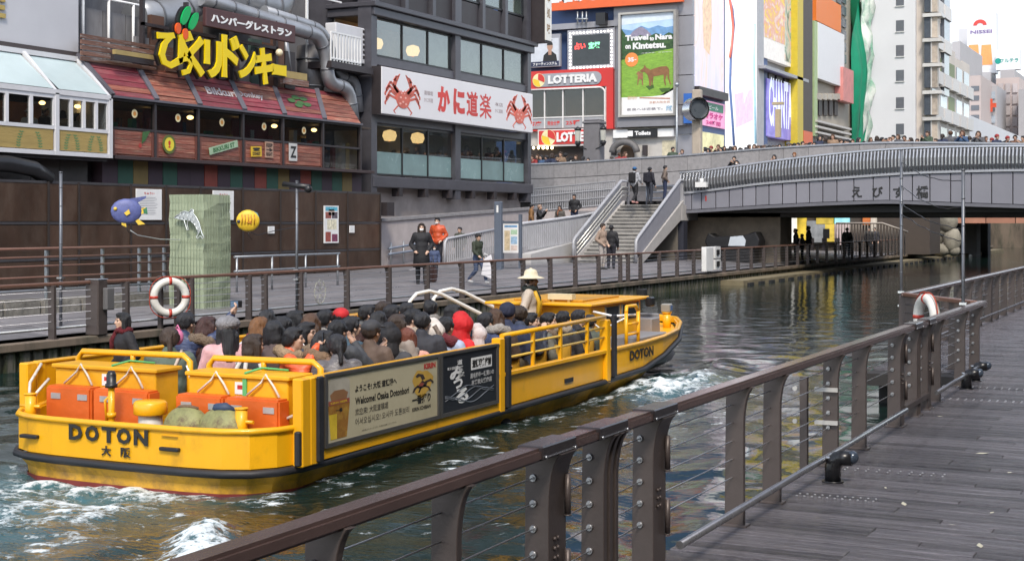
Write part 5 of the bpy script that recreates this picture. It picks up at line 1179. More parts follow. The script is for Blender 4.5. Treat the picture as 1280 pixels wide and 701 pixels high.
for i in range(n): b = MB(MATS['beam_red']); a = u0+(u1+14-u0)*i/n; b.box(a+.03, a+(u1+14-u0)/n-.03, 104, 104.4, v0, v1); b.build('beam_panel', rb)
b = MB(mat('beam_blue', (.12, .17, .24), .5, .2)); b.box(u0-4, u1+14, 103.8, 104.2, v1, v1+.4); b.build('blue_pipe', rb)
b = MB(M_concdk); b.box(u0-6, u1+14, 104.5, 118, v1-.3, v1+.8); b.build('deck', rb)
b = MB(mat('pier', (.24, .23, .22), .8)); p = on(1211, 300, Y=112); b.box(p.x-.6, p.x+.7, 111, 113, -1, 3); b.build('pier', rb)
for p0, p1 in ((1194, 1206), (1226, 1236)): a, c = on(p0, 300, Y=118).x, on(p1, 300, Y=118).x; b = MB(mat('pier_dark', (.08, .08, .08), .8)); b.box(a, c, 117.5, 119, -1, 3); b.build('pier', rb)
b = MB(M_concdk); b.box(-60, -20.2, 130, 134, -1, 4.2); b.box(-45, 60, 150, 152, -1, 6); b.build('far_quay', rb)
b = MB(mat('buoy_float', (.7, .7, .66), .5)); c = on(1213, 321, Z=0); b.ell(c+Vector((0, 0, .05)), .14, 8, 6); tag(b.build('float', None), 'small white float on the dark water under the far bridge', 'float')
# ------------------------------------------------------------------ buildings beyond the bridge
YLOT = 80.0
FL = FY(YLOT)
M_blue = mat('blue_facade', (.055, .10, .24), .55, 0, .15, .8)
M_lred = mat('shop_red', (.58, .03, .025), .4, 0, .08, 1)
M_alu = mat('aluminium_panel', (.33, .33, .36), .45, .3, .1, .6)
xL, xR = on(645, 100, Y=YLOT).x, on(862, 100, Y=YLOT).x
lo = thing('corner_building', 'blue and grey corner building with shop signs beyond the bridge', 'building', (-33, YLOT, 4))
b = MB(M_blue); b.box(xL-6, xR, YLOT+.35, YLOT+16, 4, 40); b.build('wall', lo)
def panel(nm, p, m, F=FL, Y=YLOT, n0=-.3, n1=.05, par=None, bevel=0):
    u0, u1, v0, v1 = ry(Y, *p); b = MB(m); b.box(u0, u1, v0, v1, n0, n1, F); return b.build(nm, par, bevel=bevel)
for i in range(9):
    for (p0, p1) in ((847, 866),):
        panel('facade_panel', (p0, -90+i*37, p1, -54+i*37), M_alu, par=lo)
panel('facade_panel', (778, -120, 857, 0), M_alu, n1=.02, par=lo)
panel('ledge', (668, 33, 775, 40), M_alu, n1=.25, par=lo); panel('ledge', (775, 148, 862, 160), mat('ledge_grey', (.2, .2, .22), .6), n1=.5, par=lo)
for i in range(5): panel('window', (672+i*19, -75, 689+i*19, -20), MATS['dark_glass'], n1=.02, par=lo)
panel('ground_wall', (660, 160, 862, 215), mat('plaster_cream', (.50, .48, .45), .8, 0, .1), n1=0, par=lo)
# orange banner at the top
u0, u1, v0, v1 = ry(YLOT-.6, 688, -22, 853, 14)
t = thing('orange_banner_sign', 'orange red banner with white Japanese letters over the blue building', 'sign', FL(u0, v0))
b = MB(mat('banner_orange', (.72, .13, .035), .5, 0, .06)); b.box(u0, u1, v0, v1, .3, .6, FL); b.build('board', t)
H = v1-v0
b = MB(M_white); b.text('土曜あさ8時', FL, u0-.3, u0+(u1-u0)*.54, v0+H*.24, v0+H*.80, .61, .06); b.text('毎週', FL, u0+(u1-u0)*.64, u0+(u1-u0)*.88, v0+H*.36, v0+H*.8, .61, .06); b.build('lettering', t)
# burger shop
t = thing('red_shopfront', 'red framed burger shop windows with a grey name bar', 'shopfront', FL(xL, 5))
u0, u1, v0, v1 = ry(YLOT, 655, 91, 769, 165)
h = v1-v0; w = u1-u0
for (a, c, d, e) in ((0, 1, .70, 1), (.93, 1, 0, .70), (0, .93, 0, .02)): b = MB(M_lred); b.box(u0+w*a, u0+w*c, v0+h*d, v0+h*e, -.1, .35, FL); b.build('red_frame', t)
b = MB(mat('trim_white', (.7, .68, .66), .4)); pts = []
P = lambda s, q: FL(u0+w*s, v0+h*q, .37)
for (s, q) in ((0, .69), (.84, .69)): pts.append(P(s, q))
for i in range(7): a = i/6*math.pi/2; pts.append(P(.84+.075*math.sin(a), .60+.09*math.cos(a)))
pts += [P(.915, .12)]
for i in range(7): a = i/6*math.pi/2; pts.append(P(.84+.075*math.cos(a), .10-.08*math.sin(a)))
b.tube(pts, .06, 6); b.build('white_trim', t)
u2, u3, v2, v3 = ry(YLOT, 670, 94, 755, 110)
b = MB(mat('name_grey', (.30, .31, .34), .45)); hh = (v3-v2)/2; k = 8
b.prism([(u2+hh+hh*math.cos(math.pi/2+i*math.pi/k), v2+hh+hh*math.sin(math.pi/2+i*math.pi/k)) for i in range(k+1)]+[(u3-hh+hh*math.cos(-math.pi/2+i*math.pi/k), v2+hh+hh*math.sin(-math.pi/2+i*math.pi/k)) for i in range(k+1)], FL, .35, .40); b.build('name_bar', t)
def lotlogo(par, uc, vc, r, u4, u5, word, n):
    b = MB(mat('logo_cream', (.78, .70, .40), .4)); b.disc((uc, vc, n), r, FL, 20); b.use(mat('logo_gold', (.78, .52, .03), .4)); b.add([FL(uc, vc, n+.01)]+[FL(uc+r*.92*math.cos(math.pi*.9+i*.17), vc+r*.92*math.sin(math.pi*.9+i*.17), n+.01) for i in range(14)], [tuple(range(15))])
    b.use(M_lred); b.add([FL(uc-r*.1, vc+r*.1, n+.02)]+[FL(uc+r*.95*math.cos(-.35+i*.2), vc+r*.95*math.sin(-.35+i*.2), n+.02) for i in range(11)], [tuple(range(12))]); b.build('emblem', par)
    b = MB(M_white); b.text(word, FL, u4, u5, vc-r*.62, vc+r*.62, n, .055, .06); b.build('lettering', par)
q = on(677, 101.5, Y=YLOT); q2, q3 = on(689, 101, Y=YLOT).x, on(750, 101, Y=YLOT).x
lotlogo(t, q.x, q.z, .42, q2, q3, 'LOTTERIA', .41)
wu0, wu1, wv0, wv1 = ry(YLOT, 660, 113, 760, 162)
ws = [0, .24, .47, .72, 1]
for i in range(4):
    a, c = wu0+(wu1-wu0)*ws[i], wu0+(wu1-wu0)*ws[i+1]
    b = MB(MATS['trim_white']); b.box(c-.06, c+.02, wv0, wv1, 0, .3, FL); b.box(a, c, wv0+(wv1-wv0)*.26, wv0+(wv1-wv0)*.29, 0, .28, FL); f_ = b.build('window_frame', t)
    b = MB(M_glassd); b.box(a, c-.06, wv0+(wv1-wv0)*.29, wv1, .2, .22, FL); b.build('pane', f_)
    b = MB(mat('grey_film', (.33, .34, .36), .4)); b.box(a, c-.06, wv0, wv0+(wv1-wv0)*.26, .2, .24, FL); b.build('lower_pane', f_)
    b = MB(M_lred); b.text(['客席', '完全分煙', '25種', '5席'][i], FL, a+.15, c-.25, wv0+(wv1-wv0)*.07, wv0+(wv1-wv0)*.19, .245, .03); b.build('lettering', f_)
b = MB(mat('shop_brown', (.16, .08, .035), .7, 0, .5, .7)); b.box(wu0, wu1, wv0, wv1, -.05, .0, FL); b.build('inner_wall', t)
u0, u1, v0, v1 = ry(YLOT-.4, 674, 164, 735, 181); t = thing('red_shop_sign', 'red shop sign with white frame above the ground floor entrance', 'sign', FL(u0, v0))
b = MB(MATS['trim_white']); b.box(u0-.1, u1, v0-.12, v1+.08, .1, .4, FL); b.build('frame', t); b = MB(M_lred); b.box(u0, u1, v0, v1, .2, .45, FL); b.build('board', t)
q = on(689.5, 172.5, Y=YLOT); lotlogo(t, q.x, q.z, .48, on(700, 170, Y=YLOT).x, on(752, 170, Y=YLOT).x, 'LOTTERIA', .46)
panel('shop_entrance', (664, 183, 735, 214), mat('entrance_dark', (.03, .022, .02), .8), n1=.03, par=lo)
b = MB(emit('entrance_lamp', (1, .78, .45), 4))
for p in (667, 673, 679, 684, 690): c = on(p, 185, Y=YLOT-.5); b.ell(c, .09, 6, 4)
b.build('spot_lamps', lo, kind='stuff')
# toilets sign
u0, u1, v0, v1 = ry(YLOT-.3, 776, 163, 840, 172); t = thing('toilets_sign', 'black sign reading Toilets over the white wall', 'sign', FL(u0, v0))
b = MB(M_white); b.box(u0-.5, u1+.1, v0-.02, v1+.02, 0, .28, FL); b.build('back_board', t); b = MB(M_black); b.box(u0+.45, u1-.9, v0-.03, v1+.03, 0, .33, FL); b.build('board', t)
b = MB(M_white); q0, q1 = on(796, 167, Y=YLOT).x, on(816, 167, Y=YLOT).x; b.text('Toilets', FL, q0, q1, v0+.1, v1-.08, .335, .05); b.box(q0-.45, q0-.12, v0+.05, v1-.05, .33, .34, FL); b.build('lettering', t)
u0, u1, v0, v1 = ry(YLOT, 776, 184, 793, 215); b = MB(mat('arch_dark', (.10, .065, .04), .8)); k = 10; b.prism([(u0, v0), (u1, v0), (u1, v1-.35)]+[((u0+u1)/2+(u1-u0)/2*math.cos(i*math.pi/k), v1-.35+.5*math.sin(i*math.pi/k)) for i in range(1, k)]+[(u0, v1-.35)], FL, .03, .08); b.build('arched_door', lo)
b = MB(mat('arch_hood', (.13, .125, .125), .6)); pts = [FL((u0+u1)/2+((u1-u0)/2+.35)*math.cos(math.pi*i/10), v1-.35+.62*math.sin(math.pi*i/10), .5) for i in range(11)]; b.tube(pts, .2, 6); b.build('arch_hood', lo)
b = MB(M_trimdk)
for p in (767, 806): c = on(p, 188, Y=YLOT-.2); b.box(c.x-.12, c.x+.12, YLOT-.3, YLOT-.02, c.z-.3, c.z+.3)
b.build('wall_lamp', lo, kind='stuff')
for (p0, p1) in ((828, 846), (848, 861)): panel('shop_opening', (p0, 176, p1, 215), mat('shop_cream', (.55, .50, .36), .7, var=.4), n1=.03, par=lo)
# bulb framed dark window
u0, u1, v0, v1 = ry(YLOT, 712, 40, 769, 89); t = thing('bulb_window', 'dark fortune teller window framed by rows of white bulbs', 'window sign', FL(u0, v0))
b = MB(M_alu); b.box(u0-.05, u1+.05, v0-.05, v1+.05, .05, .2, FL); b.build('frame', t); b = MB(mat('window_dark', (.025, .03, .035), .15, 0, .4, 1)); b.box(u0+.28, u1-.28, v0+.28, v1-.28, .2, .22, FL); b.build('pane', t)
b = MB(emit('bulb_white', (1, .95, .85), 2.0)); nx, ny = 13, 11
for i in range(nx):
    for v in (v0+.14, v1-.14): b.ell(FL(u0+.14+(u1-u0-.28)*i/(nx-1), v, .24), .058, 6, 4)
for i in range(1, ny-1):
    for u in (u0+.14, u1-.14): b.ell(FL(u, v0+.14+(v1-v0-.28)*i/(ny-1), .24), .058, 6, 4)
b.build('bulbs', t, kind='stuff')
b = MB(emit('neon_red', (1, .06, .05), 1.2)); b.text('占い', FL, u0+.45, u0+1.15, v0+1.25, v0+1.65, .23, .03); b.use(emit('neon_green', (.25, .8, .45), .6)); b.text('宝塚', FL, u0+1.35, u0+2.1, v0+1.25, v0+1.65, .23, .03); b.build('neon_lettering', t)
b = MB(M_lamp); [b.ell(FL(u0+1.5+i*.28, v1-.75, .1), .09, 6, 4) for i in range(3)]; b.build('inside_lamps', t, kind='stuff')
# man poster
u0, u1, v0, v1 = ry(YLOT, 656, 46, 703, 86); t = thing('man_poster', 'billboard showing a man in a black shirt beside the bulb window', 'billboard', FL(u0, v0))
b = MB(M_alu); b.box(u0, u1, v0, v1, .1, .3, FL); b.build('frame', t); w, h = u1-u0, v1-v0
b = MB(mat('poster_pale', (.60, .63, .68), .5)); b.box(u0, u1-.1, v0+h*.17, v1-.25, .3, .32, FL); b.use(mat('poster_navy', (.02, .025, .07), .5)); b.box(u0, u1-.1, v0+.05, v0+h*.17, .3, .32, FL)
b.use(MK); mx = u0+w*.73; b.poly([(mx-.48, v0+h*.17), (mx+.48, v0+h*.17), (mx+.42, v0+h*.36), (mx+.14, v0+h*.47), (mx-.14, v0+h*.47), (mx-.42, v0+h*.36)], FL, .325)
b.use(mat('poster_skin', (.45, .26, .18), .6)); b.poly([(mx-.10, v0+h*.36), (mx+.10, v0+h*.36), (mx+.12, v0+h*.5), (mx-.12, v0+h*.5)], FL, .33); b.disc((mx, v0+h*.61, .335), .19, FL, 14, 1.25); b.use(MK); b.add([FL(mx+.2*math.cos(i*math.pi/8), v0+h*.66+.25*math.sin(i*math.pi/8), .34) for i in range(9)], [tuple(range(9))])
b.use(M_white); b.text('フォーティンステム', FL, u0+w*.28, u1-.2, v0+.09, v0+h*.14, .33, .03); b.use(MATS['poster_navy']); b.text('本格派宣言', FL, u0+.5, u1-.5, v1-.42, v1-.30, .33, .01); b.build('print', t)
for p in (711, 716): pass
b = MB(M_galv)
for p in (722, 728, 733): a = on(p, 15, Y=YLOT-.5); c = on(p, 31, Y=YLOT-.5); b.cyl(a, c, .05, n=6)
a, c = on(720, 24, Y=YLOT-.5), on(735, 24, Y=YLOT-.5); b.cyl(a, c, .05, n=6); b.build('bracket_frame', lo)
b = MB(M_black); c = on(752, 24, Y=YLOT-.5); b.box(c.x-.3, c.x+.3, YLOT-.7, YLOT-.2, c.z-.35, c.z+.35); b.build('floodlight', lo)
# Nara poster
YN = YLOT-.5; FN = FY(YN); u0, u1, v0, v1 = ry(YN, 774, 17, 846, 147); w, h = u1-u0, v1-v0
panel('backing_wall', (768, 0, 848, 160), M_alu, n1=.1, par=lo)
t = thing('travel_poster', 'tall travel billboard with two deer on a green meadow', 'billboard', FN(u0, v0))
b = MB(mat('frame_silver', (.45, .42, .38), .35, .6)); 
for (a, c, d, e) in ((0, .04, 0, 1), (.96, 1, 0, 1), (.04, .96, 0, .02), (.04, .96, .98, 1)): b.box(u0+w*a, u0+w*c, v0+h*d, v0+h*e, -.3, .18, FN)
b.build('frame', t)
U = lambda a: u0+w*(.045+.91*a); V = lambda c: v0+h*(.02+.96*c)
def pp(b, m, pts, n): b.use(m); b.poly([(U(x), V(y)) for x, y in pts], FN, n); return b
b = MB(); pp(b, mat('print_sky', (.42, .58, .76), .4, var=.25, vscale=.8), [(0, .7), (1, .7), (1, 1), (0, 1)], .02)
pp(b, mat('print_sky2', (.62, .70, .78), .4), [(0, .9), (1, .93), (1, 1), (0, 1)], .025)
pp(b, mat('print_ridge', (.14, .28, .48), .5, var=.3, vscale=3), [(0, .72), (1, .72), (1, .86), (.85, .85), (.7, .875), (.52, .85), (.38, .88), (.2, .84), (0, .86)], .03)
pp(b, mat('print_hill', (.22, .20, .27), .5, var=.4, vscale=4), [(.1, .76), (.62, .76), (.5, .83), (.40, .868), (.33, .868), (.22, .83)], .035)
pp(b, mat('print_wood', (.022, .06, .022), .6, var=.7, vscale=4, col2=(.05, .10, .03)), [(0, .56), (1, .63), (1, .78), (.9, .80), (.8, .77), (.66, .80), (.5, .765), (.36, .79), (.2, .75), (.08, .80), (0, .86)], .04)
pp(b, mat('print_meadow', (.20, .36, .045), .6, var=.35, vscale=3, col2=(.13, .27, .04), stretch=(1, 1, 3)), [(0, .17), (.7, .17), (1, .26), (1, .64), (.55, .61), (0, .55)], .045)
pp(b, M_white, [(0, 0), (1, 0), (1, .235), (.82, .185), (.6, .175), (0, .175)], .05)
M_deer = mat('print_deer', (.20, .095, .04), .6, var=.4, vscale=3); M_sh = mat('print_leafdark', (.05, .11, .02), .6)
def P2(px, py): q = on(px, py, Y=YN); return (q.x, q.z)
def px(b, m, pts, n): b.use(m); b.poly([P2(*p) for p in pts], FN, n)
px(b, M_sh, [(807, 108), (817, 106), (818, 110), (812, 113)], .05); px(b, M_sh, [(824, 111), (838, 110), (838, 114), (828, 116)], .05)
px(b, M_deer, [(809, 90), (815, 87), (826, 83.5), (834, 83), (837, 87), (836, 93), (828, 94), (818, 96), (811, 98)], .06)
px(b, M_deer, [(803, 88), (806, 84.5), (811, 86), (816, 90), (812, 97), (808, 92)], .062); px(b, M_deer, [(800, 89), (806, 84), (809, 85), (808, 89), (803, 91)], .064); px(b, M_deer, [(805, 84), (806.5, 81.5), (808, 84.5)], .064)
for pts in ([(811, 96), (815, 96), (814, 108), (812, 108)], [(814.5, 96), (817.5, 95), (816, 107), (815, 107)], [(830, 92), (835, 91), (832, 100), (833, 107), (831.5, 107), (830, 100)], [(834, 90), (837, 88), (837, 98), (839.5, 106), (838, 106), (835, 98)]): px(b, M_deer, pts, .058)
px(b, mat('print_fawn', (.26, .13, .06), .6, var=.4, vscale=3), [(797, 92), (804, 91), (804.5, 98), (802, 100), (798, 99)], .06); px(b, MATS['print_fawn'], [(795.5, 93), (798, 89.5), (801, 90), (799, 94)], .062)
for pts in ([(797.5, 98), (799.5, 98), (798, 107), (797, 107)], [(802, 98), (804, 97), (804.5, 107), (803, 107)]): px(b, MATS['print_fawn'], pts, .058)
b.use(mat('print_orange', (.80, .25, .06), .5)); q = P2(790, 75); b.disc((q[0], q[1], .06), .42, FN, 20)
b.build('print', t)
b = MB(M_white)
def tx(s, x0, x1, y0, y1, m=None, bold=.05):
    if m: b.use(m)
    a, c = P2(x0, y1), P2(x1, y0); b.text(s, FN, a[0], c[0], a[1], c[1], .07, bold)
tx('Travel', 782, 811, 43, 52); tx('to', 812.5, 818, 46, 51.5); tx('Nara', 819.5, 841, 42, 50.5); tx('on', 782, 789, 56.5, 62); tx('Kintetsu.', 791.5, 833, 51.5, 62.5); tx('万葉浪漫、奈良旅行', 802, 840, 64.5, 67.5, None, .01); tx('35', 785.5, 793, 72, 78); tx('~', 793.5, 796, 74, 76)
tx('奈良へは近鉄で。', 784, 829, 134, 139, mat('print_grey2', (.22, .2, .24), .6), .01); tx('近鉄', 833, 841, 132, 139, mat('print_blue', (.25, .45, .65), .6), .03)
tx('運賃片道約分', 785, 797, 120, 125, mat('print_tan', (.65, .4, .22), .6), 0); b.use(mat('print_line', (.55, .25, .15), .6)); a, c = P2(800, 123), P2(838, 124); b.quad(FN(a[0], a[1], .07), FN(c[0], c[1], .07), FN(c[0], c[1]+.06, .07), FN(a[0], a[1]+.06, .07)); tx('京都大阪奈良', 812, 838, 126, 130, None, 0)
b.build('lettering', t)
# street pole
c = on(846, 215, Y=79); b = MB(M_galv); b.cyl((c.x, 79, 4), (c.x, 79, on(846, 108, Y=79).z), .07, n=8); b.ell((c.x, 79, on(846, 106, Y=79).z), .14, 8, 6); tag(b.build('street_lamp', None), 'thin grey street lamp pole right of the travel poster', 'lamp post')
b = MB(mat('sign_blue', (.03, .13, .45), .5)); u0, u1, v0, v1 = ry(YLOT-.3, 858, 118, 868, 155); b.box(u0, u1, v0, v1, 0, .5, FY(YLOT-.3)); tag(b.build('blue_sign', None), 'narrow blue vertical sign left of the ring clock', 'sign')

# --- the row along the canal beyond the bridge
XK = -28.0; FK = FX(XK)
row = thing('canal_side_block', 'tall pale block along the canal carrying the big screens', 'building', (XK, 90, 4))
yK = [on(p, 100, X=XK).y for p in (864, 946, 1001, 1017, 1063)]
b = MB(mat('block_wall', (.40, .39, .40), .7, 0, .12, .3)); b.box(XK-14, XK-.34, YLOT+.4, yK[2], 3, 48); b.build('wall', row)
def kp(nm, p, m, n0=-.3, n1=.1, par=None): u0, u1, v0, v1 = rx(XK, *p); b = MB(m); b.box(u0, u1, v0, v1, n0, n1, FK); return b.build(nm, par)
def shiftm(name, cols, scale, stretch, e=0.0, dist=3.0):
    """Printed or lit picture made of soft colour fields."""
    m = bpy.data.materials.new(name); m.use_nodes = True; nt = m.node_tree; p = nt.nodes['Principled BSDF']; L = nt.links
    tc = nt.nodes.new('ShaderNodeTexCoord'); mp = nt.nodes.new('ShaderNodeMapping'); mp.inputs['Scale'].default_value = stretch; n = nt.nodes.new('ShaderNodeTexNoise'); n.inputs['Scale'].default_value = scale; n.inputs['Detail'].default_value = 3; n.inputs['Distortion'].default_value = dist
    r = nt.nodes.new('ShaderNodeValToRGB'); L.new(tc.outputs['Object'], mp.inputs[0]); L.new(mp.outputs[0], n.inputs['Vector']); L.new(n.outputs['Fac'], r.inputs[0])
    el = r.color_ramp.elements
    while len(el) < len(cols): el.new(.5)
    for i, c in enumerate(cols): el[i].position = .30+.42*i/(len(cols)-1); el[i].color = (*c, 1)
    L.new(r.outputs[0], p.inputs['Base Color']); p.inputs['Roughness'].default_value = .45
    if e: L.new(r.outputs[0], p.inputs['Emission Color']); p.inputs['Emission Strength'].default_value = e
    return m
t = thing('lilac_screen', 'giant lilac screen with a faint orange figure beside the grey corner', 'screen', FK(yK[0], 12))
kp('screen_panel', (866, -260, 903, 108), shiftm('screen_lilac', [(.50, .48, .62), (.58, .54, .66), (.66, .50, .44), (.60, .58, .70)], .25, (1, 1, .3), .28), par=t)
u0, u1, v0, v1 = rx(XK, 866, -40, 903, 108); b = MB(mat('print_peach', (.72, .50, .34), .5, emis=.25, var=.3)); b.poly([(u0+(u1-u0)*x, v0+(v1-v0)*y) for x, y in ((.3, .35), (.5, .3), (.58, .55), (.55, .9), (.34, .95), (.25, .7))], FK, .11); b.use(mat('print_palepink', (.75, .60, .62), .5, emis=.25))
for i in range(9): b.box(u1-.35, u1-.2, v0+.4+i*.8, v0+.8+i*.8, .1, .112, FK); b.box(u0+.3, u0+.42, v0+.3+i*.8, v0+.7+i*.8, .1, .112, FK)
b.build('print', t)
b = MB(M_trimdk); u0, u1, v0, v1 = rx(XK, 866, 108, 903, 116); b.box(u0, u1, v0-.1, v1, -.3, .4, FK); b.build('lower_frame', t)
t = thing('pink_sign', 'pink and green shop sign under the lilac screen', 'sign', FK(yK[0], 7))
kp('board', (874, 124, 904, 156), mat('sign_pink', (.80, .35, .56), .5, emis=.2), par=t)
u0, u1, v0, v1 = rx(XK, 874, 124, 904, 156); b = MB(mat('sign_green2', (.06, .28, .17), .5)); b.box(u0+(u1-u0)*.15, u1-(u1-u0)*.08, v0+(v1-v0)*.62, v1-.1, .1, .13, FK); b.use(M_white); b.text('ビール', FK, u0+(u1-u0)*.3, u0+(u1-u0)*.7, v0+(v1-v0)*.68, v1-.25, .135, .04); b.use(mat('letter_magenta', (.75, .02, .3), .5)); b.text('カラオケ', FK, u0+(u1-u0)*.12, u1-(u1-u0)*.1, v0+(v1-v0)*.3, v0+(v1-v0)*.55, .13, .05); b.text('24時間', FK, u0+(u1-u0)*.2, u1-(u1-u0)*.2, v0+(v1-v0)*.06, v0+(v1-v0)*.24, .13, .03); b.build('lettering', t)
kp('shop_opening', (866, 163, 903, 200), mat('shop_lit', (.55, .52, .30), .6, emis=.35, var=.5, vscale=.8), par=row)
t = thing('white_screen', 'giant white screen with red and blue curved lines', 'screen', FK(yK[1], 12))
kp('screen_panel', (906, -260, 944, 186), shiftm('screen_white', [(.72, .60, .70), (.74, .72, .74), (.76, .75, .74), (.74, .66, .56), (.60, .72, .76)], .16, (1, 1, .35), .42), par=t)
for col, xs, ys in (((.62, .16, .12), (911, 914, 916, 914, 912), (-4, 14, 34, 58, 72)), ((.10, .16, .34), (910, 915, 917, 913, 912, 915, 917), (-6, 12, 32, 72, 110, 150, 182)), ((.36, .60, .74), (943, 942, 943, 944), (30, 80, 130, 180))):
    b = MB(mat('line_%d' % int(col[0]*100), col, .5, emis=.15)); b.tube([on(x, y, X=XK+.12) for x, y in zip(xs, ys)], .11, 6); b.build('print_line', t)
for (pts, col) in (([(918, 118), (941, 112), (942, 150), (920, 160)], (.72, .5, .66)), ([(914, 40), (926, 60), (922, 110), (912, 90)], (.78, .66, .60)), ([(926, 60), (940, 40), (940, 100), (930, 130)], (.74, .70, .62))):
    b = MB(mat('soft_%d' % int(col[1]*100), col, .5, emis=.35, var=.2)); b.add([on(p, q, X=XK+.115+.003*i) for i, (p, q) in enumerate(pts)], [(0, 1, 2, 3)]); b.build('print', t)
kp('edge_strip', (945, -260, 953, 190), mat('strip_grey', (.46, .46, .48), .6), par=row)
t = thing('food_billboard', 'yellow and white food billboard above the violet sign', 'billboard', FK(yK[1], 14))
kp('board', (953, -120, 1000, 72), mat('board_white', (.74, .70, .66), .5, emis=.12), par=t)
kp('yellow_print', (953, -120, 982, 46), shiftm('food_print', [(.78, .60, .05), (.75, .52, .08), (.66, .30, .22), (.70, .55, .50), (.80, .68, .10)], .55, (1, 1, 1), .1), n0=.1, n1=.115, par=t)
kp('figure_print', (979, -10, 996, 76), shiftm('figure_print', [(.10, .08, .08), (.28, .42, .34), (.62, .58, .50), (.66, .40, .30), (.40, .52, .46)], .8, (1, 1, .5), .05), n0=.1, n1=.125, par=t)
kp('ledge', (946, 82, 1001, 86), M_alu, n1=.6, par=row)
for p in (950, 961, 971, 981, 991): kp('window', (p, 90, p+7, 108), MATS['dark_trim'], n1=.0, par=row)
t = thing('violet_sign', 'violet sign with pale letters above the bridge crowd', 'sign', FK(yK[2], 8))
kp('board', (957, 98, 996, 170), shiftm('violet_print', [(.13, .10, .38), (.20, .17, .52), (.30, .26, .58)], .3, (1, 1, 1), .25), par=t)
a, c = on(958, 150, X=XK), on(995, 118, X=XK); b = MB(mat('letter_pale', (.66, .70, .82), .5, emis=.3)); b.text('CHANTAL', FK, a.y+.2, on(991, 118, X=XK).y, a.z-.4, a.z+3.0, .12, .03); b.build('lettering', t)
b = MB(mat('lamp_beige', (.45, .36, .22), .6)); A, B = on(973, 137, Y=78), on(973, 172, Y=78); b.box(A.x-.13, A.x+.13, 77.8, 78.1, B.z, A.z); b.box(A.x-.3, A.x+.3, 77.8, 78.1, A.z+.25, A.z+.4); tag(b.build('street_lamp', None), 'beige slab street lamp in front of the violet sign', 'lamp post')
# yellow and black pylon and what follows
py = thing('pylon', 'tall yellow and black pylon between the violet sign and white billboard', 'pylon', FK(yK[2], 4))
a, c, e = on(997, 100, X=XK+.6).y, on(1004, 100, X=XK+.6).y, on(1016, 100, X=XK+.6).y
b = MB(mat('pylon_yellow', (.55, .42, .03), .5, 0, .1)); b.box(XK-2, XK+.6, a, c, 3, 40); b.build('yellow_side', py); b = MB(mat('pylon_brown', (.065, .052, .045), .6)); b.box(XK-2, XK+.58, c, e, 3, 40); b.build('dark_side', py)
b = MB(mat('banner_orange', (.72, .13, .035), .5)); b.box(XK+.5, XK+.62, c+.1, e-.1, on(1008, 186, X=XK+.6).z, on(1008, 164, X=XK+.6).z); b.build('orange_board', py)
b2 = thing('beige_building', 'beige building with arches and an orange and a white billboard', 'building', FK(yK[3], 4))
b = MB(mat('beige_wall', (.40, .36, .30), .8, 0, .15, .3)); b.box(XK-14, XK-.34, yK[3], yK[4]+2, 3, 44); b.build('wall', b2)
t = thing('orange_billboard', 'plain orange billboard at the top of the beige building', 'billboard', FK(yK[3], 20)); kp('board', (1018, -10, 1049, 26), mat('orange_board', (.78, .20, .03), .5, 0, .04), n1=.15, par=t)
t = thing('white_billboard', 'blank white billboard with a green edge below the orange one', 'billboard', FK(yK[3], 14)); kp('board', (1020, 28, 1053, 98), mat('blank_white', (.74, .74, .75), .5, 0, .03), n1=.16, par=t); kp('green_edge', (1016, 26, 1020, 170), mat('edge_green', (.40, .52, .26), .5), n1=.12, par=t)
for i in range(5):
    p = 1020+i*6.6; kp('window', (p, 124, p+4, 144), MATS['dark_trim'], n0=-.3, n1=-.25+.06, par=b2)
    kp('arch_head', (p-.8, 117, p+4.8, 124), mat('arch_beige', (.46, .42, .36), .8), n1=.15, par=b2)
for q in (150, 157, 164): kp('cornice', (1017, q, 1060, q+2.5), mat('cornice_pale', (.55, .53, .50), .7), n1=.3, par=b2)
kp('pink_board', (1048, 84, 1061, 126), mat('pink_board', (.62, .24, .22), .5, 0, .2, 1), n1=.4, par=b2)
for i in range(6):
    for k in range(2): kp('window', (1050+k*6, -8+i*15, 1055+k*6, 3+i*15), mat('office_glass', (.12, .13, .15), .2), n1=-.2, par=b2)
# netted building
nb = thing('netted_building', 'narrow building site draped in green and white netting', 'building', FK(yK[4], 4))
y0, y1 = on(1066, 100, X=XK).y, on(1088, 100, X=XK).y
b = MB(mat('site_wall', (.42, .40, .37), .8)); b.box(XK-12, XK-.6, y0, y1+1, 3, 60); b.build('wall', nb)
def drape(m, y0, y1, z0, z1, amp, seed, nm):
    b = MB(m); N, M = 14, 30; vs = []
    for j in range(M+1):
        for i in range(N+1):
            s, q = i/N, j/M; vs.append((XK+amp*(noise.noise((s*5, q*6, seed))+.6*noise.noise((s*14, q*9, seed+3))), y0+(y1-y0)*s+.8*noise.noise((q*5, s*2, seed+7)), z0+(z1-z0)*q))
    b.add(vs, [(j*(N+1)+i, j*(N+1)+i+1, (j+1)*(N+1)+i+1, (j+1)*(N+1)+i) for j in range(M) for i in range(N)], True); b.build(nm, nb)
drape(mat('net_green', (.0, .20, .10), .6, 0, .4, .25, .5, 2), y0, y0+(y1-y0)*.62, 3.5, 48, .8, 1, 'green_net')
drape(mat('net_white', (.55, .58, .52), .6, 0, .3, .3, .6, 2, col2=(.05, .28, .16)), y0+(y1-y0)*.45, y1, 3.5, 22, .9, 9, 'white_net'); drape(MATS['net_white'], y0, y0+(y1-y0)*.4, 24, 52, .6, 4, 'white_net')
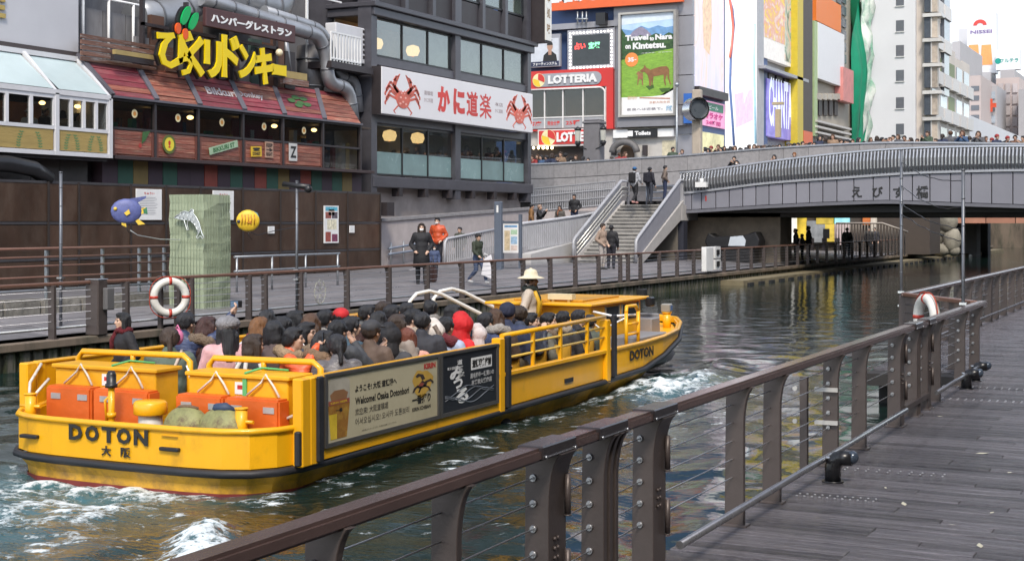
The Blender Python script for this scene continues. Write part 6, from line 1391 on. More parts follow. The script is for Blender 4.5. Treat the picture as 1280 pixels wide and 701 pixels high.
# white tower block
YWB = 128.0; FW = FY(YWB); wt = thing('white_office_block', 'white office block with a column of small windows', 'building', FW(-24, 4))
u0, u1 = on(1086, 100, Y=YWB).x, on(1168, 100, Y=YWB).x
b = MB(mat('tile_white', (.66, .66, .69), .6, 0, .05, .3, .1, 30)); b.box(u0-8, u1-1.6, YWB, YWB+18, 3, 52); b.build('wall', wt)
for q in (-6, 26, 57, 88, 122, 155):
    x0, x1, z0, z1 = ry(YWB, 1120, q, 1130, q+14); b = MB(mat('sill_white', (.6, .6, .6), .5)); b.box(x0-.05, x1+.05, z0-.08, z0, 0, .12, FW); f_ = b.build('window', wt); b = MB(mat('office_glass', (.12, .13, .15), .2)); b.box(x0, x1, z0, z1, -.1, .03, FW); b.build('pane', f_)
    x0, x1, z0, z1 = ry(YWB, 1154, q-8, 1172, q+22)
    b = MB(mat('band_white', (.55, .54, .53), .5)); b.box(x0, x1+.4, z1-.3, z1, -1.2, .35, FW); b.box(x0+(x1-x0)*.55, x0+(x1-x0)*.62, z0, z1, -.5, .2, FW); f_ = b.build('stair_window', wt)
    b = MB(mat('stair_glass', (.07, .085, .11), .15)); b.box(x0+.1, x0+(x1-x0)*.55, z0, z1-.3, -.5, .1, FW); b.build('pane', f_); b = MB(mat('stair_beige', (.42, .36, .30), .5, var=.3)); b.box(x0+(x1-x0)*.62, x1, z0, z1-.3, -.6, .05, FW); b.build('side_panel', f_)
# balcony block running away along the canal
XV = -22.9; FV = FX(XV); fb_ = thing('balcony_block', 'cream apartment block with balconies right of the white office block', 'building', (XV, 132, 4))
y0, y1 = YWB+.5, on(1212, 100, X=XV).y
b = MB(mat('cream_wall', (.52, .47, .42), .75, 0, .12, .3)); 
n = 5
for i in range(n):
    a, c = y0+(y1-y0)*i/n, y0+(y1-y0)*(i+1)/n; zt = on(1170+i*9, (-60, -60, 62, 74, 78)[i], X=XV).z; b.box(XV-10, XV, a, c, 3, zt)
b.build('wall', fb_)
random.seed(9)
for f in range(7):
    for i in range(n):
        a, c = y0+(y1-y0)*i/n, y0+(y1-y0)*(i+1)/n; z = 5.4+f*3.1
        if z+2 > on(1170+i*9, (-60, -60, 62, 74, 78)[i], X=XV).z: continue
        b = MB(mat('balcony_white', (.60, .58, .56), .6, 0, .1)); b.box(XV, XV+.45, a+.3, c-.3, z, z+1.15); k_ = b.build('balcony', fb_); b = MB(random.choice([MATS['stair_glass'], mat('curtain_green', (.16, .20, .09), .6), MATS['office_glass'], mat('glass_sky', (.38, .44, .50), .2)])); b.box(XV, XV+.05, a+.5, c-.6, z+1.15, z+2.6); b.build('window', k_)
b = MB(mat('office_glass', (.12, .13, .15))); b.box(XV, XV+.3, y0+(y1-y0)*.24, y0+(y1-y0)*.36, 14, 30); b.build('dark_strip', fb_)
# far towers
def tower(p0, q0, p1, Y, m, label, z0=3):
    u0, u1, v0, v1 = ry(Y, p0, q0, p1, q0+20); t = thing('tower_block', label, 'building', (u0, Y, z0)); b = MB(m); b.box(u0, u1, Y, Y+20, z0, v1); b.build('wall', t); return t
M_far = mat('far_grey', (.36, .35, .36), .7, 0, .1, .15); M_far2 = mat('far_pale', (.58, .58, .60), .7, 0, .06, .15); M_far3 = mat('far_pink', (.45, .38, .36), .7, 0, .1, .15)
t = tower(1212, 95, 1226, 200, M_far3, 'narrow pinkish building right of the cream apartment block')
for k in range(6): u0, u1, v0, v1 = ry(200, 1214, 108+k*12, 1224, 114+k*12); b = MB(MATS['office_glass']); b.box(u0, u1, v0, v1, 0, .1, FY(200)); b.build('window', t)
t = tower(1225, 108, 1246, 210, M_far, 'grey building under the tall white billboard tower')
for k in range(4):
    for j in range(2): u0, u1, v0, v1 = ry(210, 1227+j*10, 115+k*15, 1234+j*10, 124+k*15); b = MB(MATS['office_glass'] if k % 2 else mat('glass_sky', (.38, .44, .5), .2)); b.box(u0, u1, v0, v1, 0, .2, FY(210)); b.build('window', t)
c = on(1238, 132, Y=209); b = MB(mat('cross_red', (.6, .08, .03), .5)); b.box(c.x-.8, c.x+.8, 208.8, 209, c.z-.3, c.z+.3); b.box(c.x-.3, c.x+.3, 208.79, 209, c.z-.9, c.z+.9); tag(b.build('cross_sign', None), 'small red cross sign on the grey far building', 'sign')
t = tower(1245, 98, 1274, 220, M_far3, 'pink grey stepped tower with rows of panels at the right edge')
for k in range(5):
    for j in range(3): u0, u1, v0, v1 = ry(220, 1247+j*9, 104+k*14, 1255+j*9, 117+k*14); b = MB(mat('far_panel', (.41, .37, .37), .7, 0, .15, .3)); b.box(u0+.1, u1-.1, v0+.1, v1-.1, 0, .25, FY(220)); b.build('wall_panel', t)
tower(1250, 88, 1268, 224, M_far, 'darker rooftop block above the pink grey tower'); tower(1273, 112, 1300, 215, M_far, 'grey building cut by the right edge of the picture')
t = thing('billboard_tower', 'tall white billboard with a name and red emblem against the sky', 'billboard', on(1225, 100, Y=230))
YB2 = 230; FB = FY(YB2); u0, u1, v0, v1 = ry(YB2, 1209, 17, 1245, 93); b = MB(mat('bill_white', (.72, .73, .75), .6, 0, .03)); b.box(u0, u1, v0, v1, -3, 0, FB); b.build('board', t)
b = MB(mat('bill_purple', (.22, .16, .34), .5)); a = on(1213, 43, Y=YB2); c = on(1240, 37, Y=YB2); b.text('NISSEI', FB, a.x, c.x, a.z, c.z, .05, .03); b.use(mat('bill_red', (.6, .06, .05), .5)); e = on(1225, 32, Y=YB2); b.prism([(e.x+1.0*math.cos(i*math.pi/9), e.z+.9*math.sin(i*math.pi/9)) for i in range(10)]+[(e.x+.45*math.cos((9-i)*math.pi/9), e.z+.35*math.sin((9-i)*math.pi/9)) for i in range(10)], FB, .02, .06); b.build('lettering', t)
b = MB(mat('bill_ornament', (.72, .30, .10), .5)); 
for p in (1217, 1233): e = on(p, 66, Y=YB2); b.prism([(e.x-.9, e.z-1.9), (e.x+.9, e.z-1.9), (e.x+.7, e.z+1.2), (e.x-.7, e.z+1.2)], FB, .02, .05)
b.build('orange_shapes', t)
b = MB(M_far); b.box(u0+.5, u1-.5, YB2-2, YB2+4, 3, v0); b.build('tower', t)
t = thing('rooftop_sign', 'low white rooftop sign with green lettering at the right', 'billboard', on(1258, 80, Y=228)); u0, u1, v0, v1 = ry(228, 1245, 63, 1275, 88); b = MB(MATS['bill_white']); b.box(u0, u1, v0, v1, -2, 0, FY(228)); b.build('board', t); b = MB(mat('bill_green', (.0, .25, .2), .5)); a, c = on(1250, 79, Y=228), on(1273, 73, Y=228); b.text('フルテラ', FY(228), a.x, c.x, a.z, c.z, .05, .02); b.disc((on(1247.5, 76, Y=228).x, (a.z+c.z)/2, .05), .45, FY(228)); b.build('lettering', t)
tower(1198, 36, 1211, 236, M_far2, 'pale tower behind the cream apartment block'); tower(1190, 52, 1200, 200, M_far, 'thin grey tower edge behind the cream apartment block')
b = MB(M_far2); b.box(-120, -24.5, 150, 300, 3, 14); tag(b.build('distant_block', None), 'pale low block far behind the white office block', 'building')

# --- near bank buildings out of view, added to darken reflections in the windows opposite
t = thing('near_bank_row', 'unseen row of grey brown buildings added on the near bank behind the boardwalk', 'building', (10, 40, .5))
b = MB(mat('near_bank_wall', (.17, .155, .14), .8, 0, .3, .3)); 
for i in range(11): y = -38+i*17; b.box(9.5+(i % 3)*.6, 24, y, y+16.6, .5, 13+(i*5 % 7)*1.6)
b.build('wall', t)
b = MB(mat('office_glass', (.12, .13, .15)))
for i in range(11):
    for k in range(4):
        for j in range(4): y = -36+i*17+j*3.8; b.box(9.4+(i % 3)*.6, 9.52+(i % 3)*.6, y, y+2.4, 2+k*3, 4+k*3)
b.build('windows', t, kind='stuff')
# ------------------------------------------------------------------ the yellow tour boat
BO = Vector((-9.70, 10.92, 0)); PITCH = R(.35)
BM = Matrix.Translation(BO) @ Matrix.Rotation(PITCH, 4, 'X') @ Matrix.Diagonal((1.06, 1, 1, 1))
M_yel = mat('boat_yellow', (.84, .415, .006), .38, 0, .10, 1.4, .06, 18, coat=.15, col2=(.52, .25, .012), thr=(.56, .80), stretch=(1, 1, .5))
M_yeld = mat('boat_yellow_worn', (.60, .30, .02), .5, 0, .25, 3, .1, 25, col2=(.30, .16, .03), thr=(.55, .75))
M_brub = mat('boat_rubber', (.018, .018, .022), .55, 0, .25, 4, .1, 40)
M_fibre = mat('boat_floor', (.22, .22, .22), .7)
M_rope = mat('rope_white', (.62, .58, .50), .8, 0, .2, 20)
bt = thing('tour_boat', 'long yellow open tour boat crowded with passengers on the canal', 'boat', (0, 0, 0)); bt.matrix_world = BM; ORG[bt.name] = Vector()
bb_ = lambda m, nm, par=bt, **k: m.build(nm, par, local=True, **k)
HB = 1.62
# plan outline at the gunwale, stern to bow along starboard then back along port: (x, y, z gunwale)
half = [(0, -.02), (.8, .0), (1.15, .05), (1.38, .16), (1.54, .36), (1.62, .65), (1.64, 1.2), (1.65, 4), (1.65, 8), (1.64, 9.7), (1.56, 10.8), (1.36, 12.1), (1.0, 13.3), (.68, 14.05), (.28, 14.35), (0, 14.4)]
def gz(y): return .52 if y < 1.0 else .60+.0*y if y < 9.9 else .60+.0035*(y-9.9)**2
def rz_(y): return .125+.006*y if y < 9.4 else .18+(gz(14.4)-.08-.18)*min(1, ((y-9.4)/3.8))**1.15
def wl(x, y):   # the waterline contour: pulled in towards the bow
    return (x*.95 if y < 1.2 else x*.94, y*.985+.05 if y < 8 else 8+(y-8)*.66)
ring = half+[(-x, y) for x, y in half[::-1]][1:-1]
N = len(ring)
hull = MB(M_yel)
def level(f): return [f(x, y) for x, y in ring]
L0 = level(lambda x, y: (wl(x, y)[0]*.94, wl(x, y)[1], -.35)); L1 = level(lambda x, y: (*wl(x, y), .0)); L2 = level(lambda x, y: (x*.985, y, rz_(y)-.045)); L3 = level(lambda x, y: (x, y, rz_(y)+.045)); L4 = level(lambda x, y: (x, y, gz(y)))
ins = lambda x, y, d=.07: (x-d*x/1.65, y+d if y < .5 else y-d*max(0, (y-11)/4)*1.6)
L5 = level(lambda x, y: (*ins(x, y), gz(y))); L6 = level(lambda x, y: (*ins(x, y), max(.1, rz_(y)-.0)))
def band(mb, A, B): mb.add(A+B, [(i, (i+1) % N, N+(i+1) % N, N+i) for i in range(N)], False)
lower = MB(mat('boat_bottom', (.56, .29, .02), .5, 0, .3, 2, .15, 12, col2=(.26, .14, .03), thr=(.45, .65))); band(lower, L0, L1); band(lower, L1, L2); bb_(lower, 'lower_hull')
red = MB(mat('boot_red', (.18, .025, .02), .6)); band(red, [(a[0]*1.004, a[1]*1.0-.004 if a[1] < 1 else a[1], -.2) for a in [(p[0]*.97, p[1], 0) for p in L1]], [(p[0]*1.004, p[1]-.004, -.075) for p in L1]); bb_(red, 'boot_stripe')
band(hull, L3, L4); band(hull, L4, L5); band(hull, L5, L6); hu = bb_(hull, 'hull')
cap = MB(M_yel); cap.tube([Vector(p)+Vector((0, 0, .005)) for p in L4], .032, 8, closed=True); bb_(cap, 'gunwale_pipe')
rub = MB(M_brub); rub.tube([Vector((p[0]*1.012, p[1]-.015 if p[1] < 1 else p[1]+.01, rz_(p[1]))) for p in ring], .040, 8, closed=True); bb_(rub, 'rub_rail')
fl = MB(M_fibre); fl.add([(p[0]*.97, p[1], .11) for p in L6], [tuple(range(N))]); bb_(fl, 'floor')
fd = MB(M_yel); fd.add([(ins(*p, .1)[0], ins(*p, .1)[1], gz(p[1])-.10) for p in half[10:]]+[(-ins(*p, .1)[0], ins(*p, .1)[1], gz(p[1])-.10) for p in half[10:][::-1]][1:], [tuple(range(11))]); bb_(fd, 'fore_deck')
# raised sides from the after post to the panels' end
for s in (1, -1):
    b = MB(M_yel); b.box(s*1.66-.035, s*1.66+.035, .72, 4.72, .58, .98); b.box(s*1.66-.06, s*1.66+.05, .72, 4.72, .975, 1.005); b.box(s*1.66-.034, s*1.66+.034, .72, 4.72, .17, .578); bb_(b, 'side_panel', bevel=.008)
    for y in (.60, .74, 4.79, 8.18): b = MB(M_yel); b.box(s*1.66-.07, s*1.66+.045, y-.07, y+.07, .15, 1.06 if y > .9 else 1.0); bb_(b, 'side_post', bevel=.012)
    for y, z1 in ((.53, .50), (.81, 1.0), (4.93, 1.08), (8.37, 1.12)):
        b = MB(M_brub); x = s*(1.70 if y > .6 else 1.66); b.box(x-.02, x+.035, y-.05, y+.05, rz_(y)+.04, z1); bb_(b, 'fender_strip', bevel=.012)
    # open rail section
    b = MB(M_yel); b.tube([(s*1.66, 4.86, 1.08), (s*1.66, 8.12, 1.10)], .03, 10); 
    rl = bb_(b, 'side_rail')
    for z in (.80, .94): b = MB(mat('boat_rail_pale', (.74, .50, .10), .4)); b.tube([(s*1.66, 4.86, z), (s*1.66, 8.12, z+.01)], .016, 8); bb_(b, 'cross_bar', rl)
    for y in (5.05, 5.75, 6.6, 7.5): b = MB(M_yel); b.box(s*1.66-.02, s*1.66+.02, y-.022, y+.022, .6, 1.08); bb_(b, 'rail_post', rl)
    b = MB(M_yel); b.box(s*1.66-.05, s*1.66+.04, 4.7, 8.12, .58, .635); bb_(b, 'sill', bevel=.008)
for (x, y) in ((1.22, .24), (-1.30, .22)): b = MB(M_yel); b.cyl((x, y+.02, .4), (x, y+.02, .72), .056, n=14); b.cyl((x, y+.02, .72), (x, y+.02, .732), .064, n=14); b.cyl((x-.13, y+.02, .6), (x+.13, y+.02, .6), .018, n=8); bb_(b, 'mooring_post')
# slots in the transom
for x in (-1.10, .62): b = MB(M_brub); b.box(x-.11, x+.11, -.045 if abs(x) < .8 else -.02, .05, .315, .35); bb_(b, 'transom_slot', bevel=.008)
b = MB(M_yeld); b.box(.62-.09, .62+.09, -.030, -.01, .455, .458); bb_(b, 'weld_line')
b = MB(M_brub); b.box(1.65, 1.665, 6.75, 7.02, .30, .355); bb_(b, 'side_slot')
FT = Frame((0, -.027, 0), (1, 0, 0), (0, 0, 1), (0, -1, 0))
M_bk = mat('boat_letter', (.02, .018, .016), .5)
for i, (c, a) in enumerate(zip('DOTON', (-.565, -.365, -.165, .015, .215))): MBx = MB(M_bk); MBx.text(c, FT, a, a+.165, .345, .50, .004, .045, .004); bb_(MBx, 'letter')
for c, a in (('大', -.17), ('阪', .06)): MBx = MB(M_bk); MBx.text(c, FT, a, a+.115, .215, .315, .004, .03, .004); bb_(MBx, 'letter')
# bow lettering follows the curving side
def bowF(u, v, n=0):
    y = 9.0+u; x = 1.65-.01*(y-8)/1.9
    return Vector((x+.012+n, y, v))
MBx = MB(M_bk); MBx.text('DOTON', bowF, .12, 1.12, .375, .53, 0, .04, .004); bb_(MBx, 'bow_lettering')
# advert panels
FP = Frame((1.70, 0, 0), (0, 1, 0), (0, 0, 1), (1, 0, 0))
M_pf = mat('panel_frame', (.12, .115, .11), .4, .5)
def advert(y0, y1, m):
    b = MB(m); b.box(y0, y1, .315, .985, -.02, .006, FP); p = bb_(b, 'advert_panel'); b = MB(M_pf)
    for (a, c, d, e) in ((y0-.03, y1+.03, .285, .325), (y0-.03, y1+.03, .975, 1.005), (y0-.03, y0+.015, .325, .975), (y1-.015, y1+.03, .325, .975)): b.box(a, c, d, e, -.02, .022, FP)
    bb_(b, 'panel_frame', p); return p
pw0, pw1, pq0, pq1 = .93, 3.17, 3.25, 4.63
a1 = advert(pw0, pw1, mat('advert_cream', (.50, .45, .31), .35, 0, .06, .6, col2=(.42, .37, .24)))
a2 = advert(pq0, pq1, mat('advert_black', (.018, .020, .026), .3, 0, .3, 1))
W1, H0, H1 = pw1-pw0, .33, .97
def at1(s, x0, x1, y0, y1, m=M_bk, bold=.03, par=a1, nm='lettering', W=W1, o=pw0, n=.009): MBx = MB(m); MBx.text(s, FP, o+W*x0, o+W*x1, H0+(H1-H0)*y0, H0+(H1-H0)*y1, n, bold); return bb_(MBx, nm, par)
at1('ようこそ! 大阪 道頓堀へ', .235, .60, .685, .80); at1('Welcome! Osaka Dotonbori', .235, .715, .49, .61); at1('欢迎来! 大阪道頓堀', .235, .52, .32, .43, mat('advert_grey', (.10, .09, .07), .5), .01); at1('어서오십시오! 오사카 도톤보리', .235, .715, .165, .275, MATS['advert_grey'], .005)
at1('※写真はイメージです。お酒は20歳になってから。', .29, .60, .045, .075, MATS['advert_grey'], 0); at1('KIRIN', .86, .975, .84, .935, mat('brand_red', (.5, .03, .03), .5), .05); at1('一番搾り', .745, .925, .27, .43, M_bk, .04); at1('KIRIN ICHIBAN', .745, .925, .16, .225, M_bk, .03)
# printed beer glass and beast emblem
q = lambda x, y: (pw0+W1*x, H0+(H1-H0)*y)
def pr_(b, m, pts, n): b.use(m); b.poly([q(*p) for p in pts], FP, n)
b = MB(); pr_(b, mat('beer_amber', (.28, .13, .03), .2, 0, .3, 5, col2=(.42, .26, .05)), [(.035, .03), (.165, .03), (.19, .56), (.015, .56)], .008)
pr_(b, mat('beer_gold', (.60, .42, .04), .2, 0, .3, 6), [(.035, .03), (.085, .03), (.085, .42), (.02, .42)], .0085)
pr_(b, mat('beer_glass', (.40, .37, .31), .2, 0, .2, 5), [(.015, .56), (.19, .56), (.19, .90), (.165, .96), (.04, .96), (.015, .90)], .008)
pr_(b, mat('beer_brown', (.26, .13, .06), .4), [(.045, .60), (.16, .60), (.175, .72), (.14, .78), (.065, .78), (.03, .72)], .009); pr_(b, mat('beer_band', (.30, .08, .05), .4), [(.018, .56), (.187, .56), (.187, .63), (.018, .63)], .0095)
bb_(b, 'beer_print', a1); at1('KIRIN BEER', .035, .17, .575, .61, mat('beer_gold', (.6, .4, .1)), .02, n=.011); at1('一番', .075, .13, .44, .50, M_bk, .03, n=.011)
b = MB(); b.use(mat('emblem_gold', (.52, .32, .06), .5)); ec = q(.845, .62); pts = []
for i in range(24):
    a = i/24*6.2832; r_ = .17*(1+.12*math.sin(3*a+.6)+.06*math.sin(7*a)); pts.append((ec[0]+r_*1.25*math.cos(a), ec[1]+r_*.85*math.sin(a)))
b.poly(pts, FP, .009)
for pts in ([(.79, .56), (.84, .66), (.89, .60), (.88, .55), (.82, .52)], [(.80, .60), (.76, .55), (.745, .48), (.76, .485), (.785, .54), (.81, .56)], [(.82, .56), (.80, .46), (.815, .46), (.84, .55)], [(.86, .58), (.91, .53), (.93, .45), (.915, .45), (.895, .52), (.85, .55)], [(.84, .66), (.82, .74), (.79, .72), (.775, .75), (.80, .79), (.85, .76), (.87, .68)], [(.87, .60), (.92, .62), (.95, .57), (.955, .60), (.925, .66), (.87, .64)]): pr_(b, mat('emblem_dark', (.05, .035, .03), .5), pts, .0105)
pr_(b, mat('emblem_red', (.26, .06, .04), .5), [(.80, .58), (.83, .63), (.86, .60), (.84, .56)], .0115); bb_(b, 'beast_emblem', a1)
W2 = pq1-pq0
def at2(s, x0, x1, y0, y1, m=M_white, bold=.02, n=.009): return at1(s, x0, x1, y0, y1, m, bold, a2, 'lettering', W2, pq0, n)
for i, (c, x, y, sz) in enumerate((('み', .14, .53, .26), ('つ', .20, .375, .18), ('る', .22, .10, .27))): at2(c, x, x+sz*.92, y, y+sz, M_white, .05)
for i, c in enumerate('道頓堀'): at2(c, .27+.015*i, .36+.015*i, .80-.115*i, .89-.115*i, M_white, .02)
at2('炭火焼肉', .10, .25, .735, .79, M_white, .01)
b = MB(M_white); y0, y1 = pq0+W2*.52, pq0+W2*.90
b.box(y0, y1, H0+.42, H0+.56, .006, .009, FP); bb_(b, 'title_bar', a2); at2('道頓堀角座前', .535, .885, .685, .845, M_bk, .05, .011); at2('黒毛和牛一頭買いの', .50, .94, .50, .60, mat('print_silver', (.5, .5, .5), .5), .03); at2('本格炭火焼肉店', .52, .90, .375, .475, MATS['print_silver'], .03)
b = MB(mat('print_smoke', (.16, .18, .21), .4, 0, .5, 6))
for k in range(4): pts = [FP(pq0+W2*(i/16), H0+.10+.035*k+.05*math.sin(i*.55+k*1.3), .0085) for i in range(1, 16)]; b.tube(pts, .006, 4)
bb_(b, 'smoke_print', a2)
# stern lockers, life boxes, ropes
M_lock = mat('locker_yellow', (.74, .38, .008), .45, 0, .14, 2.5, .15, 10)
for x0, x1 in ((-1.36, -.08), (.32, 1.46)):
    b = MB(M_lock); b.box(x0, x1, .66, 1.02, .12, .955); lk = bb_(b, 'locker', bevel=.01); b = MB(M_lock); b.box(x0-.03, x1+.03, .63, 1.05, .956, 1.0); bb_(b, 'lid', lk, bevel=.01)
    b = MB(M_white); xs = x0+(x1-x0)*.48; b.box(xs, xs+.13, .652, .659, .80, .92); s_ = bb_(b, 'notice', lk); b = MB(mat('sign_red', (.5, .03, .02))); b.box(xs+.03, xs+.10, .649, .652, .85, .89); bb_(b, 'notice_print', lk)
    b = MB(mat('strap_green', (.10, .40, .14), .6)); xs = x0+(x1-x0)*.56; b.box(xs, xs+.045, .645, .66, .70, 1.0); b.tube([(xs+.02, .66, 1.01), (xs+.05, .9, 1.04), (xs+.3, .98, 1.02)], .012, 6); bb_(b, 'strap', lk)
    # pipe rail over the locker
    b = MB(M_yel); b.tube([(x0-.08, 1.1, .45), (x0-.08, 1.1, 1.02), (x0-.02, 1.1, 1.09), (x1-.0, 1.1, 1.10), (x1+.08, 1.1, 1.04), (x1+.08, 1.1, .5)], .033, 10); b.cyl(((x0+x1)/2, 1.1, .98), ((x0+x1)/2, 1.1, 1.09), .028, n=8); bb_(b, 'pipe_rail')
    b = MB(M_rope)
    for k in range(2): xa = x0+(x1-x0)*(.12+.5*k); b.tube([(xa, .62, .80), (xa+.16, .625, .93), (xa+.2, .64, 1.01), (xa+.3, .625, .90), (xa+.38, .60, .80)], .011, 6)
    bb_(b, 'lashing_rope', lk)
M_or = mat('box_orange', (.66, .125, .014), .5, 0, .12, 3, .15, 14)
bxs = [(-1.32, -.72, 'orange life box at the port end of the stern row'), (-.71, .0, 'orange life box with a knotted rope, second from port at the stern'), (.30, .86, 'orange life box behind the round fender left of the starboard locker corner'), (.87, 1.50, 'orange life box with a knotted rope at the starboard end of the stern row')]
def toworld(v): return BM @ Vector(v)
for x0, x1, lb in bxs:
    t = thing('life_box', lb, 'life box', (0, 0, 0), 'orange life boxes on the stern'); t.matrix_world = BM @ Matrix.Translation(((x0+x1)/2, .56, .30)); ORG[t.name] = Vector(); w = (x1-x0)/2-.008
    b = MB(M_or); b.box(-w, w, -.10, .09, 0, .49); b.build('box', t, local=True, bevel=.02, bseg=2)
    for xx in (-.72, .45): b = MB(mat('reflector', (.45, .45, .46), .3, .3)); b.box(xx*w, xx*w+.12, -.108, -.099, .36, .42); b.build('reflector', t, local=True)
    if 'knotted' in lb: b = MB(M_rope); b.tube([(w-.02, -.14, .18), (w-.1, -.15, .12), (w-.02, -.15, .06), (w-.14, -.14, .02)], .018, 6); b.tube([(w-.12, -.16, .16), (w-.03, -.18, .11), (w-.1, -.17, .03)], .018, 6); b.build('rope', t, local=True)
b = MB(M_yel); b.lathe([(.001, .735), (.14, .735), (.158, .715), (.160, .61), (.15, .60), (.10, .60)], (.16, .28, 0), 20); vn = bb_(b, 'vent_drum'); b = MB(mat('vent_neck', (.55, .54, .5), .5)); b.cyl((.16, .28, .2), (.16, .28, .61), .115, n=16); bb_(b, 'vent_neck', vn)
b = MB(M_yel); b.cyl((-.26, .22, .3), (-.26, .22, .86), .032, n=10); b.cyl((-.26, .22, .55), (-.26, .22, .60), .045, n=10); b.tube([(-.26, .22, .78), (-.32, .2, .72), (-.30, .2, .5)], .014, 6); lm = bb_(b, 'lamp_mast'); b = MB(M_black); b.lathe([(.001, .17), (.03, .165), (.048, .13), (.048, .04), (.06, .035), (.06, 0), (.03, 0)], (-.26, .22, .85), 14); bb_(b, 'stern_lamp', lm)
for (x, y, r_, lb) in ((.60, .26, .235, 'round pale green fender with brown scuffs on the stern deck'), (1.00, .275, .245, 'round pale green fender with a dark blue cloth on the stern deck')):
    t = thing('round_fender', lb, 'fender', (0, 0, 0), 'round fenders on the stern'); t.matrix_world = BM @ Matrix.Translation((x, y, .49)); ORG[t.name] = Vector()
    b = MB(mat('fender_green', (.27, .27, .11), .6, 0, .35, 5, .4, 9, col2=(.12, .085, .045), thr=(.48, .66))); b.ell((0, 0, 0), (r_*1.04, r_*.72, r_*.95), 22, 14); b.build('ball', t, local=True)
    b = MB(mat('fender_blue', (.03, .05, .10), .6) if 'blue' in lb else mat('fender_brown', (.16, .10, .06), .8)); b.tube([(-.10, .0, r_*.80), (-.04, -.04, r_*.93), (.05, -.02, r_*.95), (.12, .02, r_*.84)], [.02, .045, .05, .02] if 'blue' in lb else .018, 8); b.build('cap', t, local=True)
# chains across the aisle, ropes at the port corner
b = MB(mat('chain_white', (.7, .7, .7), .5))
for k in range(3): b.tube([(-.02+.02*k, 1.08, 1.0-.05*k), (.12, 1.06, .70-.12*k), (.27, 1.08, .98-.05*k)], .016, 6)
bb_(b, 'aisle_chain')
for P_ in ([(-1.60, .72, .98), (-1.55, .5, .80), (-1.34, .26, .60)], [(-1.50, .72, .82), (-1.46, .5, .7), (-1.36, .28, .58)], [(1.48, .60, .6), (1.56, .64, .64), (1.62, .66, .66)]): b = MB(M_rope); b.tube(P_, .016, 6); bb_(b, 'corner_rope')
# benches
for y in [1.9+i*.82 for i in range(9)]: b = MB(mat('bench_yellow', (.55, .30, .03), .5)); b.box(-1.45, 1.45, y-.18, y+.2, .48, .53); b.box(-1.45, 1.45, y-.22, y-.18, .53, .74); bb_(b, 'bench')
# cabin
cx0, cx1, cy0b, cy1b, cz = -.80, .80, 9.75, 11.9, 1.16
b = MB(M_yel); b.box(cx0, cx1, cy0b, cy1b, .1, cz-.03); cbn = bb_(b, 'cabin', bevel=.02)
b = MB(M_yel); b.box(cx0-.1, cx1+.06, cy0b-.12, cy1b+.25, cz-.03, cz+.015); rf = bb_(b, 'cabin_roof', cbn, bevel=.012)
b = MB(M_yeld); b.box(cx0+.2, cx1-.25, cy0b+.3, cy1b-.3, cz+.016, cz+.05); b.box(.0, .04, cy0b, cy1b, cz+.016, cz+.035); bb_(b, 'hatch', cbn, bevel=.01)
b = MB(M_white); b.box(.18, .42, cy0b-.006, cy0b+.01, .93, 1.0); sg_ = bb_(b, 'sign_plate', cbn); b = MB(M_bk); F_ = Frame((0, cy0b-.008, 0), (1, 0, 0), (0, 0, 1), (0, -1, 0)); b.text('操舵室', F_, .2, .4, .945, .985, .001, .02); bb_(b, 'lettering', cbn)
b = MB(MATS['dark_glass']); 
for (a, c) in ((10.35, 10.9), (11.05, 11.75)): b = MB(mat('cabin_glass', (.03, .035, .04), .12)); b.box(cx1-.01, cx1+.012, a, c, .84, 1.08); w_ = bb_(b, 'side_window', cbn); b = MB(mat('window_trim', (.35, .33, .28), .4, .4)); b.box(cx1, cx1+.02, a-.03, a, .82, 1.1); b.box(cx1, cx1+.02, c, c+.03, .82, 1.1); bb_(b, 'window_trim', cbn)
b = MB(mat('cabin_glass', (.03, .035, .04))); b.box(cx0+.1, cx1-.08, cy1b-.01, cy1b+.012, .84, 1.08); bb_(b, 'windscreen', cbn)
b = MB(mat('horn_pale', (.62, .56, .38), .5)); b.box(.0, .40, 10.0, 10.14, cz+.05, cz+.14); b.box(.05, .09, 10.03, 10.1, cz, cz+.05); b.box(.31, .35, 10.03, 10.1, cz, cz+.05); bb_(b, 'name_board', cbn)
b = MB(M_white); b.box(.72, 1.12, 9.3, 9.32, .60, .75); nb_ = bb_(b, 'rule_board'); b = MB(mat('sign_red', (.5, .03, .02)))
for x in (.80, .92, 1.04): b.torus((x, .675, 0), .042, .008, Frame((0, 9.295, 0), (1, 0, 0), (0, 0, 1), (0, -1, 0)), 14, 5)
bb_(b, 'rule_print', nb_)
b = MB(M_black); b.box(cx1+.04, cx1+.14, cy1b+.1, cy1b+.3, 1.0, 1.16); bb_(b, 'mirror', cbn, bevel=.02)
# bow cockpit: grey console, step frame, lamp
b = MB(mat('console_grey', (.26, .26, .27), .5)); b.box(.3, .95, 12.0, 12.4, .2, .80); b.hexa([(.25, 12.4, .2), (.95, 12.4, .2), (.9, 12.6, .2), (.25, 12.6, .2)], [(.25, 12.4, .86), (.95, 12.4, .86), (.9, 12.45, .86), (.25, 12.45, .86)]); bb_(b, 'console', bevel=.015)
b = MB(mat('console_grey', (.26, .26, .27))); b.box(.85, 1.35, 10.3, 11.6, .12, .62); bb_(b, 'side_seat', bevel=.015)
b = MB(M_yel)
for yy in (9.6, 10.1): b.tube([(1.42, yy, .5), (1.42, yy, 1.06)], .028, 8)
b.tube([(1.42, 9.6, 1.06), (1.40, 9.67, 1.15), (1.40, 10.03, 1.15), (1.42, 10.1, 1.06)], .028, 8)
for z in (.72, .88): b.tube([(1.42, 9.6, z), (1.42, 10.1, z)], .02, 8)
bb_(b, 'step_frame')
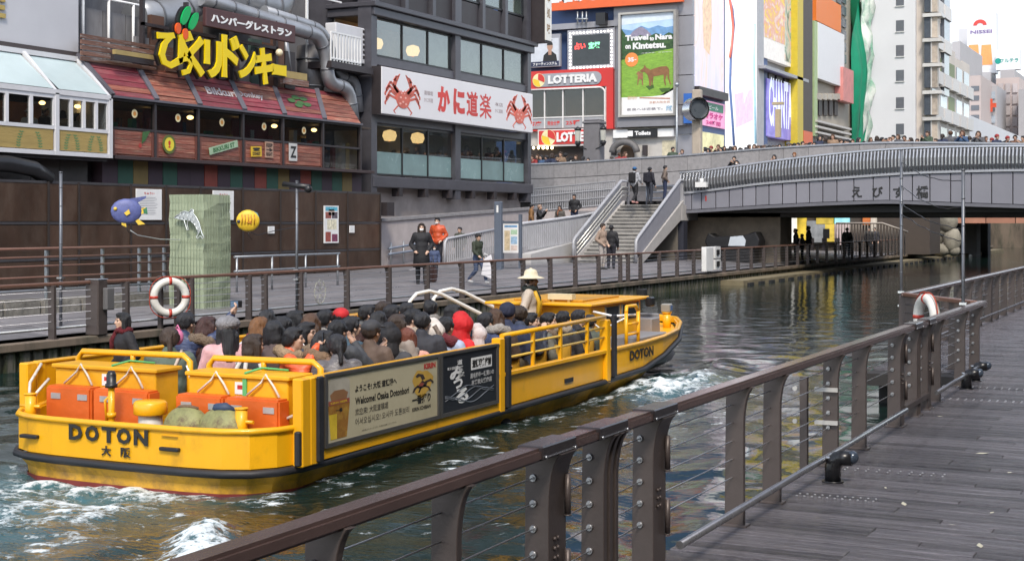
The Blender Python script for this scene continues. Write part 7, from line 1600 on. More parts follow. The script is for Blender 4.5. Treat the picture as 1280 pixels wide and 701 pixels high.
b = MB(M_white); b.tube([(.9, 9.3, 1.0), (1.1, 9.45, .80), (1.4, 9.6, .98)], .014, 6); b.tube([(.82, 9.8, 1.05), (1.1, 9.9, .98), (1.38, 10.1, 1.0)], .02, 6); bb_(b, 'white_rope')
b = MB(M_yel); b.cyl((.74, 13.35, .5), (.74, 13.35, .80), .07, n=12); b.cyl((.74, 13.35, .80), (.74, 13.35, .82), .085, n=12); bp_ = bb_(b, 'bow_post'); b = MB(mat('lamp_steel', (.5, .48, .42), .3, .5)); b.box(.66, .82, 13.27, 13.42, .82, .97); bb_(b, 'bow_lamp', bp_, bevel=.015); b = MB(mat('lamp_blue', (.12, .2, .4), .2)); b.box(.825, .83, 13.3, 13.39, .85, .94); bb_(b, 'lamp_lens', bp_)
# white arched boarding rails on the port side
for k in range(2):
    o_ = k*.75+2.6; b = MB(mat('rail_gloss_white', (.75, .74, .70), .3)); b.tube([(-1.58, 5.9+o_, .6), (-1.58, 5.9+o_, 1.22), (-1.55, 6.05+o_, 1.33), (-1.5, 6.35+o_, 1.36), (-1.42, 6.6+o_, 1.30), (-1.0, 7.5+o_, .85), (-.9, 7.7+o_, .6)], .03, 10); bb_(b, 'boarding_rail')
b = MB(M_yel); b.box(-1.65, -1.2, 7.4, 7.9, .9, 1.12); bb_(b, 'port_locker', bevel=.01)
# ------------------------------------------------------------------ people
def remesh(prims, voxel, smooth=3, ratio=None, jitter=0.0):
    """Union of tapered limbs and ellipsoids as one continuous skin."""
    b = MB()
    for p in prims:
        if p[0] == 'c':
            _, a, ra, c, rc = p; a, c = Vector(a), Vector(c); n = 5
            pts = [a.lerp(c, i/n) for i in range(n+1)]; b.tube(pts, [ra+(rc-ra)*i/n for i in range(n+1)], 10); b.ell(a, ra, 10, 6); b.ell(c, rc, 10, 6)
        else: b.ell(p[1], p[2], 14, 10)
    me = b.mesh('tmp'); ob = bpy.data.objects.new('tmp', me); COL.objects.link(ob)
    m = ob.modifiers.new('r', 'REMESH'); m.mode = 'VOXEL'; m.voxel_size = voxel
    if smooth: s = ob.modifiers.new('s', 'SMOOTH'); s.iterations = smooth; s.factor = .5
    if ratio: d = ob.modifiers.new('d', 'DECIMATE'); d.ratio = ratio
    dg = bpy.context.evaluated_depsgraph_get(); dg.update()
    out = bpy.data.meshes.new_from_object(ob.evaluated_get(dg)); bpy.data.objects.remove(ob); bpy.data.meshes.remove(me)
    out.polygons.foreach_set('use_smooth', [True]*len(out.polygons))
    if jitter:
        for v in out.vertices: c = v.co; q = noise.noise_vector(Vector((c.x*46, c.y*46, c.z*11))); v.co += q*jitter+noise.noise_vector(c*7)*jitter*1.2
    out.update(); out.materials.clear(); out.materials.append(None); return out

def pose(kind):
    """Joints of a 1.70 m figure facing +Y, origin between the feet (seated: under the hips at floor level)."""
    J = dict(pel=(0, 0, .93), chest=(0, .01, 1.25), neck=(0, .0, 1.44), head=(0, .03, 1.585), hl=(-.09, 0, .90), hr=(.09, 0, .90), kl=(-.10, .02, .50), kr=(.10, .02, .50), al=(-.10, -.03, .08), ar=(.10, -.03, .08), sl=(-.18, 0, 1.385), sr=(.18, 0, 1.385), el=(-.25, -.02, 1.11), er=(.25, -.02, 1.11), wl=(-.23, .10, .87), wr=(.23, .10, .87))
    if kind == 'walk': J.update(kl=(-.09, .20, .52), al=(-.09, .30, .12), kr=(.09, .02, .50), ar=(.09, -.30, .14), el=(-.24, -.12, 1.12), wl=(-.23, .02, .90), er=(.24, .06, 1.12), wr=(.22, .24, .98))
    if kind == 'pocket': J.update(el=(-.29, -.08, 1.12), wl=(-.17, .12, .95), er=(.29, -.08, 1.12), wr=(.17, .12, .95))
    if kind == 'lean': J.update(chest=(0, .14, 1.22), neck=(0, .22, 1.38), head=(0, .30, 1.51), sl=(-.18, .19, 1.33), sr=(.18, .19, 1.33), el=(-.25, .36, 1.12), er=(.25, .36, 1.12), wl=(-.06, .50, 1.13), wr=(.06, .50, 1.13), pel=(0, -.04, .92))
    if kind == 'phone': J.update(er=(.27, .12, 1.18), wr=(.08, .30, 1.40), el=(-.26, .10, 1.16), wl=(-.06, .30, 1.36))
    if kind.startswith('sit'):
        J = {k: (x, y, z-.42) for k, (x, y, z) in J.items()}
        J.update(pel=(0, 0, .56), hl=(-.10, .02, .52), hr=(.10, .02, .52), kl=(-.12, .42, .50), kr=(.12, .42, .50), al=(-.12, .40, .08), ar=(.12, .40, .08), el=(-.25, .06, .72), er=(.25, .06, .72), wl=(-.09, .27, .64), wr=(.09, .27, .64))
        if kind == 'sit_raise': J.update(er=(.36, .10, 1.02), wr=(.50, .16, 1.26))
        if kind == 'sit_phone': J.update(er=(.28, .14, .84), wr=(.16, .28, 1.10))
        if kind == 'sit_chin': J.update(er=(.26, .20, .80), wr=(.08, .20, 1.02))
    return {k: Vector(v) for k, v in J.items()}

def hand(prims, w, d, side, curl=.6):
    """Palm, four unequal bent fingers and a thumb from the palm's side."""
    d = d.normalized(); s = d.cross(Vector((0, 0, 1)) if abs(d.z) < .85 else Vector((0, 1, 0))).normalized()*side; p = s.cross(d).normalized()
    pal = w+d*.045; prims.append(('e', pal, (.036, .036, .036))); prims.append(('c', w, .024, w+d*.075, .030))
    for i, L in enumerate((.068, .078, .072, .056)):
        o = w+d*.085+s*(.030-.020*i); k = o+d*L*.5; t = k+(d*(1-curl)+p*curl).normalized()*L*.55
        prims += [('c', o, .0105, k, .0098), ('c', k, .0098, t, .0085)]
    o = w+d*.03+s*.03; k = o+(d*.6+s*.8).normalized()*.04; prims += [('c', o, .0125, k, .0115), ('c', k, .0115, k+d*.032, .009)]

def head_prims(h):
    v = lambda x, y, z: h+Vector((x, y, z)); P = []
    P += [('e', v(0, -.012, .030), (.077, .095, .088)), ('e', v(0, .022, -.035), (.062, .068, .078)), ('e', v(0, .048, -.085), (.036, .036, .030)), ('c', v(0, .084, .008), .010, v(0, .101, -.026), .0145), ('e', v(0, .072, -.062), (.026, .016, .014)), ('e', v(-.03, .075, .022), (.026, .014, .010)), ('e', v(.03, .075, .022), (.026, .014, .010)), ('e', v(-.036, .062, -.02), (.024, .022, .022)), ('e', v(.036, .062, -.02), (.024, .022, .022))]
    for s in (-1, 1): P += [('e', v(s*.079, -.008, -.012), (.011, .020, .032))]
    return P

PROTO = {}
def build_proto(kind):
    if kind in PROTO: return PROTO[kind]
    J = pose(kind); P = head_prims(J['head']); C = []; T = []; Sh = []
    P += [('c', J['neck']-Vector((0, .01, .04)), .058, J['head']-Vector((0, .012, .08)), .050), ('c', J['neck'], .07, J['chest'], .10), ('c', J['chest'], .10, J['pel'], .10)]
    C += [('e', J['chest']+Vector((0, -.005, .03)), (.205, .135, .20)), ('e', J['chest']*.5+J['pel']*.5, (.18, .135, .20)), ('e', J['pel']+Vector((0, 0, .0)), (.175, .145, .13)), ('c', J['neck']-Vector((0, .015, .035)), .070, J['neck']+Vector((0, -.02, .025)), .072)]
    for s, k in ((-1, 'l'), (1, 'r')):
        S_, E_, W_ = J['s'+k], J['e'+k], J['w'+k]; d = (W_-E_).normalized()
        P += [('c', S_, .045, E_, .036), ('c', E_, .036, W_, .024), ('c', J['chest']+Vector((0, 0, .08)), .07, S_, .05)]
        hand(P, W_, d, s, .75 if kind in ('lean', 'sit', 'pocket', 'sit_phone', 'sit_raise') else .35)
        C += [('e', S_+Vector((-s*.025, 0, -.01)), (.085, .085, .085)), ('c', S_, .076, E_, .066), ('c', E_, .066, W_-d*.0, .050)]
        H_, K_, A_ = J['h'+k], J['k'+k], J['a'+k]
        P += [('c', J['pel'], .09, H_, .075), ('c', H_, .07, K_, .05), ('c', K_, .05, A_, .032), ('c', A_, .034, A_+Vector((0, .13, -.045)), .028), ('e', A_+Vector((0, .07, -.045)), (.04, .11, .03))]
        T += [('c', H_+Vector((0, 0, .03)), .105, K_, .075), ('c', K_, .075, A_+Vector((0, 0, .05)), .06), ('c', J['pel'], .12, H_, .11)]
        Sh += [('e', A_+Vector((0, .06, -.035)), (.050, .135, .050)), ('c', A_, .048, A_+Vector((0, .0, .05)), .050)]
    seen = kind.startswith('sit')
    E = MB(MK); Mo = MB(mat('lip', (.32, .10, .09), .5)); h = J['head']
    eye = MB(mat('eye_dark', (.02, .014, .012), .3))
    for s in (-1, 1): eye.ell(h+Vector((s*.031, .079, .004)), (.0135, .008, .0075), 8, 6)
    brow = MB(mat('eye_dark', (.02, .014, .012)))
    for s in (-1, 1): brow.tube([h+Vector((s*.016, .090, .026)), h+Vector((s*.032, .088, .031)), h+Vector((s*.050, .076, .026))], .004, 5)
    mo = MB(mat('lip', (.32, .10, .09))); mo.ell(h+Vector((0, .085, -.062)), (.021, .007, .0065), 8, 6)
    msk = MB(M_white); msk.ell(h+Vector((0, .050, -.058)), (.060, .052, .044), 12, 8)
    PROTO[kind] = dict(J=J, body=remesh(P, .0095, 2, .30), jacket=remesh(C, .020, 4, .8, .007), trousers=remesh(T, .022, 3, .8, .005), shoes=remesh(Sh, .016, 2, .8), eyes=eye.mesh('eyes'), eyebrows=brow.mesh('eyebrows'), mouth=mo.mesh('mouth'), face_mask=msk.mesh('face_mask'))
    return PROTO[kind]

HAIR = {}
def hair(style):
    """Hair and hats round the head centre, facing +Y."""
    if style in HAIR: return HAIR[style]
    v = Vector; cap = [('e', v((0, -.022, .040)), (.090, .103, .088)), ('e', v((0, -.050, -.005)), (.086, .072, .085)), ('e', v((0, .035, .088)), (.068, .055, .036))]
    sides = [('c', v((s*.083, .005, .03)), .022, v((s*.080, -.01, -.03)), .018) for s in (-1, 1)]
    if style == 'short': P = [cap[0], ('e', v((0, -.048, .012)), (.084, .068, .074)), cap[2]]+[('c', v((s*.080, .012, .04)), .018, v((s*.080, .004, .0)), .012) for s in (-1, 1)]+[('e', v((random.uniform(-.05, .05), random.uniform(-.08, .05), .095)), (.03, .03, .03)) for _ in range(6)]; j = .010
    elif style == 'bob': P = cap+[('c', v((s*.078, .0, .02)), .036, v((s*.082, .0, -.11)), .038) for s in (-1, 1)]+[('e', v((0, -.06, -.06)), (.092, .060, .10))]; j = .006
    elif style == 'long': P = cap+[('c', v((s*.078, -.005, .02)), .034, v((s*.090, -.02, -.22)), .036) for s in (-1, 1)]+[('c', v((0, -.07, .0)), .080, v((0, -.11, -.26)), .070), ('c', v((.05, -.07, -.05)), .06, v((.06, -.09, -.28)), .04)]; j = .007
    elif style == 'bun': P = cap+sides+[('e', v((0, -.12, .04)), (.05, .045, .05))]; j = .005
    elif style == 'tail': P = cap+sides+[('c', v((0, -.11, .01)), .032, v((0, -.14, -.16)), .022)]; j = .006
    elif style == 'beanie': P = [('e', v((0, -.018, .052)), (.096, .108, .092)), ('e', v((0, -.055, .02)), (.092, .075, .065))]; j = .006
    elif style == 'beret': P = [('e', v((0, -.03, .075)), (.118, .125, .075)), ('e', v((0, -.02, .03)), (.094, .106, .05)), ('e', v((0, -.03, .15)), (.012, .012, .015))]; j = .005
    elif style == 'hood': P = [('e', v((0, -.03, .025)), (.125, .135, .130)), ('c', v((0, -.05, -.05)), .105, v((0, -.05, -.15)), .12), ('e', v((0, -.04, .12)), (.07, .09, .06))]; j = .006
    elif style == 'cap': P = [('e', v((0, -.015, .055)), (.093, .105, .078)), ('e', v((0, .115, .052)), (.065, .075, .012))]; j = 0
    elif style == 'pom': P = [('e', v((0, -.015, .055)), (.098, .110, .095)), ('e', v((0, -.02, .165)), (.04, .04, .04)), ('e', v((0, -.02, .01)), (.102, .112, .03))]; j = .006
    elif style == 'sun': 
        b = MB(); prof = [(.20, .035), (.205, .030), (.17, .048), (.105, .068), (.100, .11), (.085, .150), (.05, .168), (.02, .172), (.018, .185), (.001, .188)]; b.lathe(prof, (0, -.01, .0), 24); b.lathe([(.20, .035), (.10, .055), (.09, .06), (.001, .07)], (0, -.01, 0), 24); me = b.mesh('hat'); me.materials.clear(); me.materials.append(None); HAIR[style] = me; return me
    HAIR[style] = remesh(P, .011, 2, .55, j); return HAIR[style]

def cmat(col, kind='cloth'):
    k = '%s_%02x%02x%02x' % (kind, *[int(min(.999, c)*255) for c in col])
    if kind == 'hair': return mat(k, col, .42, 0, .35, 9, .5, 40, stretch=(6, 6, .8))
    if kind == 'puffer': return mat(k, col, .38, 0, .15, 4, .9, 9, stretch=(.4, .4, 2.6))
    if kind == 'fluff': return mat(k, col, .95, 0, .3, 20, 1.0, 60)
    if kind == 'skin': return mat(k, col, .5, 0, .06, 6)
    return mat(k, col, .75, 0, .2, 5, .45, 11)
SKIN = [(.52, .33, .24), (.58, .38, .28), (.46, .28, .20)]
BLK, NAVY, DKBR, GREY, BRN, AUB = (.016, .016, .019), (.022, .032, .075), (.042, .026, .018), (.12, .12, .13), (.085, .042, .022), (.14, .045, .028)
def slot(o, m):
    o.material_slots[0].link = 'OBJECT'; o.material_slots[0].material = m
def person(loc, yaw, kind, hairstyle, haircol, jacket, trousers=NAVY, label='', cat='person', group=None, scale=1.0, jk='cloth', mask=False, hatcol=None, tilt=0, shoes=BLK, skin=None, extra=None, hk=None):
    p = build_proto(kind); t = thing('person', label, cat, loc, group); t.rotation_euler = (0, 0, yaw); t.scale = (scale,)*3; t.location = loc
    h = p['J']['head']; sk_ = skin or random.choice(SKIN)
    bd = put('body', p['body'], t); slot(bd, cmat(sk_, 'skin'))
    for nm in ('eyes', 'eyebrows', 'mouth'): put(nm, p[nm], t) if not (mask and nm == 'mouth') else None
    if mask: put('face_mask', p['face_mask'], t)
    j = put('jacket', p['jacket'], t); slot(j, cmat(jacket, jk)); q = put('trousers', p['trousers'], t); slot(q, cmat(trousers)); s = put('shoes', p['shoes'], t); slot(s, cmat(shoes))
    if hatcol is not None:
        under = 'bob' if hairstyle.endswith('+bob') else 'long' if hairstyle.endswith('+long') else 'short'; hs = hairstyle.split('+')[0]
        if hs not in ('hood', 'beanie'): o = put('hair', hair(under), t, h); slot(o, cmat(haircol, 'hair'))
        elif '+' in hairstyle: o = put('hair', hair(under), t, h); slot(o, cmat(haircol, 'hair'))
        o = put('hood' if hs == 'hood' else 'hat', hair(hs), t, h, scale=(1.06, 1.06, 1.03)); slot(o, cmat(hatcol, hk or 'cloth'))
    else: o = put('hair', hair(hairstyle), t, h); slot(o, cmat(haircol, 'hair'))
    if extra: extra(t, p['J'])
    return t
def part(t, me, nm, m, loc=None, scale=None):
    if not me.materials: me.materials.append(None)
    o = put(nm, me, t, loc, scale=scale); slot(o, m); return o
def scarf(col, thick=.045):
    def f(t, J): b = MB(cmat(col, 'fluff')); n = J['neck']; b.tube([n+Vector((.095*math.cos(i*.524), .085*math.sin(i*.524)+.005, .015+.015*math.sin(i*2.1))) for i in range(12)], thick, 8, closed=True); b.tube([n+Vector((.05, .09, .0)), n+Vector((.07, .15, -.12)), n+Vector((.06, .15, -.26))], thick*.8, 8); b.build('scarf', t, local=True)
    return f
def furcollar(col):
    def f(t, J): b = MB(cmat(col, 'fluff')); n = J['neck']; b.tube([n+Vector(((.13+.012*math.sin(i*2.3))*math.cos(i*.349), (.105+.01*math.sin(i*3.1))*math.sin(i*.349)-.02, -.005-.035*math.sin(i*.349)+.012*math.sin(i*4.7))) for i in range(18)], [.062+.012*math.sin(i*2.7) for i in range(18)], 9, closed=True); b.build('fur_collar', t, local=True)
    return f
def backpack(col, strap=BLK):
    def f(t, J):
        c = J['chest']+Vector((0, -.21, -.02)); b = MB(cmat(col)); b.box(-.15, .15, c.y-.10, c.y+.09, c.z-.24, c.z+.22); b.box(-.12, .12, c.y-.15, c.y-.09, c.z-.2, c.z+.02); k = b.build('backpack', t, local=True, bevel=.04, bseg=3); b = MB(cmat(strap))
        for s in (-1, 1): b.tube([(s*.10, c.y+.06, c.z+.2), (s*.11, .02, J['sl'].z+.075), (s*.12, .15, J['chest'].z+.05), (s*.14, .03, J['pel'].z+.1)], .02, 6)
        b.build('strap', t, local=True)
    return f
def stripes(t, J):
    b = MB(cmat((.6, .58, .55)))
    for s in (-1, 1): b.tube([J['neck']+Vector((s*.06, -.09, -.01)), J['chest']+Vector((s*.10, -.135, .08)), J['pel']+Vector((s*.13, -.13, .12))], .022, 6); b.tube([J['s'+('l' if s < 0 else 'r')]+Vector((s*.05, -.03, .05)), J['e'+('l' if s < 0 else 'r')]+Vector((s*.07, -.03, 0))], .02, 6)
    b.build('stripes', t, local=True)
def sling(col):
    def f(t, J): b = MB(cmat(col)); b.tube([J['sr']+Vector((-.06, .06, .07)), J['sr']+Vector((-.07, -.07, .06)), J['chest']+Vector((.02, -.15, .0)), J['pel']+Vector((-.15, -.12, .05))], .018, 6); b.build('bag_strap', t, local=True)
    return f
def gadget(t, J, label, nm='phone', cat='phone', sz=(.075, .012, .145), side='wr', col=(.02, .02, .022), off=(0, .06, .08)):
    w = t.matrix_basis @ (J[side]+Vector(off)); g = thing(nm, label, cat, w); g.rotation_euler = t.rotation_euler; b = MB(mat('gadget_%d' % int(col[0]*100), col, .25)); b.box(-sz[0]/2, sz[0]/2, -sz[1]/2, sz[1]/2, -sz[2]/2, sz[2]/2); b.build('case', g, local=True, bevel=.006)
    b = MB(mat('phone_screen', (.10, .16, .24), .1)); b.box(-sz[0]*.44, sz[0]*.44, -sz[1]/2-.002, -sz[1]/2-.0005, -sz[2]*.44, sz[2]*.44); b.build('screen', g, local=True)

# --- passengers: the pixel of the head picks the seat; the floor of the boat is at z = 0.14
FLZ = .07
def seat(px, py, *a, kind='sit', sc=1.0, dz=0.0, row=None, **k):
    sc *= 1.07
    p = build_proto(kind); hz = FLZ+(p['J']['head'].z+.02)*sc+dz; c = on(px, py, Z=hz)
    a = (a[0], a[1], a[2], tuple(min(.75, c*1.45+.006) for c in a[3]))+a[4:]
    xm = 1.30-.42*max(0, math.sin(-a[0]))                     # keep knees inside the hull
    if row: c = on(px, py, Y=BO.y+row)
    if c.x-BO.x > xm: c = on(px, py, X=BO.x+xm)
    if c.x-BO.x < -1.3: c = on(px, py, X=BO.x-1.3)
    if c.y-BO.y < 1.42: c = on(px, py, Y=BO.y+1.42)
    dz += max(-.22, min(.3, c.z-hz))
    if 'extra' not in k and kind == 'sit' and random.random() < .5: k['extra'] = random.choice([scarf, furcollar])(random.choice([(.22, .16, .11), (.30, .28, .26), (.16, .03, .04), (.06, .08, .14), (.12, .12, .12), (.40, .34, .27)]))
    k.setdefault('trousers', random.choice([NAVY, BLK, (.06, .06, .07), (.10, .085, .06)]))
    return person((c.x, c.y, FLZ+dz), a[0]+(random.choice([-1, 1])*random.uniform(.12, .55) if abs(a[0]) < .6 else 0), kind, *a[1:], scale=sc, group='passengers in the yellow boat', **k)
F0 = 0.0; LFT, RGT = R(75), R(-75)
random.seed(12)
def bp(col): return backpack(col)
person((on(150, 425, Y=12.35).x, 12.42, .14), R(150), 'pocket', 'bob', BLK, (.018, .018, .022), BLK, 'child with black bob and dark red scarf leaning on the stern rail', group='passengers in the yellow boat', scale=.80, extra=scarf((.16, .012, .02)))
seat(212, 421, R(30), 'tail', DKBR, (.075, .105, .085), label='woman in a green jacket with a pale bag strap near the stern', row=1.5, extra=sling((.6, .5, .42)))
seat(231, 402, R(-15), 'short', BLK, NAVY, label='man in a navy jacket raising a camera high by the railing side', kind='sit_raise', jk='puffer', row=2.3)
seat(257, 407, R(10), 'long', (.055, .022, .018), (.04, .022, .02), label='woman with long brown hair in a dark brown coat behind the raised arm', row=2.4)
seat(285, 411, R(15), 'beret+long', BLK, (.44, .25, .26), label='woman in a dusty pink coat with a grey knit beret', row=1.6, hatcol=(.24, .235, .25), hk='fluff')
seat(314, 430, R(-5), 'bob', DKBR, BLK, label='woman with brown bob in a black top with white stripes', row=1.45, extra=stripes)
seat(323, 408, R(20), 'long', (.17, .075, .025), (.5, .48, .48), label='woman with orange dyed hair ends in a pale jacket')
seat(333, 398, R(-10), 'long', BLK, (.20, .02, .04), label='woman with long black hair in a crimson top beside the pole')
seat(354, 407, R(15), 'short', BLK, (.62, .62, .64), label='man with black hair in a white jacket')
seat(367, 399, R(-12), 'bob', BLK, (.10, .09, .10), label='dark haired passenger in a charcoal coat behind the white jacket')
seat(364, 421, R(-62), 'tail', BLK, (.60, .075, .022), label='woman in an orange parka with a beige fur collar', row=1.9, kind='sit_phone', jk='puffer', extra=furcollar((.34, .24, .15)))
seat(381, 414, R(-80), 'bob', BLK, (.05, .06, .09), label='smiling woman with black hair facing the near bank beside the orange parka', row=2.7)
seat(388, 403, R(12), 'long', BRN, (.16, .15, .15), label='woman with long brown hair in a grey coat')
seat(405, 398, R(-14), 'short', BLK, (.03, .03, .035), label='man with black hair in a black coat left of the red cap')
seat(421, 412, R(-25), 'short', BLK, (.045, .05, .06), label='man with black hair lifting his hand, below the red cap', kind='sit_chin')
seat(426, 397, R(10), 'cap', BLK, (.05, .05, .06), label='passenger in a flat red cap', hatcol=(.52, .02, .025))
seat(403, 425, R(-35), 'long', BLK, (.12, .075, .05), label='woman with long black hair in a brown fur coat', jk='fluff', extra=furcollar((.20, .13, .08)))
seat(422, 430, R(20), 'tail', BLK, (.085, .08, .085), label='woman in a grey puffer jacket leaning on the panel edge', jk='puffer', kind='sit_chin')
seat(446, 426, R(-70), 'bob', (.05, .02, .018), (.05, .05, .06), label='woman with brown hair in profile beside the grey puffer jacket', kind='sit_phone')
seat(437, 407, R(5), 'short', BLK, (.03, .06, .085), label='man with black hair in a blue black coat')
seat(457, 391, R(-20), 'short', BLK, (.016, .016, .02), label='dark haired passenger in a black jacket near the lantern side rail')
seat(463, 413, R(25), 'cap', DKBR, (.09, .06, .045), label='passenger in a brown coat with a black and white cap', hatcol=(.04, .04, .045))
seat(478, 386, R(8), 'short', DKBR, (.02, .045, .15), label='passenger with brown hair in a bright blue jacket')
seat(488, 391, R(-10), 'short', BLK, (.06, .062, .065), label='man with black hair in a dark hooded coat beside the blue jacket')
seat(487, 421, R(-20), 'hood', BLK, (.04, .042, .05), label='passenger in a black hood and dark checked coat', hatcol=(.015, .015, .018))
seat(507, 388, R(10), 'short', BLK, (.03, .03, .04), label='man with black hair left of the yellow port locker')
seat(513, 397, R(-30), 'short', BLK, (.42, .30, .25), label='passenger with black hair in a beige coat behind the auburn bob')
seat(509, 421, R(12), 'bob', AUB, (.50, .26, .21), label='woman with an auburn bob in a fluffy salmon coat', jk='fluff')
seat(541, 415, R(-10), 'hood', BLK, (.66, .62, .58), label='passenger in a cream white hood with a fur trim', hatcol=(.68, .63, .59), jk='puffer', extra=lambda t, J: part(t, (lambda b: (b.tube([(.10, -.05, J['head'].z+.1), (.13, .0, J['head'].z), (.12, .02, J['head'].z-.14)], .03, 7), b.mesh('trim'))[1])(MB()), 'fur_trim', cmat((.25, .2, .17), 'fluff')))
seat(538, 385, R(5), 'short', BLK, (.018, .030, .085), label='man in a navy blue puffer jacket left of the boarding rails', jk='puffer')
seat(564, 391, R(-5), 'bob', BLK, (.09, .10, .10), label='passenger with a black bob in a grey green coat by the boarding rails')
seat(577, 406, R(-10), 'hood', BLK, (.55, .015, .02), label='passenger in a bright red hooded coat', hatcol=(.58, .015, .02))
seat(582, 418, R(-15), 'pom', BLK, (.05, .03, .03), label='child in a teal blue knitted hat before the red hood', hatcol=(.01, .11, .19), hk='fluff', sc=.86, extra=scarf((.60, .10, .03)))
seat(597, 418, R(8), 'hood', BLK, (.55, .48, .48), label='child in a white hat with red dots beside the blue knitted hat', hatcol=(.66, .60, .60), sc=.84)
seat(606, 401, R(-10), 'short', BLK, NAVY, label='man with black hair in a navy coat right of the white rails')
seat(619, 396, R(12), 'long', BRN, (.05, .035, .03), label='woman with brown hair in a dark coat left of the guide')
seat(634, 390, R(0), 'beanie', BLK, (.017, .025, .06), label='passenger in a navy knitted hat just left of the guide', hatcol=(.014, .018, .045))
seat(634, 405, R(-60), 'hood', BLK, (.014, .015, .026), label='passenger in a black hood turned to the near bank behind the side rail', hatcol=(.012, .012, .02))
seat(661, 400, R(-65), 'short', BLK, (.015, .017, .028), label='man in a black puffer jacket with his hand at his mouth', kind='sit_chin', jk='puffer', trousers=(.30, .22, .15))
seat(683, 402, R(-30), 'short', BLK, (.085, .085, .07), label='man with short hair in a camouflage grey jacket behind the side rail')
seat(703, 404, R(-20), 'short', BLK, BLK, label='man with black hair in a black coat before the cabin')
seat(722, 417, R(-10), 'short', BLK, (.014, .014, .018), label='passenger in black with a blue backpack near the rule board', extra=backpack((.02, .09, .26)))
seat(737, 420, R(-20), 'short', BLK, (.05, .06, .045), label='passenger in a dark green coat nearest the rule board', sc=.92)
seat(472, 400, R(-8), 'long', BLK, (.05, .045, .05), label='woman with long black hair in a plain dark coat in the middle rows')
seat(495, 404, R(14), 'bob', DKBR, (.20, .17, .15), label='woman with dark brown bob in a taupe coat in the middle rows')
seat(527, 401, R(-5), 'short', BLK, (.02, .022, .03), label='man with black hair in a black coat behind the cream hood')
seat(556, 407, R(6), 'short', BLK, (.26, .31, .42), label='passenger with black hair in a pale blue jacket between the cream and red hoods')
seat(342, 413, R(8), 'bob', BLK, (.07, .05, .05), label='dark bobbed passenger in a brown black coat left of the orange parka')
seat(650, 392, R(-5), 'short', DKBR, (.03, .04, .07), label='passenger in a slate blue jacket close behind the guide')
def guide_extra(t, J):
    b = MB(mat('vest_yellow', (.72, .42, .02), .6)); b.tube([J['sr']+Vector((-.04, .09, .03)), J['chest']+Vector((.09, .145, 0)), J['pel']+Vector((.1, .14, .1))], .035, 6); b.tube([J['sl']+Vector((.04, .09, .03)), J['chest']+Vector((-.09, .145, 0)), J['pel']+Vector((-.1, .14, .1))], .035, 6); b.build('vest', t, local=True)
    scarf((.02, .03, .028), .05)(t, J)
gl = on(662, 349, Y=20.2)
guide = person((gl.x, 20.2, gl.z-1.60), R(-70), 'pocket', 'sun', BLK, (.47, .40, .33), (.10, .09, .08), 'guide in a cream sun hat and beige jacket standing before the cabin', hatcol=(.72, .64, .46), extra=guide_extra, skin=(.20, .11, .07))
g_ = build_proto('sit_raise')['J']
for o in [o for o in S.objects if o.get('label') == 'man in a navy jacket raising a camera high by the railing side']: gadget(o, g_, 'black camera held up by the man in the navy jacket', 'camera', 'camera', (.12, .07, .08), 'wr', (.02, .02, .022), (.03, .05, .12))
for o in [o for o in S.objects if o.get('label', '').startswith('woman in an orange parka')]: gadget(o, build_proto('sit_phone')['J'], 'black phone held by the woman in the orange parka')
b = MB(mat('pink_hat', (.75, .22, .42), .6)); c = on(222, 421, Z=1.24); b.ell((0, 0, 0), (.07, .06, .09), 10, 8); t = thing('pink_bag', 'small pink bag beside the woman in the green jacket', 'bag', c); b.build('pouch', t, local=True); b = MB(mat('pink_hat', (.75, .22, .42))); b.tube([(-.04, 0, .07), (0, 0, .13), (.04, 0, .07)], .008, 6); b.build('bag_handle', t, local=True)

# --- people on the far promenade
def ground(px, py, z): return on(px, py, Z=z)
def walker(px, fy, hy, yaw, kind, hs, hc, jc, tc, label, z=.64, **k):
    c = on(px, fy, Z=z); H = on(px, hy, Y=c.y).z-z; grp = k.pop('group', None)
    return person((c.x, c.y, z), yaw, kind, hs, hc, jc, tc, label, scale=H/1.70, group=grp, **k)
w1 = walker(527, 357, 279, R(-150), 'pocket', 'long', DKBR, (.012, .012, .016), BLK, 'woman in a long black coat and white mask on the promenade', mask=True)
b = MB(cmat((.012, .012, .016))); b.lathe([(.20, 1.05), (.22, .8), (.24, .5), (.20, .5), (.1, 1.0)], (0, 0, 0), 14); b.build('coat_skirt', w1, local=True)
walker(547, 336, 272, R(-170), 'pocket', 'short', BLK, (.55, .085, .025), (.02, .02, .03), 'man in an orange red puffer jacket and white mask', mask=True, jk='puffer', z=.68)
w2 = walker(543, 350, 307, R(-150), 'stand', 'bob', BLK, (.05, .07, .14), (.03, .03, .04), 'child in a blue jacket and white mask between the black coat and orange jacket', mask=True)
b = MB(mat('case_brown', (.07, .035, .03), .5)); c = on(538, 355, Z=.64); t = thing('suitcase', 'small dark brown suitcase beside the woman in the black coat', 'suitcase', c); b.box(-.18, .18, -.12, .12, .06, .52); b.build('case', t, local=True, bevel=.04, bseg=2); b = MB(M_black); b.tube([(-.1, 0, .5), (-.1, 0, .85), (.1, 0, .85), (.1, 0, .5)], .012, 6); [b.ell((x, 0, .04), .04, 8, 6) for x in (-.12, .12)]; b.build('pull_handle', t, local=True)
c = on(575, 287, X=-28.3); person((c.x, c.y, c.z-1.60), R(180), 'stand', 'short', BLK, (.07, .075, .06), BLK, 'person in a grey green coat behind the ramp bars')
wm = walker(597, 356, 292, R(-105), 'walk', 'cap', BLK, (.035, .045, .028), (.05, .07, .13), 'man in a dark green parka and black cap striding with a white bag', hatcol=BLK, shoes=(.5, .5, .5))
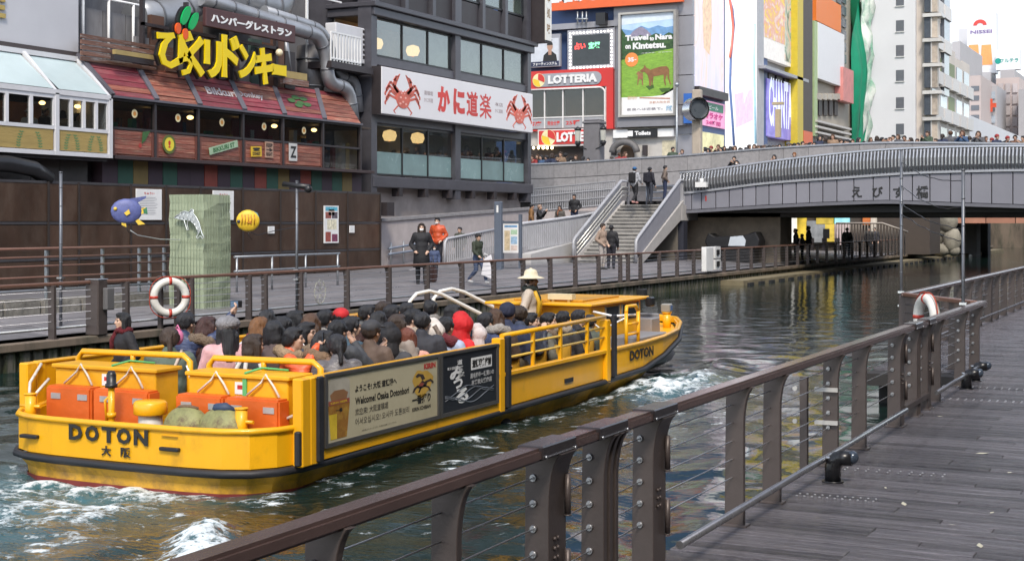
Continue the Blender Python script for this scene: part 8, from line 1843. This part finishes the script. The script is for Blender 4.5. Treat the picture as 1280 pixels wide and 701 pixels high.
c = on(620, 330, Z=1.1); b = MB(mat('bag_white', (.72, .70, .72), .6, 0, .1, 6, .3, 8)); b.hexa([(-.30, -.05, -.25), (.18, -.05, -.42), (.18, .07, -.42), (-.30, .07, -.25)], [(-.22, -.02, .22), (.02, -.02, .36), (.02, .03, .36), (-.22, .03, .22)])
t = thing('shopping_bag', 'white shopping bag swinging from the striding man', 'bag', on(615, 329, Z=1.0) if False else Vector((on(615, 333, Y=wm.location.y).x, wm.location.y-.1, on(615, 333, Y=wm.location.y).z))); b.build('bag', t, local=True, bevel=.02); b = MB(M_white); b.tube([(-.15, 0, .24), (-.2, 0, .40), (-.08, 0, .32)], .012, 6); b.build('bag_handle', t, local=True)
walker(764, 337, 281.5, R(10), 'stand', 'short', BLK, (.013, .014, .018), (.02, .022, .03), 'man in a black jacket seen from behind at the foot of the stairs', z=.66)
walker(753, 338, 279.5, R(-100), 'pocket', 'short', DKBR, (.30, .22, .17), (.35, .32, .30), 'person in a beige coat facing the man in black at the foot of the stairs', z=.66)
def bust(px, hy, X, yaw, kind, hs, hc, jc, label, Y=None, sc=1.0, **k):
    c = on(px, hy, X=X) if Y is None else on(px, hy, Y=Y); grp = k.pop('group', None)
    return person((c.x, c.y, c.z-1.70*sc), yaw, kind, hs, hc, jc, NAVY, label, scale=sc, group=grp, **k)
bust(664, 255, -28.3, R(-60), 'stand', 'short', BLK, (.25, .13, .05), 'man in a tan coat behind the ribbed parapet')
bust(674, 256, -28.0, R(-80), 'phone', 'short', (.40, .27, .2), BLK, 'bald man in black holding a phone behind the ribbed parapet')
bust(700, 257, -27.9, R(180), 'stand', 'bob', BLK, (.10, .09, .08), 'woman with an orange brown scarf behind the ribbed parapet', sc=.92, extra=scarf((.32, .13, .07)))
bust(718, 243, -27.6, R(180), 'pocket', 'short', BLK, (.014, .014, .018), 'man in black with hands in front walking down the ramp')
walker(793, 255.5, 209, R(-10), 'walk', 'cap', BLK, (.36, .37, .40), BLK, 'person with a blue cap and black backpack at the top of the stairs', z=SZ1, hatcol=(.03, .14, .34), extra=backpack(BLK), shoes=(.55, .28, .25))
walker(812, 255.5, 209, R(-20), 'stand', 'short', BLK, (.014, .015, .022), (.03, .035, .05), 'person in black with a dark backpack at the top of the stairs', z=SZ1, extra=backpack((.02, .02, .03)))
bust(831, 207, None, R(-60), 'pocket', 'short', BLK, (.17, .13, .105), 'person in a brown coat standing at the platform rail', Y=66.3)
for px_, lab, sc in ((995, 'left silhouetted figure of three at the promenade railing under the bridge', .95), (1003, 'shorter middle figure of three at the promenade railing under the bridge', .8), (1011, 'tallest right figure of three at the promenade railing under the bridge', 1.02)):
    c = on(px_, 328, X=-18.7); person((c.x, c.y, .5), R(100), 'pocket', 'short', BLK, (.012, .012, .014), BLK, lab, scale=sc*1.05)
for px_, lab, col in ((1086, 'left person of a dark pair on the promenade beyond the bridge', BLK), (1093, 'right person of a dark pair on the promenade beyond the bridge', (.03, .03, .04)), (1059, 'person in grey on the promenade beyond the bridge by the shops', (.1, .1, .11))):
    c = on(px_, 322, X=-19.0); person((c.x, c.y, .5), R(-170), 'stand', 'short', BLK, col, BLK, lab, scale=1.0)
# --- people on the bridge
for px_, hy, lab, col, sc, k in ((918, 195.5, 'person in black taking a picture over the finned balustrade', BLK, 1.0, {}), (923, 199, 'person in white with a mask at the finned balustrade', (.6, .6, .6), .93, dict(mask=True)), (968, 193.5, 'woman with a phone leaning on the finned balustrade', (.12, .12, .13), .98, {}), (995, 189, 'person with orange hair in black at the finned balustrade', BLK, .98, {})):
    bust(px_, hy, None, R(180), 'phone' if 'ing' in lab else 'lean', 'short' if 'woman' not in lab else 'long', (.25, .09, .02) if 'orange hair' in lab else BLK, col, lab, Y=66.2, sc=sc, group='people at the finned balustrade', **k)
names = {BLK: 'black', NAVY: 'navy', (.09, .09, .10): 'grey', (.30, .03, .03): 'red', (.05, .10, .20): 'blue', (.26, .17, .11): 'tan', (.50, .50, .50): 'pale', (.05, .08, .05): 'green', (.16, .08, .05): 'brown'}
cols = list(names)
def place(px_):
    for lim, s in ((735, 'under the red shop sign'), (770, 'by the stone pillar'), (845, 'under the Toilets sign'), (905, 'beside the ring clock'), (948, 'under the white screen'), (1000, 'under the violet sign'), (1064, 'before the beige building'), (1086, 'under the green netting'), (1166, 'before the white office block'), (1214, 'before the cream apartments'), (1300, 'before the far towers')):
        if px_ < lim: return s
random.seed(31)
crowd = [(668, 192), (677, 194), (690, 192), (701, 190), (707, 192), (720, 194), (738, 196), (765, 196), (774, 191), (781, 190), (806, 195), (841, 184), (853, 187), (882, 184), (889, 183), (898, 181), (905, 183), (913, 183), (921, 181), (929, 184), (936, 181), (943, 180.5), (951, 182), (957, 181), (967, 182), (975, 180), (985, 178), (993, 179), (1003, 177), (1012, 178), (1024, 169.5), (1032, 171), (1041, 168), (1050, 174), (1060, 175), (1073, 172), (1088, 172), (1096, 170), (1108, 173), (1117, 169), (1123, 168), (1132, 168), (1160, 164), (1178, 167.5), (1188, 163.5), (1203, 163), (1223, 164), (1246, 168.5), (1255, 169), (1269, 169), (1279, 170)]
crowd += [(px_, hy+random.uniform(-1, 2.5)) for px_, hy in [(672, 194), (684, 195), (696, 194), (714, 195), (729, 196), (886, 186), (902, 184.5), (909, 184), (917, 184), (925, 183), (933, 183), (947, 182.5), (954, 181), (962, 182), (971, 181.5), (980, 181), (989, 180.5), (998, 179.5), (1008, 177), (1018, 177), (1046, 175), (1055, 174), (1066, 174), (1080, 174), (1102, 172), (1112, 172), (1139, 171), (1148, 171), (1170, 171), (1196, 170), (1212, 170), (1232, 171), (1240, 171)]]
used = {}
for i, (px_, hy) in enumerate(crowd):
    col = random.choice(cols[:3]) if random.random() < .5 else random.choice(cols[3:])
    st_ = random.choice(['short', 'short', 'long', 'bob', 'tail', 'beanie']); hc = random.choice([BLK, BLK, DKBR, BRN]); hat = random.choice([GREY, BLK, (.3, .03, .03)]) if st_ == 'beanie' else None
    hn = {'short': 'short haired', 'long': 'long haired', 'bob': 'bob haired', 'tail': 'pony tailed', 'beanie': 'knit capped'}[st_]
    base = '%s onlooker in %s behind the granite parapet %s' % (hn, names[col], place(px_)); used[base] = used.get(base, 0)+1
    if used[base] > 1: base = base.replace('onlooker', ('', '', 'neighbouring onlooker', 'farther onlooker', 'fourth onlooker', 'fifth onlooker')[min(5, used[base])])
    Yc = 71.75+random.uniform(0, .5); c = on(px_, hy, Y=Yc); sc = 1.13*max(.9, min(1.1, (c.z-DZ(c.x))/1.70)); yaw = random.choice([R(180), R(180), R(150), R(-90), R(90), R(0), R(-140)])
    person((c.x, Yc, c.z-1.70*sc), yaw, random.choice(['stand', 'lean', 'pocket', 'phone']) if abs(yaw) > 2.4 else 'stand', st_, hc, col, NAVY, base, scale=sc, group='onlookers along the bridge parapet', hatcol=hat)
# --- diners behind the restaurant windows
random.seed(8)
for i, (px_, py_, X) in enumerate(((492, 190, -31.0), (507, 192, -31.1), (531, 191, -31.0), (548, 192, -31.1), (583, 184, -31.0), (611, 187, -31.0), (621, 186, -31.1), (640, 190, -31.0))):
    c = on(px_, py_, X=X); person((c.x, c.y, c.z-1.2), R(random.choice([80, -80, 180, 0])), 'sit', random.choice(['short', 'bob']), BLK, random.choice(cols), NAVY, 'diner seated behind the crab restaurant windows, %s from the corner by the ducts' % ('first second third fourth fifth sixth seventh eighth'.split()[i]), group='diners in the crab restaurant')
for i, (px_, py_) in enumerate(((37, 141), (56, 140), (79, 143), (95, 146))):
    c = on(px_, py_, X=-30.0); person((c.x, c.y, c.z-1.17), R((80, -80, 80, -80)[i]), 'sit', ('cap', 'short', 'bob', 'long')[i], BLK, ((.5, .5, .5), BLK, (.4, .33, .25), (.5, .46, .42))[i], NAVY, 'diner in the white glass house, %s from the left edge' % 'first second third fourth'.split()[i], group='diners in the glass house', hatcol=(.6, .6, .6) if i == 0 else None)
